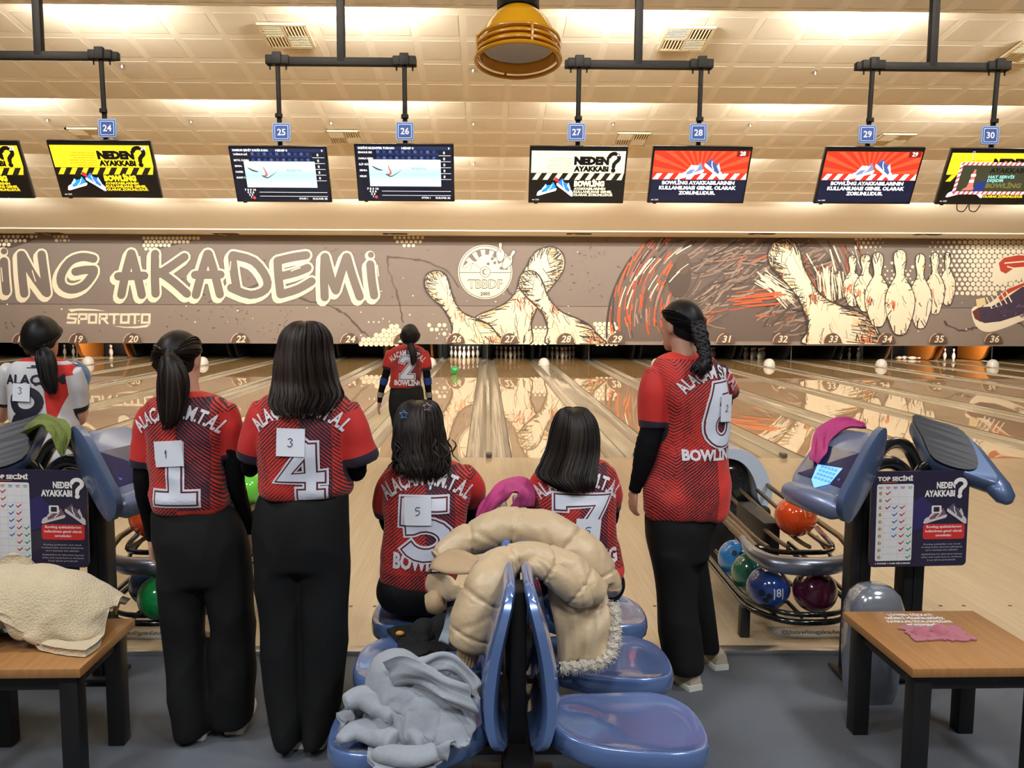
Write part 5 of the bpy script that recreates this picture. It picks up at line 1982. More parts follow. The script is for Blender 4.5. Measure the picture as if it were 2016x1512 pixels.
# approach dots
dm = MB().lathe([(0.0005, 0.0), (0.011, 0.0), (0.011, 0.0012), (0.0005, 0.0012)], 12).mesh('approach_dot', mat('dot_dark', rgb(70, 56, 44), 0.4))
for n in range(25, 30):
    for k in range(7):
        x = lane_x(n) + 0.5335 + (k - 3) * 0.1334
        if k in (0, 2, 3, 4, 6):
            o = link('approach_dot', dm)
            o.location = (x, 4.4, 0.0)
            tag(o, '%s dark dot of the approach dots before lane %s' % (['first', '', 'second', 'third', 'fourth', '', 'last'][k], nw(n)), 'floor dot', 'approach dots')

# ------------------------------------------------------------------ people
M_skin = mat('skin', rgb(196, 146, 122), 0.5, var=0.06, vscale=20)
M_trouser = mat('trouser_black', rgb(21, 22, 23), 0.8, bump=0.25, bscale=300, bdist=0.002, spec=0.25)
M_sleeve = mat('sleeve_black', rgb(14, 14, 17), 0.85, spec=0.15, bump=0.2, bscale=300, bdist=0.002)
M_paper = mat('paper_white', rgb(226, 230, 238), 0.6)
M_shoe = mat('shoe_canvas', rgb(192, 180, 156), 0.8, bump=0.3, bscale=260, bdist=0.002)
M_sole = mat('shoe_sole', rgb(226, 222, 214), 0.5)


def hair_mat(name, c1, c2):
    m = bpy.data.materials.new(name)
    m.use_nodes = True
    nt = m.node_tree
    b = nt.nodes['Principled BSDF']
    a = nt.nodes.new('ShaderNodeVertexColor')
    a.layer_name = 'Col'
    mx = nt.nodes.new('ShaderNodeMix')
    mx.data_type = 'RGBA'
    mx.inputs[6].default_value = c1
    mx.inputs[7].default_value = c2
    nt.links.new(a.outputs[0], mx.inputs[0])
    nt.links.new(mx.outputs[2], b.inputs['Base Color'])
    b.inputs['Roughness'].default_value = 0.45
    b.inputs['Specular IOR Level'].default_value = 0.22
    return m


H_black = hair_mat('hair_black', rgb(16, 14, 14), rgb(34, 28, 27))
H_brown = hair_mat('hair_brown', rgb(20, 15, 13), rgb(54, 40, 32))
H_dark = hair_mat('hair_dark_brown', rgb(20, 15, 14), rgb(44, 34, 28))


class NB:
    """tiny expression builder for shader math"""

    def __init__(self, nt):
        self.nt = nt

    def m(self, op, a, b=None, c=None):
        n = self.nt.nodes.new('ShaderNodeMath')
        n.operation = op
        for i, x in enumerate((a, b, c)):
            if x is None:
                continue
            if isinstance(x, (int, float)):
                n.inputs[i].default_value = x
            else:
                self.nt.links.new(x, n.inputs[i])
        return n.outputs[0]

    def mix(self, f, a, b):
        n = self.nt.nodes.new('ShaderNodeMix')
        n.data_type = 'RGBA'
        for i, x in ((0, f), (6, a), (7, b)):
            if isinstance(x, (int, float, tuple)):
                n.inputs[i].default_value = x
            else:
                self.nt.links.new(x, n.inputs[i])
        return n.outputs[2]

    def noise(self, vec, scale, detail=3):
        n = self.nt.nodes.new('ShaderNodeTexNoise')
        n.inputs['Scale'].default_value = scale
        n.inputs['Detail'].default_value = detail
        self.nt.links.new(vec, n.inputs['Vector'])
        return n.outputs[0]


def jersey_mat():
    m = bpy.data.materials.new('jersey_red')
    m.use_nodes = True
    nt = m.node_tree
    B = nt.nodes['Principled BSDF']
    B.inputs['Roughness'].default_value = 0.7
    B.inputs['Sheen Weight'].default_value = 0.15
    nb = NB(nt)
    at = nt.nodes.new('ShaderNodeAttribute')
    at.attribute_name = 'juv'
    sp = nt.nodes.new('ShaderNodeSeparateXYZ')
    nt.links.new(at.outputs['Vector'], sp.inputs[0])
    u, v, w = sp.outputs
    a2 = nt.nodes.new('ShaderNodeAttribute')
    a2.attribute_name = 'slv'
    s2 = nt.nodes.new('ShaderNodeSeparateXYZ')
    nt.links.new(a2.outputs['Vector'], s2.inputs[0])
    slv, cuff, _ = s2.outputs
    RED, RED2, DRK, NVY = rgb(212, 48, 36), rgb(196, 38, 32), rgb(52, 18, 26), rgb(32, 22, 42)
    # chevron stripes
    fold = nb.m('PINGPONG', nb.m('ADD', u, 10.0 * 0.17), 0.17)
    ph = nb.m('MULTIPLY', nb.m('SUBTRACT', v, nb.m('MULTIPLY', fold, -0.95)), 1.0 / 0.0145)
    fr = nb.m('FRACT', ph)
    n1 = nb.noise(at.outputs['Vector'], 7.0)
    n2 = nb.noise(at.outputs['Vector'], 120.0, 2)
    # darkness over the back: a dark column right of the spine, redder flanks
    col = nb.m('MULTIPLY', nb.m('GREATER_THAN', u, 0.0), nb.m('LESS_THAN', u, 0.115))
    flank = nb.m('GREATER_THAN', nb.m('ABSOLUTE', u), 0.145)
    low = nb.m('LESS_THAN', v, -0.33)
    duty = nb.m('ADD', 0.46, nb.m('MULTIPLY', col, 0.34))
    duty = nb.m('ADD', duty, nb.m('MULTIPLY', nb.m('LESS_THAN', v, -0.435), 0.22))
    duty = nb.m('ADD', duty, nb.m('MULTIPLY', nb.m('SUBTRACT', n1, 0.5), 1.1))
    duty = nb.m('SUBTRACT', duty, nb.m('MULTIPLY', flank, 0.12))
    duty = nb.m('SUBTRACT', duty, nb.m('MULTIPLY', nb.m('MULTIPLY', low, nb.m('LESS_THAN', u, 0.0)), 0.10))
    st = nb.m('LESS_THAN', fr, duty)
    dots = nb.m('MULTIPLY', nb.m('GREATER_THAN', n2, 0.62), nb.m('GREATER_THAN', n1, 0.42))
    dk = nb.mix(col, DRK, NVY)
    c = nb.mix(st, RED, dk)
    c = nb.mix(nb.m('MULTIPLY', dots, 0.85), c, DRK)
    # below the waist lettering: left half dark striped, right half plain
    tail = nb.m('MULTIPLY', nb.m('LESS_THAN', v, -0.435), nb.m('GREATER_THAN', u, -0.005))
    tailc = nb.mix(nb.m('GREATER_THAN', n2, 0.66), RED, DRK)
    c = nb.mix(tail, c, tailc)
    s = nb.m('GREATER_THAN', slv, 0.0)
    c = nb.mix(s, c, RED2)
    c = nb.mix(nb.m('MULTIPLY', s, nb.m('GREATER_THAN', cuff, 0.0)), c, NVY)
    # collar
    c = nb.mix(nb.m('GREATER_THAN', v, -0.012), c, RED)
    nt.links.new(c, B.inputs['Base Color'])
    n3 = nb.noise(at.outputs['Vector'], 420.0, 1)
    bp = nt.nodes.new('ShaderNodeBump')
    bp.inputs['Strength'].default_value = 0.12
    bp.inputs['Distance'].default_value = 0.001
    nt.links.new(n3, bp.inputs['Height'])
    nt.links.new(bp.outputs[0], B.inputs['Normal'])
    return m


def white_jersey_mat():
    m = bpy.data.materials.new('jersey_white')
    m.use_nodes = True
    nt = m.node_tree
    B = nt.nodes['Principled BSDF']
    B.inputs['Roughness'].default_value = 0.7
    nb = NB(nt)
    at = nt.nodes.new('ShaderNodeAttribute')
    at.attribute_name = 'juv'
    sp = nt.nodes.new('ShaderNodeSeparateXYZ')
    nt.links.new(at.outputs['Vector'], sp.inputs[0])
    u, v, w = sp.outputs
    a2 = nt.nodes.new('ShaderNodeAttribute')
    a2.attribute_name = 'slv'
    s2 = nt.nodes.new('ShaderNodeSeparateXYZ')
    nt.links.new(a2.outputs['Vector'], s2.inputs[0])
    slv, cuff, _ = s2.outputs
    WH, RD, NV = rgb(206, 204, 206), rgb(204, 42, 34), rgb(26, 26, 40)
    e = nb.m('ADD', u, nb.m('MULTIPLY', v, 0.10))
    pan = nb.m('MULTIPLY', nb.m('GREATER_THAN', e, 0.045), nb.m('LESS_THAN', nb.m('ADD', u, nb.m('MULTIPLY', nb.m('ABSOLUTE', nb.m('ADD', v, 0.10)), 0.35)), 0.19))
    pan = nb.m('MULTIPLY', pan, nb.m('LESS_THAN', v, -0.03))
    c = nb.mix(pan, WH, RD)
    s = nb.m('GREATER_THAN', slv, 0.0)
    c = nb.mix(s, c, WH)
    c = nb.mix(nb.m('MULTIPLY', s, nb.m('GREATER_THAN', cuff, 0.0)), c, NV)
    c = nb.mix(nb.m('GREATER_THAN', v, -0.012), c, RD)
    nt.links.new(c, B.inputs['Base Color'])
    return m


M_jersey = jersey_mat()
M_jwhite = white_jersey_mat()


def ell(c, hw, hd, n=28, e=0.82, yaw=0.0):
    out = []
    cs, sn = math.cos(yaw), math.sin(yaw)
    for k in range(n):
        a = 2 * PI * k / n
        x = hw * math.copysign(abs(math.cos(a)) ** e, math.cos(a))
        y = hd * math.copysign(abs(math.sin(a)) ** e, math.sin(a))
        out.append(Vector((c[0] + x * cs - y * sn, c[1] + x * sn + y * cs, c[2])))
    return out


def px_rings(rows, Y):
    """rows: (py, x_left, x_right, half depth, dy) traced outline -> (centre, half width, half depth)"""
    out = []
    for py, xl, xr, hd, dy in rows:
        a, b = at_y(xl, py, Y + dy), at_y(xr, py, Y + dy)
        out.append(((a + b) / 2, abs(b.x - a.x) / 2, hd))
    return out


def loft_rows(mb, R, grow=0.0, e=0.82):
    S = [tuple(c) + (w, d) for c, w, d in R]
    S = spline(S, 4)
    mb.loft([ell(s[:3], max(0.004, s[3] + grow), max(0.004, s[4] + grow), 28, e) for s in S])


def px_path(pts, Y):
    """pts: (px, py, dy, radius px) -> points and radii"""
    P, r = [], []
    for px, py, dy, rp in pts:
        P.append(at_y(px, py, Y + dy))
        r.append(rp * (Y + dy) / FPX)
    return P, r


def smooth_path(P, r, n=5):
    S = spline([tuple(p) + (q,) for p, q in zip(P, r)], n)
    return [Vector(s[:3]) for s in S], [max(0.002, s[3]) for s in S]


def hand_shape(mb, wrist, d, nrm, side, size=0.175, curl=0.5):
    """d: direction of the fingers, nrm: back of the hand, side: +1/-1 which way the thumb leaves"""
    d = Vector(d).normalized()
    nrm = Vector(nrm)
    nrm = (nrm - d * nrm.dot(d)).normalized()
    t = d.cross(nrm) * side
    k = size / 0.175
    pl = 0.088 * k
    rings = []
    for s, hw, hd in ((-0.01, 0.022, 0.018), (0.012, 0.026, 0.018), (0.045, 0.036, 0.016), (0.075, 0.040, 0.014), (pl, 0.038, 0.011)):
        c = wrist + d * s * k
        rings.append([c + t * (hw * k * math.cos(a)) + nrm * (hd * k * math.sin(a)) for a in [2 * PI * q / 14 for q in range(14)]])
    mb.loft(rings)
    for i, (off, ln) in enumerate(((0.030, 0.066), (0.010, 0.076), (-0.011, 0.070), (-0.030, 0.056))):
        p = wrist + d * (pl - 0.008) * k + t * off * k
        pts, rr = [p - d * 0.01], [0.0085 * k]
        ang = 0.0
        for seg, f in enumerate((0.42, 0.33, 0.25)):
            ang += curl * (0.55 + 0.25 * seg)
            p = p + (d * math.cos(ang) - nrm * math.sin(ang)) * ln * f * k + t * off * 0.06
            pts.append(p)
            rr.append((0.0084, 0.0078, 0.0062)[seg] * k)
        mb.tube(pts, rr, 8)
    p = wrist + d * 0.022 * k + t * 0.026 * k
    q = p + (d * 0.55 + t * 0.75 - nrm * 0.25).normalized() * 0.042 * k
    r_ = q + (d * 0.85 + t * 0.30 - nrm * 0.35).normalized() * 0.034 * k
    mb.tube([p - t * 0.012, p, q, r_], [0.012 * k, 0.0125 * k, 0.0098 * k, 0.007 * k], 8)


def head_shape(mb, c, yaw=0.0, pitch=0.0, k=1.0):
    """c: centre of the skull; faces +Y before yaw"""
    rot = Matrix.Rotation(yaw, 3, 'Z') @ Matrix.Rotation(pitch, 3, 'X')
    T = lambda x, y, z: Vector(c) + rot @ Vector((x * k, y * k, z * k))
    mb.sphere(c, 1.0, 28, 18, (0.074 * k, 0.094 * k, 0.100 * k), rot)
    rings = []
    for z, hw, y0, y1 in ((0.01, 0.066, -0.06, 0.092), (-0.03, 0.062, -0.05, 0.094), (-0.065, 0.056, -0.03, 0.092), (-0.095, 0.042, 0.0, 0.090), (-0.118, 0.022, 0.035, 0.085)):
        rings.append([T(hw * math.cos(a), (y0 + y1) / 2 + (y1 - y0) / 2 * math.sin(a), z) for a in [2 * PI * q / 20 for q in range(20)]])
    mb.loft(rings)
    mb.tube([T(0, 0.088, 0.02), T(0, 0.104, -0.012), T(0, 0.116, -0.034), T(0, 0.098, -0.046)], [0.008 * k, 0.010 * k, 0.013 * k, 0.008 * k], 10)
    mb.tube([T(-0.024, 0.088, -0.072), T(0, 0.097, -0.070), T(0.024, 0.088, -0.072)], [0.004 * k, 0.009 * k, 0.004 * k], 8)
    mb.tube([T(-0.05, 0.082, 0.022), T(-0.02, 0.092, 0.026), T(0.02, 0.092, 0.026), T(0.05, 0.082, 0.022)], [0.006 * k, 0.008 * k, 0.008 * k, 0.006 * k], 8)
    for s in (-1, 1):
        mb.sphere(T(s * 0.076, 0.0, -0.012), 1.0, 12, 8, (0.010 * k, 0.020 * k, 0.031 * k), rot)
    return T


def tubes(P, r, name, m, parent, inv, wr=0.0, seed=0, n=18):
    P, r = smooth_path(P, r, 8)
    r = [q * (1 + wr * math.sin(i * 2.3 + seed) * math.sin(i * 0.9 + 2 * seed)) for i, q in enumerate(r)]
    return MB().tube([inv @ p for p in P], r, n).build(name, m, parent, True, 80)


def shoe_obj(P, yaw, parent, inv, col=None, L=0.26):
    rot = Matrix.Rotation(yaw, 3, 'Z')
    out = MB()
    sole = MB()
    rows = [(-0.11, 0.030, 0.062), (-0.095, 0.036, 0.075), (-0.05, 0.037, 0.080), (0.0, 0.036, 0.075), (0.06, 0.043, 0.058), (0.11, 0.042, 0.045), (0.14, 0.030, 0.036), (0.152, 0.012, 0.030)]
    rings, sr = [], []
    for y, hw, h in rows:
        rings.append([inv @ (P + rot @ Vector((hw * math.cos(a), y * L / 0.26, 0.024 + max(0, h * math.sin(a)) - 0.004))) for a in [PI * q / 10 for q in range(11)]] + [inv @ (P + rot @ Vector((-hw * 0.5, y * L / 0.26, 0.02))), inv @ (P + rot @ Vector((hw * 0.5, y * L / 0.26, 0.02)))])
        hs = hw + 0.004
        sr.append([inv @ (P + rot @ Vector((x, y * L / 0.26 * 1.03, z))) for x, z in ((hs, 0.0), (hs, 0.022), (hs - 0.006, 0.027), (-hs + 0.006, 0.027), (-hs, 0.022), (-hs, 0.0))])
    o = out.loft(rings).build('shoe', col or M_shoe, parent, True, 50)
    sole.loft(sr).build('sole', M_sole, o, True, 50)
    return o


class Hair:
    def __init__(self, seed):
        self.r = random.Random(seed)
        self.mb = MB()
        self.c = []

    def lock(self, pts, r0, r1=0.001, flat=0.45, tone=None, n=6, up=None, mid=None):
        b = len(self.mb.v)
        N = len(pts)
        rs = []
        for i in range(N):
            t = i / (N - 1)
            q = r0 * (1 - t ** 3) + r1 * t ** 3
            q *= min(1.0, 0.5 + 3 * t)
            rs.append((q, q * flat))
        self.mb.tube(pts, rs, n, up=up)
        tone = self.r.random() ** 1.5 if tone is None else tone
        self.c += [tone] * (len(self.mb.v) - b)

    def solid(self, mb, tone=0.1):
        self.mb.add(mb.v, mb.f)
        self.c += [tone] * len(mb.v)

    def build(self, m, parent, inv, name='hair'):
        self.mb.v = [tuple(inv @ Vector(p)) for p in self.mb.v]
        me = self.mb.mesh(name, m, True, 70)
        ca = me.color_attributes.new('Col', 'FLOAT_COLOR', 'POINT')
        arr = np.repeat(np.array(self.c, dtype=np.float32)[:, None], 4, axis=1)
        arr[:, 3] = 1
        ca.data.foreach_set('color', arr.ravel())
        return link(name, me, parent)


def fall_hair(seed, rows, Y, n=90, wave=0.0, jag=0.05, tone=None, r0=0.0085, inner=0.9, fmin=-0.97, fmax=0.97):
    """long loose hair: rows (py, xl, xr, half depth, dy) traced from crown to tips"""
    h = Hair(seed)
    R = px_rings(rows, Y)
    S = spline([tuple(c) + (w, d) for c, w, d in R], 5)
    cut = int(len(S) * 0.93)
    vol = MB().loft([ell(s[:3], max(0.003, s[3] * inner), max(0.003, s[4] * inner), 26, 1.0) for s in S[:cut]])
    h.solid(vol, 0.12)
    for k in range(n):
        back = h.r.random() < 0.86
        f = h.r.uniform(fmin, fmax)
        ph = h.r.uniform(0, 6.28)
        amp = wave * h.r.uniform(0.4, 1.2)
        end = h.r.uniform(1 - jag, 1.0)
        start = h.r.choice((0.0, 0.0, 0.02, 0.05))
        out = h.r.uniform(-0.003, 0.006)
        pts = []
        M = int(len(S) * end)
        for i in range(int(start * len(S)), M):
            x, y, z, w, d = S[i]
            t = i / len(S)
            ff = f + 0.02 * math.sin(5 * t + ph)
            ff = max(-1, min(1, ff))
            sq = math.sqrt(max(0.0, 1 - ff * ff))
            yy = y - (d + out) * sq if back else y + (d * 0.6) * sq
            wv = amp * math.sin(t * 22 + ph) * t
            pts.append(Vector((x + (w + out) * ff + wv, yy - abs(wv) * 0.4, z)))
        if len(pts) > 4:
            h.lock(pts, r0 * h.r.uniform(0.6, 1.3), 0.0012, 0.4, None, 6, up=(0, -1, 0))
    return h


def scalp_hair(h, c, k=1.0, yaw=0.0, gather=None, n=70, front=0.35, tone=0.12, low=-0.35, scale=(0.083, 0.104, 0.106)):
    """combed-back hair over the skull, strands run to the gather point"""
    rot = Matrix.Rotation(yaw, 3, 'Z')
    sc = [q * k for q in scale]
    mb = MB()
    rings = []
    N, Mm = 26, 12
    for i in range(Mm + 1):
        ring = []
        for j in range(N):
            a = 2 * PI * j / N
            # polar angle limit: high on the forehead, low on the nape
            fy = math.sin(a)
            lim = math.radians(62 + 56 * (1 - max(-1, min(1, fy + 0.1))) / 2 + (20 if fy < -0.2 else 0))
            t = lim * i / Mm
            p = Vector((math.sin(t) * math.cos(a) * sc[0], math.sin(t) * math.sin(a) * sc[1], math.cos(t) * sc[2]))
            ring.append(Vector(c) + rot @ p)
        rings.append(ring)
    rings.append([Vector(c) + (p - Vector(c)) * 0.8 for p in rings[-1]])
    mb.loft(rings)
    h.solid(mb, tone)
    G = Vector(gather)
    gl = rot.inverted() @ (G - Vector(c))
    for q in range(n):
        a = h.r.uniform(0, 2 * PI)
        fy = math.sin(a)
        lim = math.radians(60 + 56 * (1 - max(-1, min(1, fy + 0.1))) / 2)
        p0 = Vector((math.sin(lim) * math.cos(a), math.sin(lim) * math.sin(a), math.cos(lim)))
        p1 = Vector((gl.x / sc[0], gl.y / sc[1], gl.z / sc[2])).normalized()
        if p0.dot(p1) < -0.6:
            continue
        pts = []
        for i in range(11):
            t = i / 10
            v = p0.lerp(p1, t)
            if v.length < 1e-3:
                continue
            v.normalize()
            v *= 1.015 + 0.012 * h.r.random()
            pts.append(Vector(c) + rot @ Vector((v.x * sc[0], v.y * sc[1], v.z * sc[2])))
        h.lock(pts, 0.007 * k * h.r.uniform(0.6, 1.2), 0.004 * k, 0.35)


def tail_hair(h, pts, Y, n=44, spread=1.0, jag=0.12, wave=0.004):
    """pts: (px, py, dy, radius px) axis of a ponytail"""
    P, r = px_path(pts, Y)
    P, r = smooth_path(P, r, 6)
    h.solid(MB().tube(P[:int(len(P) * 0.9)], [q * 0.8 for q in r[:int(len(P) * 0.9)]], 12), 0.1)
    for k in range(n):
        a = h.r.uniform(0, 2 * PI)
        rr = math.sqrt(h.r.uniform(0.35, 1.0)) * spread
        end = h.r.uniform(1 - jag, 1)
        ph = h.r.uniform(0, 6)
        L = []
        for i in range(int(len(P) * end)):
            t = i / len(P)
            L.append(P[i] + Vector((math.cos(a) * r[i] * rr + wave * math.sin(9 * t + ph), math.sin(a) * r[i] * rr * 0.8, 0)))
        if len(L) > 4:
            h.lock(L, 0.0065 * h.r.uniform(0.6, 1.3), 0.0012, 0.5)


WRINK = dict(shirt=0.0125, trouser=0.011)


def make_person(label, Y, base_px, voxel, head, neck, shirt, sleeves, arms, trousers, legs, feet, skinarm=False, shirt_mat=None, back=None, yaw_back=0.0, hands=(), bare_to=None,
                seed=1, shoe_col=None, group=None, tuck=True, trouser_mat=None, extra_body=None):
    """everything traced at depth Y; base_px: picture point between the feet"""
    b0 = at_y(base_px[0], 900, Y)
    base = Vector((b0.x, Y, base_px[1]))
    inv = Matrix.Translation(-base)
    shR = px_rings(shirt, Y)
    trR = px_rings(trousers, Y)
    # --- body, one skin
    mb = MB()
    hc = at_y(head[0], head[1], Y + head[2])
    head_shape(mb, hc, head[3], head[4] if len(head) > 4 else 0.0, head[5] if len(head) > 5 else 1.0)
    P, r = px_path(neck, Y)
    mb.tube(*smooth_path(P, r), 18)
    loft_rows(mb, shR, -0.018)
    loft_rows(mb, trR, -0.02)
    for A in arms:
        P, r = px_path(A, Y)
        P, r = smooth_path(P, [max(0.02, q - 0.009) for q in r])
        mb.tube(P, r, 16)
    for Lg in legs:
        S = px_rings(Lg, Y)
        n_ = len(S)
        P = [c for c, w, d in S]
        mb.tube(P, [min(0.075 - 0.035 * i / n_, w * 0.8) for i, (c, w, d) in enumerate(S)], 14)
    for f in feet:
        c = Vector((f[0], f[1], f[2]))
        rot = Matrix.Rotation(f[3], 3, 'Z')
        mb.tube([c + rot @ Vector((0, -0.07, 0.05)), c + rot @ Vector((0, 0.02, 0.045)), c + rot @ Vector((0, 0.10, 0.038))], [0.028, 0.030, 0.026], 12)
    for (hx, hy, hdy, d, nrm, sd, sz, cu) in hands:
        hand_shape(mb, at_y(hx, hy, Y + hdy), d, nrm, sd, sz, cu)
    if extra_body:
        extra_body(mb)
    v, f = remesh(mb, voxel, 4, 0.45)
    v = v - np.array(base)
    person = link('person', mesh_vf('person', v, f, M_skin))
    person.location = base
    tag(person, label, 'person', group)
    # --- shirt
    mb = MB()
    loft_rows(mb, shR)
    sl = []
    for S in sleeves:
        P, r = px_path(S, Y)
        P, r = smooth_path(P, r)
        mb.tube(P, r, 20)
        sl.append((P, r))
    v, f = remesh(mb, max(0.0065, voxel), 5, 0.5)
    nrm = vnormals(v, f)
    rel = v - np.array(base)
    w = waves(rel, seed, 26, 6, (1, 1, 0.55)) + 0.6 * waves(rel, seed + 9, 48, 5, (0.7, 0.7, 1))
    ridge = 1 - np.abs(waves(rel + 0.3, seed + 3, 17, 4, (1, 1, 0.7))) * 2
    zt, zb = v[:, 2].max(), v[:, 2].min()
    low = np.clip((zt - v[:, 2]) / (zt - zb), 0, 1)
    v = v + nrm * ((w * 0.6 + ridge * 0.5) * WRINK['shirt'] * (0.35 + 0.9 * low))[:, None]
    v = lap(v, f, 1, 0.4)
    bc = at_y(back[0], back[1], Y)
    ax = np.array((math.cos(yaw_back), math.sin(yaw_back), 0.0))
    juv = np.stack([(v - np.array(bc)) @ ax, v[:, 2] - bc.z, np.zeros(len(v))], 1)
    sv = np.full((len(v), 3), -1.0)
    for P, r in sl:
        A0, A1 = np.array(P[0]), np.array(P[-1])
        d = A1 - A0
        L = np.linalg.norm(d)
        d = d / L
        pts = np.array([list(p) for p in P])
        rad = np.array(r)
        dist = np.full(len(v), 9.0)
        for p_, q_ in zip(pts, rad):
            dist = np.minimum(dist, np.linalg.norm(v - p_, axis=1) / q_)
        pj = (v - A0) @ d
        val = np.minimum(pj - 0.015, (1.28 - dist) * 0.05)
        better = val > sv[:, 0]
        sv[better, 0] = val[better]
        sv[better, 1] = (pj - L + 0.028)[better]
    me = mesh_vf('jersey', v - np.array(base), f, shirt_mat or M_jersey)
    for nm, arr in (('juv', juv), ('slv', sv)):
        a_ = me.attributes.new(nm, 'FLOAT_VECTOR', 'POINT')
        a_.data.foreach_set('vector', arr.astype(np.float32).ravel())
    jersey = link('jersey', me, person)
    bvh = BVHTree.FromPolygons([Vector(p) for p in v.tolist()], f.tolist())
    # --- trousers
    mb = MB()
    loft_rows(mb, trR)
    for Lg in legs:
        loft_rows(mb, px_rings(Lg, Y), 0.0, 0.92)
    v, f = remesh(mb, max(0.008, voxel), 16, 0.5)
    nrm = vnormals(v, f)
    rel = v - np.array(base)
    w = waves(rel, seed + 20, 16, 5, (1, 1, 0.35)) + 0.5 * (1 - 2 * np.abs(waves(rel, seed + 21, 22, 4, (0.8, 0.8, 1))))
    v = v + nrm * (w * WRINK['trouser'])[:, None]
    link('trousers', mesh_vf('trousers', v - np.array(base), f, trouser_mat or M_trouser), person)
    # --- long under-sleeves
    for i, A in enumerate(arms):
        P, r = px_path(A, Y)
        tubes(P, r, 'long_sleeve', M_skin if skinarm else M_sleeve, person, inv, 0.04, seed + i)
    for fpos in feet:
        shoe_obj(Vector(fpos[:3]), fpos[3], person, inv, shoe_col)

    U = Vector((math.cos(yaw_back), math.sin(yaw_back), 0))
    Nn = Vector((-math.sin(yaw_back), math.cos(yaw_back), 0))

    def onback(off=0.0035):
        cache = {}

        def fn(a, b_, l):
            o = bc + U * a + Vector((0, 0, b_)) - Nn * 0.6
            hit = bvh.ray_cast(o, Nn, 1.2)
            if hit[0] is None:
                return None
            return inv @ (hit[0] - Nn * (off + 0.0005 * l))
        return fn
    person['_'] = 0
    del person['_']
    return dict(person=person, jersey=jersey, inv=inv, base=base, onback=onback, bc=bc, U=U, N=Nn, bvh=bvh, hc=hc)


LETTER = rgb(226, 224, 230)
NUMW, NUMD = rgb(214, 220, 232), rgb(96, 22, 32)


def back_print(P, arc_r=0.21, arc_y=-0.085, width=0.38, num=None, nx=0.0, ny=-0.30, bowling=None, text='ALAÇAM Ş.M.T.A.L', h=0.05, arc_off=0.0):
    p = Print()

    def warp(u, v):
        a = u / arc_r
        return ((arc_r + v) * math.sin(a), (arc_r + v) * math.cos(a) - arc_r)
    p.text(text, arc_off, arc_y, h, LETTER, 1, 'c', 0.03, 0, 1, width, 1.0, warp)
    p.refine(0.02)
    p.build('school_lettering', P['onback'](), M_print, P['jersey'], True, False)
    if num:
        outl, dark, fill = Print(), Print(), Print()
        strokes, w = num
        for s in strokes:
            s = [(x + nx, y + ny) for x, y in s]
            for q, ww, col in ((outl, w + 0.027, NUMW), (dark, w + 0.012, NUMD), (fill, w, NUMW)):
                e0, e1 = Vector(s[0]) - Vector(s[1]), Vector(s[-1]) - Vector(s[-2])
                ext = (ww - w) / 2
                closed = (Vector(s[0]) - Vector(s[-1])).length < 1e-6
                ss = s if closed else [tuple(Vector(s[0]) + e0.normalized() * ext)] + s[1:-1] + [tuple(Vector(s[-1]) + e1.normalized() * ext)]
                q.stroke(ss, ww, col, 1, False)
        for q, off, nm in ((outl, 0.003, 'number_border'), (dark, 0.0045, 'number_inline'), (fill, 0.006, 'number')):
            # strokes of one glyph overlap: stagger them a hair
            q.settle()
            q.refine(0.014)
            q.build(nm, P['onback'](off), M_print, P['jersey'], True, False)
    if bowling:
        bx, by, bw, bh, tilt = bowling
        p = Print()
        p.text('BOWLİNG', bx, by, bh, LETTER, 1, 'c', 0.05, 0, 1, bw, 1, None, 2, tilt)
        p.refine(0.02)
        p.build('bowling_lettering', P['onback'](), M_print, P['jersey'], True, False)


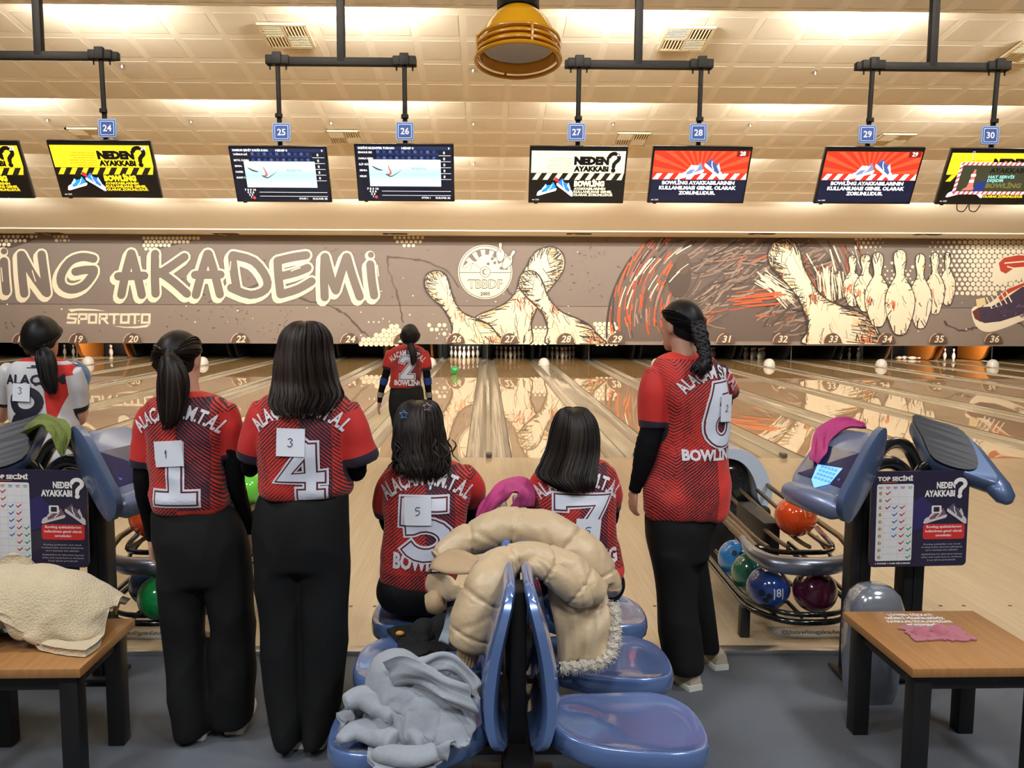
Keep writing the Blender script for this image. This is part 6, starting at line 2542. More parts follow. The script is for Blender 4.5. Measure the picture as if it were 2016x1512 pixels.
def bib(P, ax, ay, w, h, rot, digit, dx=0.0, dy=0.0, ds=0.04, inset=None):
    """paper sheet pinned to the back with a pen-written digit; ax, ay picture point of its centre"""
    rel = at_y(ax, ay, P['bc'].y) - P['bc']
    a0, b0 = rel.dot(P['U']), rel.z
    cs, sn = math.cos(rot), math.sin(rot)
    R_ = lambda x, y: (a0 + x * cs - y * sn, b0 + x * sn + y * cs)
    g = P['onback'](0.0)
    # the sheet bridges the cloth: plane through a few probes, bowed slightly
    pr_ = [g(*R_(x * w / 2, y * h / 2), 0) for x in (-1, 0, 1) for y in (-1, 0, 1)]
    pr_ = [q for q in pr_ if q is not None]
    if not pr_:
        return
    n = P['N']
    A = np.array([[1, (P['inv'].inverted() @ q - P['bc']).dot(P['U']) - a0, (P['inv'].inverted() @ q - P['bc']).z - b0] for q in pr_])
    d = np.array([(P['inv'].inverted() @ q - P['bc']).dot(n) for q in pr_])
    sol = np.linalg.lstsq(A, d, rcond=None)[0]
    lift = max(0.0, float(np.max(A @ sol - d))) + 0.009

    def at(x, y, o=0.0):
        u, v = R_(x, y)
        q = sol[0] + sol[1] * (u - a0) + sol[2] * (v - b0) - lift - o + 0.004 * math.cos(x / w * 3) * 0 + 0.003 * (1 - math.cos((abs(x) / w) * 3.0))
        return P['inv'] @ (P['bc'] + P['U'] * u + Vector((0, 0, v)) + n * q)
    N = 8
    vs, fs = [], []
    for s in (0.0, -0.0008):
        for j in range(N + 1):
            for i in range(N + 1):
                vs.append(at((i / N - 0.5) * w, (j / N - 0.5) * h, s))
    M = (N + 1) ** 2
    for j in range(N):
        for i in range(N):
            a = j * (N + 1) + i
            q = (a, a + 1, a + N + 2, a + N + 1)
            fs += [q, tuple(k + M for k in q[::-1])]
    o = MB().add(vs, fs).build('paper_sheet', M_paper, P['person'])
    o['label'] = 'white paper sheet with a handwritten digit'
    GL = {'1': [[(-0.1, 0.1), (0.08, 0.5), (-0.02, -0.5)]], '3': [[(-0.25, 0.4), (0.05, 0.5), (0.25, 0.3), (0.02, 0.05), (0.28, -0.2), (0.0, -0.5), (-0.3, -0.38)]],
          '5': [[(0.3, 0.5), (-0.2, 0.46), (-0.22, 0.08), (0.1, 0.12), (0.24, -0.15), (0.05, -0.45), (-0.25, -0.5)]], '2': [[(-0.22, 0.3), (0.0, 0.5), (0.2, 0.3), (0.05, -0.1), (-0.25, -0.48), (0.3, -0.42)]]}
    q = Print()
    for s in GL[digit]:
        q.stroke(spline([(dx + x * ds, dy + y * ds) for x, y in s], 4), 0.0028, rgb(40, 50, 96), 1)
    q.build('handwritten_digit', lambda u, v, l: at(u, v, 0.0022 + 0.0003 * l), M_print, o)
    return o


def arcpts(cx, cy, rx, ry, a0, a1, n=14):
    return [(cx + rx * math.cos(math.radians(a0 + (a1 - a0) * k / n)), cy + ry * math.sin(math.radians(a0 + (a1 - a0) * k / n))) for k in range(n + 1)]


# varsity digits in metres, centred
DIG = {
    '1': ([[(-0.066, 0.076), (-0.01, 0.076)], [(0.0, 0.1), (0.0, -0.1)], [(-0.078, -0.1), (0.078, -0.1)]], 0.044),
    '4': ([[(0.033, 0.088), (-0.062, -0.03), (0.082, -0.03)], [(0.035, 0.092), (0.035, -0.09)], [(-0.012, -0.095), (0.080, -0.095)]], 0.036),
    '5': ([[(0.080, 0.095), (-0.070, 0.095), (-0.074, 0.012)], [(-0.076, 0.0)] + arcpts(0.0, -0.045, 0.080, 0.060, 128, -158)], 0.046),
    '7': ([[(-0.085, 0.055), (-0.085, 0.09), (0.085, 0.09), (0.025, -0.01), (0.0, -0.10)]], 0.042),
    '6': ([[(0.036, 0.118), (-0.02, 0.112), (-0.042, 0.04), (-0.056, -0.035)], arcpts(0.0, -0.05, 0.056, 0.068, 0, 360, 20)], 0.044),
    '2': ([arcpts(0.0, 0.05, 0.048, 0.042, 175, -35) + [(-0.035, -0.075)], [(-0.062, -0.080), (0.066, -0.080)]], 0.040),
}

# ---- person in jersey four
FZ = CARPET_Z
Y = 2.97
g = 'players watching from the seats'
P4 = make_person('person in red jersey four with long straight hair, standing in black trousers', Y, (598, FZ), 0.007,
    head=(603, 705, 0.03, 0.0, -0.1), neck=[(602, 735, 0.02, 26), (602, 775, 0.0, 30)],
    shirt=[(763, 580, 626, 0.045, 0.0), (770, 548, 656, 0.06, 0.0), (780, 519, 680, 0.075, 0.0), (800, 508, 690, 0.095, 0), (845, 508, 688, 0.115, 0), (890, 511, 680, 0.118, 0), (930, 513, 684, 0.118, 0), (958, 513, 690, 0.125, 0), (970, 517, 686, 0.12, 0), (976, 522, 680, 0.11, 0)],
    sleeves=[[(524, 796, 0, 26), (508, 835, -0.01, 29), (489, 904, 0.0, 24)], [(676, 800, 0, 28), (694, 845, 0, 33), (709, 904, 0.02, 37)]],
    arms=[[(520, 810, 0, 17), (500, 870, 0.01, 18), (492, 920, 0.03, 17), (500, 915, 0.14, 15), (540, 880, 0.22, 12)], [(682, 815, 0, 19), (696, 870, 0.01, 20), (702, 925, 0.03, 20), (690, 918, 0.14, 17), (650, 880, 0.22, 13)]],
    trousers=[(966, 519, 684, 0.10, 0), (985, 508, 684, 0.115, 0), (1020, 501, 685, 0.128, 0), (1070, 501, 686, 0.13, 0), (1115, 503, 686, 0.12, 0)],
    legs=[[(1085, 501, 600, 0.11, 0), (1130, 503, 600, 0.105, 0), (1200, 508, 599, 0.10, 0), (1290, 517, 598, 0.095, 0), (1380, 532, 597, 0.10, 0), (1440, 546, 596, 0.12, 0.01), (1455, 551, 592, 0.115, 0.01)],
          [(1085, 590, 686, 0.11, 0), (1130, 591, 686, 0.105, 0), (1200, 593, 685, 0.10, 0), (1290, 597, 683, 0.095, 0), (1380, 599, 672, 0.10, 0), (1440, 600, 650, 0.12, 0.01), (1455, 603, 640, 0.115, 0.01)]],
    feet=[(at_y(573, 1200, Y).x, Y + 0.10, FZ, 0.1), (at_y(620, 1200, Y).x, Y + 0.10, FZ, -0.1)],
    back=(600, 768), seed=4, group=g)
back_print(P4, 0.20, -0.075, 0.345, DIG['4'], 0.008, -0.275, h=0.05)
bib(P4, 588, 860, 0.103, 0.10, -0.02, '3', 0, 0, 0.03)
h = fall_hair(41, [(634, 594, 610, 0.02, 0.03), (640, 576, 632, 0.055, 0.02), (660, 558, 649, 0.088, 0.02), (690, 550, 655, 0.105, 0.02), (720, 545, 661, 0.098, 0.0), (750, 539, 668, 0.085, -0.02), (775, 534, 678, 0.078, -0.045), (800, 531, 664, 0.06, -0.075), (825, 560, 636, 0.045, -0.095)], Y, 170, 0.003, 0.16)
h.build(H_brown, P4['person'], P4['inv'])

# ---- person in jersey one
Y = 3.06
P1 = make_person('person in red jersey one with a ponytail, standing in black trousers', Y, (405, FZ), 0.007,
    head=(352, 705, 0.02, -0.25, 0.0), neck=[(362, 730, 0.01, 25), (364, 780, 0.0, 29)],
    shirt=[(769, 345, 386, 0.045, 0), (777, 312, 420, 0.06, 0), (788, 292, 442, 0.08, 0), (810, 288, 450, 0.10, 0), (860, 294, 446, 0.115, 0), (910, 298, 441, 0.115, 0), (960, 302, 448, 0.12, 0), (985, 301, 453, 0.12, 0), (996, 304, 450, 0.115, 0), (1003, 308, 446, 0.105, 0)],
    sleeves=[[(302, 806, 0, 24), (290, 850, 0, 27), (281, 918, 0, 24)], [(438, 800, 0, 24), (452, 845, 0.01, 26), (457, 903, 0.02, 22)]],
    arms=[[(300, 820, 0, 16), (283, 900, 0, 18), (282, 960, 0.0, 17), (292, 1020, 0.06, 13), (299, 1060, 0.10, 10.5)], [(440, 815, 0, 16), (459, 895, 0.01, 19), (464, 950, 0.02, 18), (480, 1005, 0.07, 14), (493, 1045, 0.11, 11)]],
    hands=[(299, 1060, 0.10, (0.05, 0.1, -1), (-1, 0, 0), 1, 0.16, 0.5), (493, 1045, 0.11, (0.1, 0.3, -1), (1, 0, 0), -1, 0.16, 0.6)],
    trousers=[(996, 306, 448, 0.10, 0), (1015, 303, 465, 0.115, 0), (1050, 305, 480, 0.125, 0), (1095, 309, 487, 0.125, 0), (1140, 313, 491, 0.11, 0)],
    legs=[[(1115, 311, 410, 0.10, 0), (1150, 314, 408, 0.10, 0), (1210, 318, 403, 0.095, 0), (1290, 326, 408, 0.09, 0), (1370, 336, 413, 0.10, -0.01), (1420, 345, 414, 0.11, 0.0), (1440, 350, 410, 0.105, 0.0)],
          [(1115, 398, 490, 0.10, 0), (1150, 404, 493, 0.10, 0), (1210, 416, 496, 0.095, 0), (1290, 412, 499, 0.09, 0.01), (1350, 416, 500, 0.10, 0.02), (1400, 417, 498, 0.11, 0.04), (1422, 420, 492, 0.105, 0.04)]],
    feet=[(at_y(380, 1200, Y).x, Y + 0.075, FZ, 0.0), (at_y(447, 1200, Y).x, Y + 0.12, FZ, 0.08)],
    back=(366, 772), seed=1, group=g)
back_print(P1, 0.20, -0.085, 0.33, DIG['1'], -0.005, -0.285, h=0.05, arc_off=-0.005)
bib(P1, 357, 882, 0.108, 0.096, 0.07, '1', -0.01, 0, 0.028)
h = Hair(11)
tie = at_y(334, 697, 3.06 - 0.085)
scalp_hair(h, P1['hc'], 1.0, -0.25, tie, 110, scale=(0.082, 0.106, 0.108))
h.solid(MB().tube([tie + Vector((0, 0.01, 0.012)), tie + Vector((0, -0.004, -0.012))], 0.026, 14), 0.0)
tail_hair(h, [(334, 697, -0.08, 10), (336, 712, -0.115, 20), (340, 745, -0.125, 29), (342, 785, -0.13, 29), (338, 820, -0.14, 22), (328, 850, -0.145, 8)], 3.06, 90, 1.0, 0.16)
h.build(H_brown, P1['person'], P1['inv'])

# ---- person in jersey six (back turned to the right, braid)
Y = 3.55
P6 = make_person('tall person in red jersey six with a dark braid, standing by the right seats', Y, (1360, FZ), 0.006,
    head=(1343, 638, 0.02, 0.62, 0.0, 1.03), neck=[(1342, 665, 0.0, 22), (1352, 705, -0.01, 27)],
    shirt=[(690, 1330, 1374, 0.045, 0), (699, 1304, 1396, 0.065, 0), (712, 1288, 1412, 0.085, 0), (735, 1284, 1424, 0.105, 0), (775, 1292, 1432, 0.12, 0), (820, 1304, 1432, 0.118, 0), (870, 1299, 1430, 0.115, 0), (920, 1284, 1433, 0.12, 0), (965, 1270, 1433, 0.13, 0), (1000, 1267, 1428, 0.13, 0), (1014, 1270, 1420, 0.125, 0)],
    sleeves=[[(1296, 728, 0, 24), (1287, 770, -0.01, 30), (1286, 840, -0.01, 28)], [(1412, 728, 0.02, 20), (1428, 752, 0.06, 20), (1438, 775, 0.12, 18)]],
    arms=[[(1297, 745, 0, 19), (1285, 835, -0.01, 23), (1272, 885, -0.01, 23), (1262, 925, 0.0, 18), (1249, 966, 0.02, 12)], [(1412, 735, 0.02, 15), (1428, 765, 0.1, 15), (1425, 800, 0.2, 14), (1410, 830, 0.3, 11)]],
    hands=[(1249, 964, 0.02, (-0.08, 0.12, -1), (-1, -0.35, 0), 1, 0.165, 0.42)],
    trousers=[(1006, 1272, 1420, 0.11, 0), (1030, 1272, 1406, 0.125, 0), (1065, 1275, 1396, 0.125, 0), (1100, 1281, 1392, 0.12, 0)],
    legs=[[(1080, 1278, 1366, 0.11, -0.02), (1130, 1286, 1370, 0.105, -0.02), (1200, 1295, 1374, 0.10, -0.03), (1260, 1302, 1380, 0.10, -0.04), (1300, 1308, 1385, 0.105, -0.05), (1318, 1314, 1384, 0.10, -0.05)],
          [(1080, 1310, 1386, 0.10, 0.03), (1130, 1322, 1394, 0.095, 0.06), (1200, 1340, 1403, 0.09, 0.10), (1250, 1355, 1412, 0.09, 0.13), (1278, 1362, 1416, 0.09, 0.15)]],
    feet=[(at_y(1352, 1300, 3.45).x, 3.53, FZ, 0.35), (at_y(1402, 1300, 3.72).x, 3.74, FZ, 0.2)],
    back=(1386, 700), yaw_back=0.42, seed=6, group=g)
back_print(P6, 0.19, -0.09, 0.34, DIG['6'], 0.01, -0.25, (-0.03, -0.45, 0.24, 0.045, 0.0), h=0.05)
bib(P6, 1397, 798, 0.075, 0.118, -0.04, '2', 0, 0, 0.03)
h = Hair(61)
G6 = at_y(1372, 640, 3.55 - 0.075)
scalp_hair(h, P6['hc'], 1.03, 0.62, G6, 130, scale=(0.082, 0.104, 0.108))
# plait: three strands woven down the back
P, r = px_path([(1370, 632, -0.075, 16), (1378, 660, -0.10, 15), (1384, 685, -0.115, 13), (1388, 705, -0.13, 11), (1380, 722, -0.135, 13)], Y)
P, r = smooth_path(P, r, 8)
for s in range(3):
    L = []
    for i in range(len(P)):
        a = i * 0.85 + s * 2 * PI / 3
        L.append(P[i] + Vector((math.sin(a) * r[i] * 0.75, -abs(math.sin(a * 2)) * 0.006 - 0.002, 0)))
    h.lock(L, 0.0165, 0.012, 0.8, 0.25, 8)
tail_hair(h, [(1386, 704, -0.13, 7), (1384, 715, -0.135, 15), (1380, 728, -0.14, 17), (1374, 742, -0.14, 9)], Y, 60, 1.0, 0.3, 0.01)
h.build(H_black, P6['person'], P6['inv'])

# ---- person in jersey two (bowling at the foul line)
Y = 7.6
P2 = make_person('person in red jersey two who has just bowled, wearing wrist bands', Y, (800, 0.0), 0.008,
    head=(807, 661, 0.02, 0.0, 0.1, 1.0), neck=[(806, 670, 0.0, 11), (804, 690, 0.0, 13)],
    shirt=[(678, 793, 815, 0.045, 0), (683, 776, 829, 0.06, 0), (690, 768, 836, 0.08, 0), (705, 766, 837, 0.10, 0), (725, 768, 832, 0.11, 0), (745, 769, 829, 0.11, 0), (758, 768, 831, 0.115, 0), (763, 770, 829, 0.105, 0)],
    sleeves=[[(772, 692, 0, 10), (766, 708, 0, 11.5), (762, 727, 0, 9.5)], [(832, 693, 0, 10), (837, 708, 0, 11.5), (840, 729, 0, 10)]],
    arms=[[(771, 697, 0, 6.5), (763, 725, 0, 7.5), (756, 750, 0, 7), (750, 773, 0.02, 5.8), (747, 792, 0.03, 4.4)], [(833, 697, 0, 6.5), (839, 728, 0, 7.5), (842, 752, 0, 7), (844, 774, 0.02, 5.8), (847, 792, 0.03, 4.6)]],
    hands=[(747, 791, 0.03, (-0.15, 0.1, -1), (-1, 0, 0), 1, 0.165, 0.35), (847, 792, 0.03, (0.1, 0.15, -1), (1, 0, 0), -1, 0.165, 0.45)],
    trousers=[(758, 769, 830, 0.10, 0), (770, 767, 833, 0.12, 0), (790, 766, 834, 0.125, 0), (806, 767, 833, 0.12, 0)],
    legs=[[(798, 766, 802, 0.10, 0), (830, 772, 803, 0.09, 0), (865, 779, 806, 0.08, -0.03), (900, 784, 810, 0.08, -0.08), (925, 786, 813, 0.09, -0.10), (940, 788, 811, 0.085, -0.10)],
          [(798, 797, 834, 0.10, 0), (830, 800, 832, 0.09, 0.03), (865, 804, 830, 0.08, 0.06), (900, 806, 830, 0.08, 0.10), (920, 805, 832, 0.09, 0.12), (930, 807, 830, 0.085, 0.12)]],
    feet=[(at_y(799, 900, 7.5).x, 7.53, 0.0, 0.0), (at_y(818, 900, 7.72).x, 7.76, 0.0, 0.0)],
    back=(803, 681), seed=2, group='players on the approach')
back_print(P2, 0.19, -0.085, 0.33, DIG['2'], 0.0, -0.205, (0.01, -0.365, 0.26, 0.045, -0.03), h=0.05)
for i, (cx, cy, w) in enumerate(((756, 750, 7.9), (842, 752, 7.9))):
    for py0, py1, col, nm in ((743, 757, rgb(26, 60, 130), 'blue'), (771, 783, rgb(150, 142, 132), 'grey')):
        A = [(771, 697, 0, 6.5), (763, 725, 0, 7.5), (756, 750, 0, 7), (750, 773, 0.02, 5.8), (747, 792, 0.03, 4.4)] if i == 0 else [(833, 697, 0, 6.5), (839, 728, 0, 7.5), (842, 752, 0, 7), (844, 774, 0.02, 5.8), (847, 792, 0.03, 4.6)]
        PP, rr = px_path(A, Y)
        PP, rr = smooth_path(PP, rr, 16)
        z0, z1 = at_y(800, py1, Y).z, at_y(800, py0, Y).z
        sel = [(p, q) for p, q in zip(PP, rr) if z0 <= p.z <= z1]
        if len(sel) > 1:
            MB().tube([P2['inv'] @ p for p, q in sel], [q + 0.005 for p, q in sel], 16).build('wrist_band' if nm == 'grey' else 'elbow_band', mat('band_' + nm, col, 0.8), P2['person'])
h = Hair(21)
scalp_hair(h, P2['hc'], 1.08, 0.0, at_y(808, 678, Y - 0.085), 60)
tail_hair(h, [(808, 676, -0.09, 6), (811, 690, -0.115, 6.5), (814, 706, -0.125, 6), (813, 722, -0.13, 3)], Y, 34)
h.build(H_black, P2['person'], P2['inv'])

# ---- seated person in jersey five
Y = 3.18
seatz = 0.43
P5 = make_person('seated person in red jersey five with wavy dark hair and star clips', Y, (850, FZ), 0.007,
    head=(830, 850, 0.05, 0.0, 0.12), neck=[(832, 880, 0.03, 24), (836, 920, 0.0, 28)],
    shirt=[(903, 812, 858, 0.045, 0.01), (909, 782, 890, 0.065, 0.01), (918, 765, 912, 0.085, 0.005), (940, 757, 924, 0.105, 0), (990, 757, 922, 0.12, -0.01), (1040, 757, 912, 0.125, -0.01), (1080, 752, 905, 0.13, -0.01), (1115, 749, 902, 0.135, 0), (1140, 752, 895, 0.13, 0.0), (1152, 762, 880, 0.11, 0)],
    sleeves=[[(778, 935, 0, 22), (762, 970, 0.02, 26), (760, 1015, 0.05, 22)], [(908, 930, 0, 24), (930, 960, 0.04, 26), (934, 995, 0.10, 22)]],
    arms=[[(778, 945, 0, 15), (762, 1000, 0.04, 17), (770, 1040, 0.10, 16), (800, 1050, 0.26, 12)], [(908, 940, 0, 15), (930, 990, 0.08, 17), (930, 1030, 0.15, 16), (900, 1045, 0.3, 12)]],
    trousers=[(1128, 752, 892, 0.11, 0), (1145, 745, 898, 0.13, 0.0), (1165, 743, 898, 0.145, 0.03), (1185, 752, 892, 0.13, 0.05), (1194, 768, 880, 0.09, 0.06)],
    legs=[[(1150, 748, 822, 0.08, 0.05), (1158, 748, 822, 0.075, 0.22), (1150, 752, 824, 0.07, 0.38), (1160, 756, 824, 0.065, 0.46), (1230, 760, 822, 0.06, 0.46), (1245, 764, 820, 0.065, 0.44)],
          [(1150, 825, 895, 0.08, 0.05), (1158, 826, 895, 0.075, 0.22), (1150, 830, 895, 0.07, 0.38), (1160, 834, 896, 0.065, 0.46), (1230, 838, 892, 0.06, 0.46), (1245, 840, 890, 0.065, 0.44)]],
    feet=[(at_y(792, 1200, 3.64).x, 3.66, FZ, 0.0), (at_y(866, 1200, 3.64).x, 3.66, FZ, 0.0)],
    back=(842, 906), seed=5, group=g)
back_print(P5, 0.21, -0.075, 0.35, DIG['5'], 0.0, -0.245, (0.0, -0.41, 0.26, 0.06, -0.06), h=0.055)
bib(P5, 828, 990, 0.105, 0.11, 0.02, '5', 0, 0.0, 0.03)
h = fall_hair(51, [(789, 812, 838, 0.03, 0.04), (796, 796, 856, 0.065, 0.03), (815, 784, 866, 0.10, 0.03), (840, 779, 872, 0.112, 0.02), (870, 777, 878, 0.105, 0.0), (895, 776, 885, 0.095, -0.025), (915, 778, 886, 0.08, -0.05), (930, 786, 880, 0.06, -0.07), (944, 800, 868, 0.04, -0.085)], Y, 190, 0.009, 0.22, r0=0.009)
for k in range(40):
    a = at_y(random.uniform(776, 892), random.uniform(860, 905), Y - 0.09)
    pts = [a + Vector((0.012 * math.sin(i * 1.1 + k) + 0.003 * i * (1 if k % 2 else -1), -0.004 * i, -0.012 * i)) for i in range(8)]
    h.lock(pts, 0.0055, 0.001, 0.5)
h.build(H_dark, P5['person'], P5['inv'])
for (px, py, dy, col) in ((795, 816, -0.088, rgb(70, 130, 180)), (841, 801, -0.072, rgb(170, 130, 150))):
    c = P5['inv'] @ at_y(px, py, Y + dy)
    pts = [(math.cos(PI / 2 + k * PI / 5) * (0.017 if k % 2 == 0 else 0.009), math.sin(PI / 2 + k * PI / 5) * (0.017 if k % 2 == 0 else 0.009)) for k in range(11)]
    MB().tube([c + Vector((x, 0.0, z)) for x, z in pts], 0.0022, 6).build('star_clip', mat('clip_%d' % px, col, 0.3, 0.3), P5['person'])

# ---- seated person in jersey seven
Y = 3.24
P7 = make_person('seated person in red jersey seven with long straight brown hair', Y, (1130, FZ), 0.007,
    head=(1130, 862, 0.05, 0.0, 0.12), neck=[(1130, 890, 0.03, 24), (1128, 920, 0.0, 28)],
    shirt=[(900, 1106, 1152, 0.045, 0.01), (906, 1076, 1182, 0.065, 0.01), (915, 1060, 1200, 0.085, 0.005), (940, 1052, 1208, 0.105, 0), (990, 1056, 1208, 0.12, -0.01), (1040, 1062, 1210, 0.125, -0.01), (1080, 1060, 1218, 0.13, 0), (1115, 1058, 1224, 0.135, 0), (1132, 1066, 1216, 0.125, 0)],
    sleeves=[[(1074, 932, 0, 20), (1060, 965, 0.02, 23), (1056, 1002, 0.05, 20)], [(1190, 930, 0, 22), (1202, 965, 0.03, 22), (1206, 1002, 0.07, 18)]],
    arms=[[(1074, 940, 0, 14), (1060, 990, 0.05, 16), (1064, 1025, 0.12, 15), (1090, 1040, 0.28, 12)], [(1190, 940, 0, 14), (1203, 990, 0.06, 16), (1200, 1025, 0.13, 15), (1175, 1040, 0.28, 12)]],
    trousers=[(1112, 1064, 1218, 0.11, 0), (1130, 1060, 1228, 0.13, 0.0), (1150, 1060, 1230, 0.145, 0.03), (1168, 1072, 1220, 0.13, 0.05), (1176, 1086, 1206, 0.09, 0.06)],
    legs=[[(1138, 1062, 1138, 0.08, 0.05), (1146, 1062, 1138, 0.075, 0.22), (1140, 1066, 1136, 0.07, 0.38), (1150, 1070, 1136, 0.065, 0.46), (1220, 1074, 1134, 0.06, 0.46), (1235, 1078, 1132, 0.065, 0.44)],
          [(1138, 1150, 1226, 0.08, 0.05), (1146, 1152, 1224, 0.075, 0.22), (1140, 1154, 1222, 0.07, 0.38), (1150, 1158, 1220, 0.065, 0.46), (1220, 1162, 1218, 0.06, 0.46), (1235, 1164, 1214, 0.065, 0.44)]],
    feet=[(at_y(1105, 1200, 3.70).x, 3.72, FZ, 0.0), (at_y(1190, 1200, 3.70).x, 3.72, FZ, 0.0)],
    back=(1136, 903), seed=7, group=g)
back_print(P7, 0.21, -0.085, 0.345, DIG['7'], 0.008, -0.235, (0.03, -0.41, 0.26, 0.055, 0.08), h=0.052)
bib(P7, 1149, 1027, 0.10, 0.098, -0.08, '5', 0, 0, 0.034)
h = fall_hair(71, [(803, 1118, 1140, 0.03, 0.04), (809, 1104, 1156, 0.06, 0.03), (828, 1092, 1170, 0.098, 0.03), (855, 1083, 1177, 0.108, 0.02), (885, 1075, 1177, 0.10, 0.0), (910, 1064, 1176, 0.085, -0.03), (932, 1056, 1174, 0.07, -0.06), (950, 1078, 1172, 0.055, -0.085), (970, 1112, 1168, 0.035, -0.10)], Y, 190, 0.002, 0.10)
h.build(H_dark, P7['person'], P7['inv'])

# ---- person in the white jersey holding a ball
Y = 4.4
P3 = make_person('person in white and red jersey with black ponytail holding a blue ball', Y, (85, 0.0), 0.007,
    head=(82, 665, 0.02, -0.1, 0.05, 1.02), neck=[(82, 690, 0.0, 17), (82, 716, 0.0, 21)],
    shirt=[(703, 62, 104, 0.045, 0), (709, 40, 126, 0.065, 0), (718, 24, 142, 0.085, 0), (735, 18, 150, 0.105, 0), (775, 20, 146, 0.118, 0), (815, 24, 146, 0.12, 0), (860, 30, 156, 0.125, 0), (895, 32, 160, 0.13, 0), (905, 36, 156, 0.12, 0)],
    sleeves=[[(24, 726, 0, 18), (8, 752, 0.02, 21), (-2, 795, 0.04, 19)], [(140, 728, 0, 19), (150, 762, 0.03, 22), (153, 806, 0.06, 19)]],
    arms=[[(24, 735, 0, 12), (4, 780, 0.03, 14), (0, 820, 0.06, 13), (20, 800, 0.22, 10)], [(140, 738, 0, 12), (152, 795, 0.05, 14), (154, 825, 0.09, 14), (164, 795, 0.19, 11), (167, 774, 0.22, 8)]],
    hands=[(167, 776, 0.22, (0.0, 0.2, 1), (1, 0, 0.1), 1, 0.165, 0.7)], skinarm=True,
    trousers=[(892, 38, 154, 0.11, 0), (920, 34, 158, 0.125, 0), (960, 34, 160, 0.125, 0), (985, 36, 158, 0.12, 0)],
    legs=[[(970, 36, 98, 0.10, 0), (1030, 40, 96, 0.09, 0), (1120, 44, 94, 0.08, 0), (1200, 46, 94, 0.08, 0), (1216, 50, 90, 0.075, 0)], [(970, 94, 158, 0.10, 0), (1030, 98, 156, 0.09, 0), (1120, 102, 152, 0.08, 0), (1200, 104, 150, 0.08, 0), (1216, 108, 146, 0.075, 0)]],
    feet=[(at_y(70, 1000, Y).x, Y + 0.02, 0.0, 0.0), (at_y(126, 1000, Y).x, Y + 0.02, 0.0, 0.0)],
    back=(83, 706), shirt_mat=M_jwhite, seed=3, group='players on the approach')
p = Print()
NV = rgb(28, 28, 44)
p.text('ALAÇAM', 0.0, -0.13, 0.05, NV, 1, 'c', 0.03, 0, 1, 0.31)
lg = Print()
lg.rect(-0.035, -0.045, 0.035, -0.041, NV, 1)
lg.rect(-0.012, -0.040, 0.022, -0.030, NV, 1)
lg.settle()
lg.refine(0.02)
lg.build('neck_logo', P3['onback'](), M_print, P3['jersey'], True, False)
p.refine(0.02)
p.build('school_lettering', P3['onback'](), M_print, P3['jersey'], True, False)
num8 = Print()
num8.stroke(arcpts(-0.03, -0.225, 0.07, 0.06, 0, 360, 18), 0.045, NV, 1)
num8.stroke(arcpts(-0.03, -0.365, 0.075, 0.075, 0, 360, 18), 0.045, NV, 2)
num8.settle()
num8.refine(0.014)
num8.build('number', P3['onback'](0.005), M_print, P3['jersey'], True, False)
bib(P3, 67, 768, 0.098, 0.095, -0.03, '3', -0.005, 0.01, 0.034)
h = Hair(31)
scalp_hair(h, P3['hc'], 1.1, -0.1, at_y(86, 692, Y - 0.095), 70, scale=(0.086, 0.106, 0.112))
tail_hair(h, [(87, 690, -0.10, 14), (90, 706, -0.125, 17), (93, 735, -0.135, 17), (98, 760, -0.14, 14), (104, 778, -0.145, 5)], Y, 60)
h.build(H_black, P3['person'], P3['inv'])
bb = at_y(139, 744, Y + 0.24)
ball((bb.x, bb.y, bb.z), rgb(40, 110, 170), 'blue bowling ball held up by the person in the white jersey')

# ------------------------------------------------------------------ clothes and towels lying about
M_puffer = mat('puffer_beige', rgb(196, 172, 136), 0.42, bump=0.25, bscale=26, bdist=0.012, sheen=0.2)
M_rib = mat('puffer_rib', rgb(176, 150, 116), 0.8)
M_fur = mat('fur_cream', rgb(214, 204, 184), 0.95, bump=1.0, bscale=90, bdist=0.02, sheen=0.5)
M_hoodie = mat('hoodie_grey', rgb(146, 152, 160), 0.9, var=0.10, vscale=90, bump=0.25, bscale=220, bdist=0.003, sheen=0.3)
M_sherpa = mat('sherpa_cream', rgb(206, 188, 154), 0.95, var=0.08, vscale=40, bump=0.9, bscale=140, bdist=0.008, sheen=0.3)
M_pink = mat('towel_pink', rgb(190, 62, 126), 0.95, var=0.18, vscale=14, bump=0.9, bscale=240, bdist=0.006, sheen=0.1)
M_rose = mat('cloth_rose', rgb(172, 100, 114), 0.95, var=0.10, vscale=18, bump=0.5, bscale=220, bdist=0.003, sheen=0.3)
M_green = mat('towel_green', rgb(116, 128, 56), 0.95, var=0.2, vscale=14, bump=0.9, bscale=240, bdist=0.006, sheen=0.1)
M_blackcloth = mat('garment_black', rgb(16, 16, 18), 0.85, bump=0.4, bscale=200, bdist=0.003)


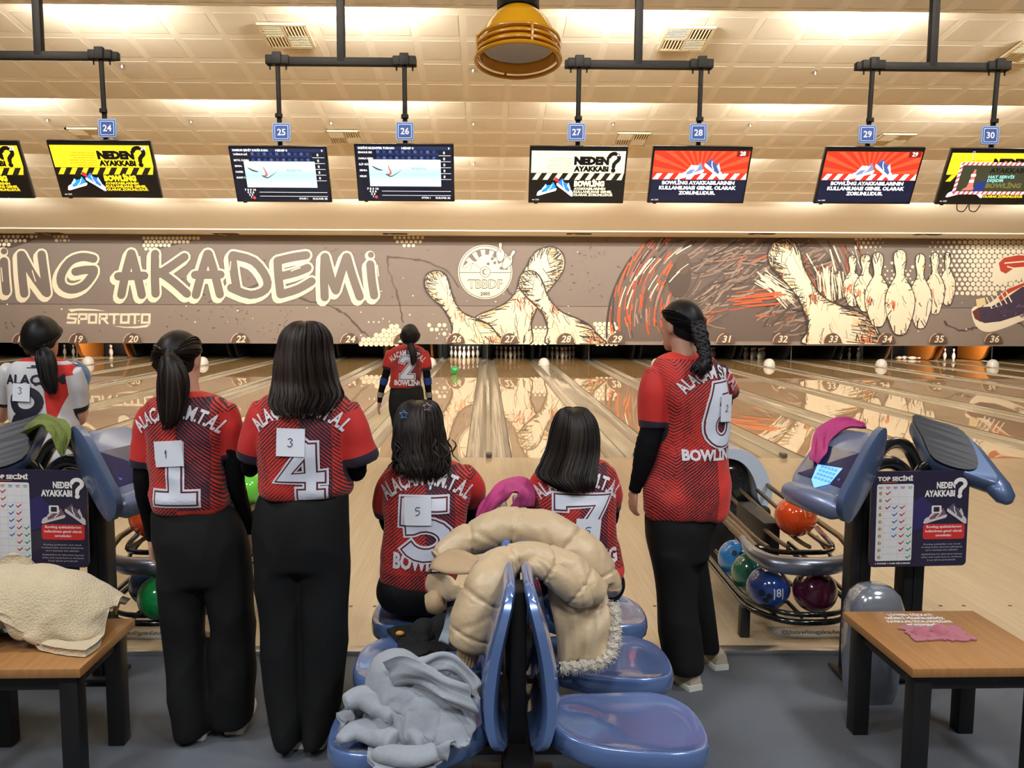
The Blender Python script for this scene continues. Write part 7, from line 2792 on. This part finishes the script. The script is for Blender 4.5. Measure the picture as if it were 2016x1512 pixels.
def blob(name, paths, voxel, material, fold=0.012, kf=22, fine=0.0, kfine=120, seed=1, smooth=5, floor=None, parent=None):
    """crumpled cloth: one skin over bent rolls, creased by ridged noise; paths: ([points], [radii], flat)"""
    mb = MB()
    for P, r, fl in paths:
        P, r = smooth_path(P, r, 6)
        mb.tube(P, [(q, q * fl) for q in r], 14, up=(0, 0, 1))
    v, f = remesh(mb, voxel, smooth, 0.5)
    n = vnormals(v, f)
    a = waves(v, seed, kf, 4)
    b = waves(v * 1.0 + 0.11, seed + 5, kf * 1.8, 4)
    rid = (1 - 2 * np.abs(a)) * 0.7 + (1 - 2 * np.abs(b)) * 0.35
    d = rid * fold
    if fine:
        d = d + fine * (waves(v, seed + 7, kfine, 7) + 0.6 * waves(v, seed + 8, kfine * 2.1, 7))
    v = v + n * d[:, None]
    v = lap(v, f, 1, 0.4)
    if floor is not None:
        v[:, 2] = np.maximum(v[:, 2], floor)
    o = link(name, mesh_vf(name, v, f, material), parent)
    return o


def drape(name, centre, size, squash, rot, height, material, n=54, seed=1, steps=260, thick=0.007, noise=0.02, bend=0.35, start=0.10, warp=0.15, fine=0.0, quilt=None, parent=None, inv=None, soft=2, rough=0.4, xmax=None):
    """a soft sheet dropped, pushed together, over a height field; folds come from the surplus of cloth"""
    r = np.random.default_rng(seed)
    sx, sy = size if hasattr(size, '__len__') else (size, size)
    nx, ny = n if hasattr(n, '__len__') else (n, n)
    size = max(sx, sy)
    U, Vv = np.meshgrid(np.linspace(-0.5, 0.5, nx), np.linspace(-0.5, 0.5, ny), indexing='ij')
    Lx, Ly = sx / (nx - 1), sy / (ny - 1)
    x = U * sx * squash[0]
    y = Vv * sy * squash[1]
    x = x + warp * size * 0.2 * np.sin(3.1 * Vv * PI + seed) * np.abs(Vv)
    y = y + warp * size * 0.2 * np.sin(2.7 * U * PI + 2 * seed) * np.abs(U)
    cs, sn = math.cos(rot), math.sin(rot)
    X = centre[0] + x * cs - y * sn
    Yc = centre[1] + x * sn + y * cs
    P = np.stack([X, Yc, np.zeros_like(X)], -1)
    w = waves(np.stack([X.ravel(), Yc.ravel(), np.zeros(X.size)], 1), seed, 24, 6).reshape(nx, ny)
    P[..., 2] = height(X, Yc) + start + noise * (w + rough * r.normal(size=(nx, ny)))
    Q = P.copy()
    sets = []
    for (di, dj, k) in ((1, 0, 1.0), (0, 1, 1.0), (1, 1, 0.5), (1, -1, 0.5), (2, 0, bend), (0, 2, bend)):
        l = math.hypot(di * Lx, dj * Ly)
        a = (slice(0, nx - di), slice(max(0, -dj), ny - max(0, dj)))
        b = (slice(di, nx), slice(max(0, dj), ny + min(0, dj)))
        sets.append((a, b, l, k))
    for s_ in range(steps):
        v = (P - Q) * 0.96
        Q = P.copy()
        P = P + v
        P[..., 2] -= 0.0011
        for it in range(6):
            D = np.zeros_like(P)
            C = np.zeros((nx, ny, 1))
            for a, b, l, k in sets:
                d = P[b] - P[a]
                q = np.linalg.norm(d, axis=-1, keepdims=True) + 1e-9
                c = d * (0.5 * k * (q - l) / q)
                D[a] += c
                D[b] -= c
                C[a] += 1
                C[b] += 1
            P = P + D / C * 1.6
            if xmax is not None:
                P[..., 0] = np.minimum(P[..., 0], xmax)
            h = height(P[..., 0], P[..., 1]) + thick * 0.6
            low = P[..., 2] < h
            P[..., 2] = np.where(low, h, P[..., 2])
            P[..., :2] = np.where(low[..., None], P[..., :2] * 0.4 + Q[..., :2] * 0.6, P[..., :2])
    V = P.reshape(-1, 3)
    idx = np.arange(nx * ny).reshape(nx, ny)
    F = np.stack([idx[:-1, :-1], idx[1:, :-1], idx[1:, 1:], idx[:-1, 1:]], -1).reshape(-1, 4)
    V = lap(V, F, soft, 0.4)
    nr = vnormals(V, F)
    if fine:
        V = V + nr * (fine * waves(V, seed + 7, 150, 7))[:, None]
    th = np.full(len(V), thick / 2)
    if quilt:
        a_, b_ = (U * sx).ravel(), (Vv * sy).ravel()
        pitch, dep = quilt
        g = np.zeros(len(V))
        for q in ((a_ / pitch + 0.18 * np.sin(b_ * 9)), (b_ + 0.55 * a_) / (pitch * 1.5) + 0.2):
            d = np.abs(q - np.round(q)) * pitch
            g = g - dep * np.exp(-(d / 0.012) ** 2) + dep * 0.35 * (1 - np.exp(-(d / 0.04) ** 2))
        # little gathers along the stitching
        g = g + 0.0022 * np.sin(b_ * 210 + 3 * np.sin(a_ * 40)) * np.exp(-((np.abs(a_ / pitch - np.round(a_ / pitch)) * pitch) / 0.03) ** 2)
        th = th + g
    top, bot = V + nr * th[:, None], V - nr * thick / 2
    K = len(V)
    bd = list(idx[:, 0]) + list(idx[-1, 1:]) + list(idx[-2::-1, -1]) + list(idx[0, -2:0:-1])
    E = [(a, b, b + K, a + K) for a, b in zip(bd, bd[1:] + bd[:1])]
    FF = np.concatenate([F, (F + K)[:, ::-1], np.array(E)])
    VV = np.concatenate([top, bot])
    if inv is not None:
        VV = VV + np.array(inv.translation)
    o = link(name, mesh_vf(name, VV, FF, material), parent)
    sd = o.modifiers.new('soften', 'SUBSURF')
    sd.levels = 1
    sd.render_levels = 1
    return o


def lumps(base, balls):
    B = [(Vector(c), r) for c, r in balls]

    def f(x, y):
        h = np.full(np.shape(x), base, dtype=float)
        for c, r in B:
            d2 = (x - c.x) ** 2 + (y - c.y) ** 2
            h = np.maximum(h, np.where(d2 < r * r, c.z + np.sqrt(np.maximum(0, r * r - d2)), -9))
        return h
    return f


def ribbon(name, st, material, thick=0.006, n=12, wav=0.003, seed=0, sub=5, parent=None):
    """cloth strip: st = list of (left point, right point)"""
    S = spline([tuple(a) + tuple(b) for a, b in st], sub)
    r = random.Random(seed)
    ph = [r.uniform(0, 6.28) for _ in range(4)]
    G = []
    for i, s in enumerate(S):
        a, b = Vector(s[:3]), Vector(s[3:])
        G.append([a.lerp(b, j / n) for j in range(n + 1)])
    V, F = [], []
    M, N = len(G), n + 1
    nr = [[None] * N for _ in range(M)]
    for i in range(M):
        for j in range(N):
            du = G[i][min(j + 1, N - 1)] - G[i][max(j - 1, 0)]
            dv = G[min(i + 1, M - 1)][j] - G[max(i - 1, 0)][j]
            q = du.cross(dv)
            nr[i][j] = q.normalized() if q.length > 1e-9 else Vector((0, 0, 1))
    for s in (-1, 1):
        for i in range(M):
            for j in range(N):
                w = wav * (math.sin(j * 0.9 + ph[0] + 0.3 * i) + 0.7 * math.sin(i * 0.7 + ph[1] + 0.5 * j) + 0.5 * math.sin(j * 2.1 + ph[2]))
                ed = 0.35 if (j in (0, n) or i in (0, M - 1)) else 1.0
                V.append(G[i][j] + nr[i][j] * (w + s * thick / 2 * ed))
    K = M * N
    for i in range(M - 1):
        for j in range(n):
            a = i * N + j
            q = (a, a + 1, a + N + 1, a + N)
            F += [q, tuple(k + K for k in q[::-1])]
    bd = [i * N for i in range(M)] + [(M - 1) * N + j for j in range(1, N)] + [i * N + n for i in range(M - 2, -1, -1)] + [j for j in range(n - 1, 0, -1)]
    for a, b in zip(bd, bd[1:] + bd[:1]):
        F.append((a, b, b + K, a + K))
    return MB().add(V, F).build(name, material, parent, True, 80)


def on_plane(px, py, P0, n, off=0.0):
    d = ray(px, py)
    t = (P0 + n * off - CAMPOS).dot(n) / d.dot(n)
    return CAMPOS + d * t


# pink towel over the right console
f0 = ST_R[0]
n0 = (f0(1, 0) - f0(0, 0)).cross(f0(0, 1) - f0(0, 0)).normalized()
pl = lambda x, y, o=0.014: on_plane(x, y, f0(0.5, 0.5), n0, o)
tw = ribbon('pink_towel', [(pl(1706, 842, 0.03), pl(1700, 833, 0.02)), (pl(1672, 842, 0.03), pl(1666, 823, 0.03)), (pl(1640, 858, 0.026), pl(1626, 828, 0.03)), (pl(1632, 874, 0.02), pl(1604, 852, 0.024)), (pl(1628, 892, 0.018), pl(1598, 882, 0.02)), (pl(1613, 912, 0.016), pl(1594, 906, 0.016))], M_pink, 0.009, 14, 0.006, 3)
tag(tw, 'pink towel hung over the keyboard console with the lit keypad', 'towel')
# green towel over the left console
gy = lambda x, y, Y: at_y(x, y, Y)
tw = ribbon('green_towel', [(gy(46, 856, 3.50), gy(50, 843, 3.62)), (gy(66, 842, 3.46), gy(68, 826, 3.62)), (gy(86, 838, 3.44), gy(94, 818, 3.60)), (gy(97, 850, 3.42), gy(122, 823, 3.52)), (gy(104, 868, 3.41), gy(139, 842, 3.46)), (gy(112, 884, 3.41), gy(138, 868, 3.43)), (gy(120, 899, 3.41), gy(127, 893, 3.42))], M_green, 0.009, 14, 0.006, 5)
tag(tw, 'olive green towel hung over the left console', 'towel')
# pink towel on the far seat backs
tw = ribbon('pink_towel', [(gy(938, 1024, 3.12), gy(960, 1022, 3.10)), (gy(950, 988, 3.14), gy(984, 992, 3.08)), (gy(972, 958, 3.20), gy(1000, 978, 3.06)), (gy(1000, 942, 3.26), gy(1006, 966, 3.05)), (gy(1032, 946, 3.24), gy(1018, 972, 3.05)), (gy(1052, 968, 3.20), gy(1014, 986, 3.05)), (gy(1050, 998, 3.16), gy(1004, 1000, 3.06))], M_pink, 0.010, 14, 0.007, 8)
tag(tw, 'pink towel folded over the far seat backs between the seated people', 'towel')

# rose cloth on the right table
z = lambda x, y, zz: at_z(x, y, zz)
rc = z(1842, 1249, TZ)
o = drape('rose_cloth', (rc.x, rc.y), 0.34, (0.62, 0.30), 0.0, lumps(TZ + 0.002, [(z(1812, 1250, TZ), 0.03), (z(1850, 1248, TZ), 0.034), (z(1880, 1254, TZ), 0.018)]), M_rose, 40, 5, 200, 0.004, 0.02, start=0.03)
tag(o, 'crumpled rose pink cloth on the right low table', 'cloth')

# sherpa jacket on the left table
ay = lambda x, y, Y: at_y(x, y, Y)
sh_balls = [(ay(-60, 1204, 2.93), 0.145), (ay(10, 1202, 2.93), 0.15), (ay(75, 1202, 2.93), 0.15), (ay(130, 1206, 2.93), 0.135), (ay(172, 1212, 2.94), 0.11), (ay(206, 1216, 2.96), 0.085), (ay(234, 1218, 3.0), 0.06)]
tb0, tb1 = at_z(157, 1317, TZ), at_z(266, 1217, TZ)


def sh_h(x, y):
    h = lumps(0.462, sh_balls)(x, y)
    edge = tb0.x + (tb1.x - tb0.x) * (y - tb0.y) / (tb1.y - tb0.y)
    return np.where((x > edge + 0.004) | (y > tb1.y + 0.004), np.minimum(h, 0.30), h)


sc0 = z(95, 1172, 0.47)
o = drape('sherpa_jacket', (sc0.x - 0.06, 2.965), (1.26, 0.80), (0.82, 0.68), 0.04, sh_h, M_sherpa, (70, 46), 23, 200, 0.024, 0.06, 0.9, 0.04, fine=0.0012, soft=4, rough=0.0)
tag(o, 'cream sherpa fleece jacket heaped on the left low table', 'jacket')
c = at_z(48, 1248, TZ)
ph = MB().box((c.x, c.y, TZ + 0.007), (0.20, 0.045, 0.012), Matrix.Rotation(0.05, 3, 'Z'), 0.004).build('phone', M_gloss)
tag(ph, 'flat black phone at the edge of the sherpa jacket', 'phone')
MB().box((c.x, c.y - 0.001, TZ + 0.0137), (0.19, 0.038, 0.0008), Matrix.Rotation(0.05, 3, 'Z')).build('phone_screen', mat('phone_glass', rgb(10, 12, 12), 0.08, coat=0.8), ph)

# grey hoodie on the nearest left seat
q4 = lambda x, y, zz: at_z(620 + x / 2.52, 1000 + y / 2.52, zz)
hh = lumps(0.434, [(q4(400, 860, 0.56), 0.085), (q4(470, 960, 0.52), 0.10), (q4(560, 1060, 0.48), 0.10), (q4(650, 1120, 0.46), 0.09), (q4(560, 880, 0.54), 0.075), (q4(680, 980, 0.50), 0.075), (q4(360, 1010, 0.46), 0.06)])
hc0 = q4(500, 1050, 0.45)
o = drape('grey_hoodie', (hc0.x + 0.012, hc0.y - 0.022), 0.68, (0.55, 0.62), 0.6, hh, M_hoodie, 62, 12, 240, 0.011, 0.03, xmax=-0.015)
blob('hoodie_sleeve', [([q4(150, 965, 0.535), q4(240, 940, 0.54), q4(330, 985, 0.53), q4(400, 1040, 0.52)], [0.026, 0.036, 0.038, 0.034], 0.75)], 0.005, M_hoodie, 0.007, 40, 0, 0, 3, 3, 0.4355, o)
blob('hoodie_sleeve', [([q4(125, 1152, 0.458), q4(210, 1100, 0.465), q4(320, 1120, 0.47), q4(400, 1150, 0.475)], [0.016, 0.034, 0.04, 0.036], 0.6)], 0.005, M_hoodie, 0.007, 40, 0, 0, 5, 3, 0.4355, o)
blob('hoodie_pocket_fold', [([q4(300, 1215, 0.455), q4(400, 1230, 0.462), q4(500, 1240, 0.465), q4(600, 1215, 0.47)], [0.022, 0.034, 0.036, 0.03], 0.7)], 0.005, M_hoodie, 0.007, 36, 0, 0, 9, 3, 0.4355, o)
hood = [q4(345, 760, 0.665), q4(420, 735, 0.69), q4(520, 760, 0.69), q4(640, 830, 0.66), q4(760, 880, 0.62)]
ribbon('hood', [(p_, p_ + Vector((0.03, -0.02, -0.075))) for p_ in hood], M_hoodie, 0.012, 10, 0.005, 4, parent=o)
hood2 = [q4(480, 770, 0.67), q4(600, 715, 0.68), q4(700, 730, 0.67), q4(790, 830, 0.635), q4(800, 880, 0.615)]
ribbon('hood', [(p_, p_ + Vector((0.0, -0.01, -0.055))) for p_ in hood2], M_hoodie, 0.014, 10, 0.004, 6, parent=o)
tag(o, 'light grey hoodie heaped on the nearest left seat', 'hoodie')
cf = q4(110, 1155, 0.452)
MB().box(cf, (0.018, 0.012, 0.006), Matrix.Rotation(0.3, 3, 'Z'), 0.002).build('zip_end', M_alu, o)
# dark zip line and cords of the hoodie
# black garment with a bright tag on the middle left seat
bg = q4(580, 630, 0.45)
o = drape('black_garment', (bg.x, bg.y), 0.40, (0.62, 0.60), 0.3, lumps(0.434, [(q4(540, 620, 0.45), 0.05), (q4(640, 610, 0.45), 0.06)]), M_blackcloth, 40, 8, 200, 0.008, 0.02, start=0.06)
tag(o, 'crumpled black garment on the middle left seat', 'garment')
c = q4(422, 622, 0.455)
MB().sphere(c, 0.014, 12, 8, (1.2, 0.8, 0.7)).build('orange_tag', mat('tag_orange', rgb(214, 148, 60), 0.7, var=0.3, vscale=60), o)

# beige puffer jacket over the seat backs
pj = empty('puffer_jacket', (AX, 2.7, 0.43))
tag(pj, 'beige quilted puffer jacket draped over the blue seat backs', 'jacket')
pinv = Matrix.Translation(-Vector((AX, 2.7, 0.43)))
q = lambda x, y, Y: pinv @ at_y(620 + x / 2.52, 1000 + y / 2.52, Y)


def puff(name, pts, rad, segs, material=M_puffer, seed=1, flat=1.0, n=36, groove=0.008, diag=True):
    """stuffed fabric roll with stitched seams, some across, some slanting"""
    P, r = smooth_path([Vector(p) for p in pts], rad, 16)
    N = len(P)
    mb = MB()
    mb.tube(P, [(x, x * flat) for x in r], n)
    V = np.array([list(p) for p in mb.v])
    k = np.arange(len(V))
    ti = np.minimum(N - 1, k // n) / (N - 1)
    an = (k % n) / n * 2 * PI
    C = np.array([list(P[min(N - 1, i)]) for i in (k // n)])
    D = V - C
    L = np.linalg.norm(D, axis=1, keepdims=True)
    L[L == 0] = 1
    s1 = ti * segs + 0.10 * np.sin(an + seed)
    d1 = np.abs(s1 - np.round(s1))
    g = -groove * np.exp(-(d1 / 0.04) ** 2) + groove * 0.25 * (1 - np.exp(-(d1 / 0.25) ** 2))
    if diag:
        s2 = ti * segs * 0.75 + an / PI + 0.3 * seed
        d2 = np.abs(s2 - np.round(s2))
        g = g - groove * 0.7 * np.exp(-(d2 / 0.035) ** 2)
    near = np.exp(-(d1 / 0.16) ** 2)
    W = np.sin(an * 9 + 4 * np.sin(ti * 21 + seed)) * near * 0.0022 + waves(V, seed, 30, 5) * 0.005 + (1 - 2 * np.abs(waves(V, seed + 2, 22, 4))) * 0.006 + (1 - 2 * np.abs(waves(V, seed + 4, 55, 4))) * 0.0022
    V = V + D / L * (g + W)[:, None]
    mb.v = [tuple(p) for p in V.tolist()]
    return mb.build(name, material, pj, True, 80)


puff('body_roll', [q(600, 250, 2.75), q(690, 195, 2.78), q(820, 135, 2.8), q(960, 100, 2.8), q(1120, 118, 2.78), q(1270, 190, 2.76), q(1380, 290, 2.74), q(1450, 385, 2.72), q(1462, 425, 2.70)], [0.030, 0.054, 0.068, 0.074, 0.078, 0.078, 0.072, 0.056, 0.02], 5, seed=3, flat=0.9)
puff('front_roll', [q(850, 330, 2.5), q(930, 275, 2.55), q(1040, 240, 2.57), q(1160, 262, 2.58), q(1270, 330, 2.58), q(1370, 400, 2.57), q(1440, 430, 2.56)], [0.050, 0.058, 0.048, 0.054, 0.062, 0.056, 0.03], 4, seed=5, flat=0.9)
puff('inner_fold', [q(1050, 300, 2.50), q(1130, 300, 2.51), q(1230, 370, 2.52), q(1320, 440, 2.53), q(1380, 470, 2.54)], [0.02, 0.034, 0.04, 0.036, 0.015], 3, seed=8)
puff('sleeve', [q(930, 290, 2.52), q(860, 380, 2.44), q(820, 480, 2.42), q(795, 580, 2.41), q(775, 670, 2.41), q(768, 695, 2.41)], [0.055, 0.066, 0.068, 0.070, 0.062, 0.040], 3, seed=7)
ribm = MB()
P, r = smooth_path([q(770, 685, 2.41), q(760, 720, 2.41), q(750, 770, 2.41)], [0.036, 0.036, 0.033], 4)
ribm.tube(P, r, 40)
for i, p in enumerate(ribm.v):
    a = i % 40
    if a % 2:
        c = P[min(len(P) - 1, i // 40)]
        d = Vector(p) - c
        ribm.v[i] = tuple(c + d * 0.92)
ribm.build('cuff', M_rib, pj, True, 25)
ribbon('rib_hem', [(q(560, 320, 2.62), q(600, 250, 2.66)), (q(575, 300, 2.58), q(660, 210, 2.66)), (q(640, 320, 2.54), q(740, 215, 2.62)), (q(740, 330, 2.52), q(820, 250, 2.56)), (q(800, 320, 2.54), q(850, 290, 2.52))], M_rib, 0.012, 10, 0.002, 2, parent=pj)
ribbon('hem_side', [(q(555, 330, 2.66), q(640, 320, 2.56)), (q(552, 380, 2.66), q(690, 350, 2.52)), (q(575, 430, 2.64), q(720, 400, 2.48)), (q(650, 465, 2.6), q(720, 450, 2.47))], M_puffer, 0.014, 10, 0.004, 4, parent=pj)
puff('second_cuff', [q(640, 450, 2.6), q(590, 465, 2.6), q(550, 470, 2.6)], [0.028, 0.032, 0.02], 1, M_rib, 9, diag=False)
# hanging panel on the right with its fur edge
ribbon('hanging_panel', [(q(1150, 350, 2.60), q(1440, 430, 2.62)), (q(1160, 450, 2.57), q(1470, 500, 2.58)), (q(1185, 560, 2.55), q(1478, 590, 2.55)), (q(1200, 660, 2.54), q(1470, 680, 2.53)), (q(1205, 770, 2.53), q(1440, 760, 2.52))], M_puffer, 0.040, 16, 0.007, 11, parent=pj)
fz = spline([q(1478, 470, 2.575), q(1490, 560, 2.55), q(1486, 650, 2.53), q(1462, 730, 2.515), q(1400, 775, 2.505), q(1300, 790, 2.50), q(1215, 795, 2.50)], 8)
fm = MB().tube([Vector(p) for p in fz], [0.020 + 0.003 * math.sin(i * 1.7) for i in range(len(fz))], 14)
V = np.array(fm.v)
V = V + rng.normal(size=V.shape) * 0.0022
fm.v = [tuple(p) for p in V.tolist()]
fur = fm.build('fur_trim', M_fur, pj, True, 120)
# tufts on the fur
tf = MB()
r_ = random.Random(5)
for i in range(900):
    k = r_.randrange(len(fz) - 1)
    c = Vector(fz[k]).lerp(Vector(fz[k + 1]), r_.random())
    d = Vector((r_.gauss(0, 1), r_.gauss(-0.4, 1), r_.gauss(0, 1))).normalized()
    a = c + d * 0.017
    b = c + d * r_.uniform(0.024, 0.031) + Vector((r_.gauss(0, 0.003), 0, -0.004))
    s = d.orthogonal().normalized() * 0.0018
    tf.add([a + s, a - s, b], [(0, 1, 2)])
tuft = tf.build('fur_tufts', M_fur, fur, False)
tuft['kind'] = 'stuff'
# pale grey strap and lining glimpsed under the jacket
o = ribbon('grey_scarf', [(at_y(620 + 655 / 2.52, 1000 + 500 / 2.52, 2.62), at_y(620 + 700 / 2.52, 1000 + 480 / 2.52, 2.60)), (at_y(620 + 640 / 2.52, 1000 + 580 / 2.52, 2.60), at_y(620 + 690 / 2.52, 1000 + 590 / 2.52, 2.58)), (at_y(620 + 615 / 2.52, 1000 + 660 / 2.52, 2.58), at_y(620 + 665 / 2.52, 1000 + 680 / 2.52, 2.56))], mat('scarf_grey', rgb(160, 172, 182), 0.8), 0.01, 8, 0.003, 3)
tag(o, 'pale grey cloth strap hanging between the puffer sleeve and black garment', 'cloth')
o = blob('pale_blue_cloth', [([at_y(620 + 1150 / 2.52, 1000 + 440 / 2.52, 2.78), at_y(620 + 1190 / 2.52, 1000 + 500 / 2.52, 2.78), at_y(620 + 1185 / 2.52, 1000 + 560 / 2.52, 2.78)], [0.03, 0.035, 0.02], 0.8)], 0.006, mat('cloth_pale_blue', rgb(136, 160, 180), 0.8), 0.006, 40, 0, 0, 3)
tag(o, 'pale blue cloth tucked under the puffer jacket beside the right seat back', 'cloth')
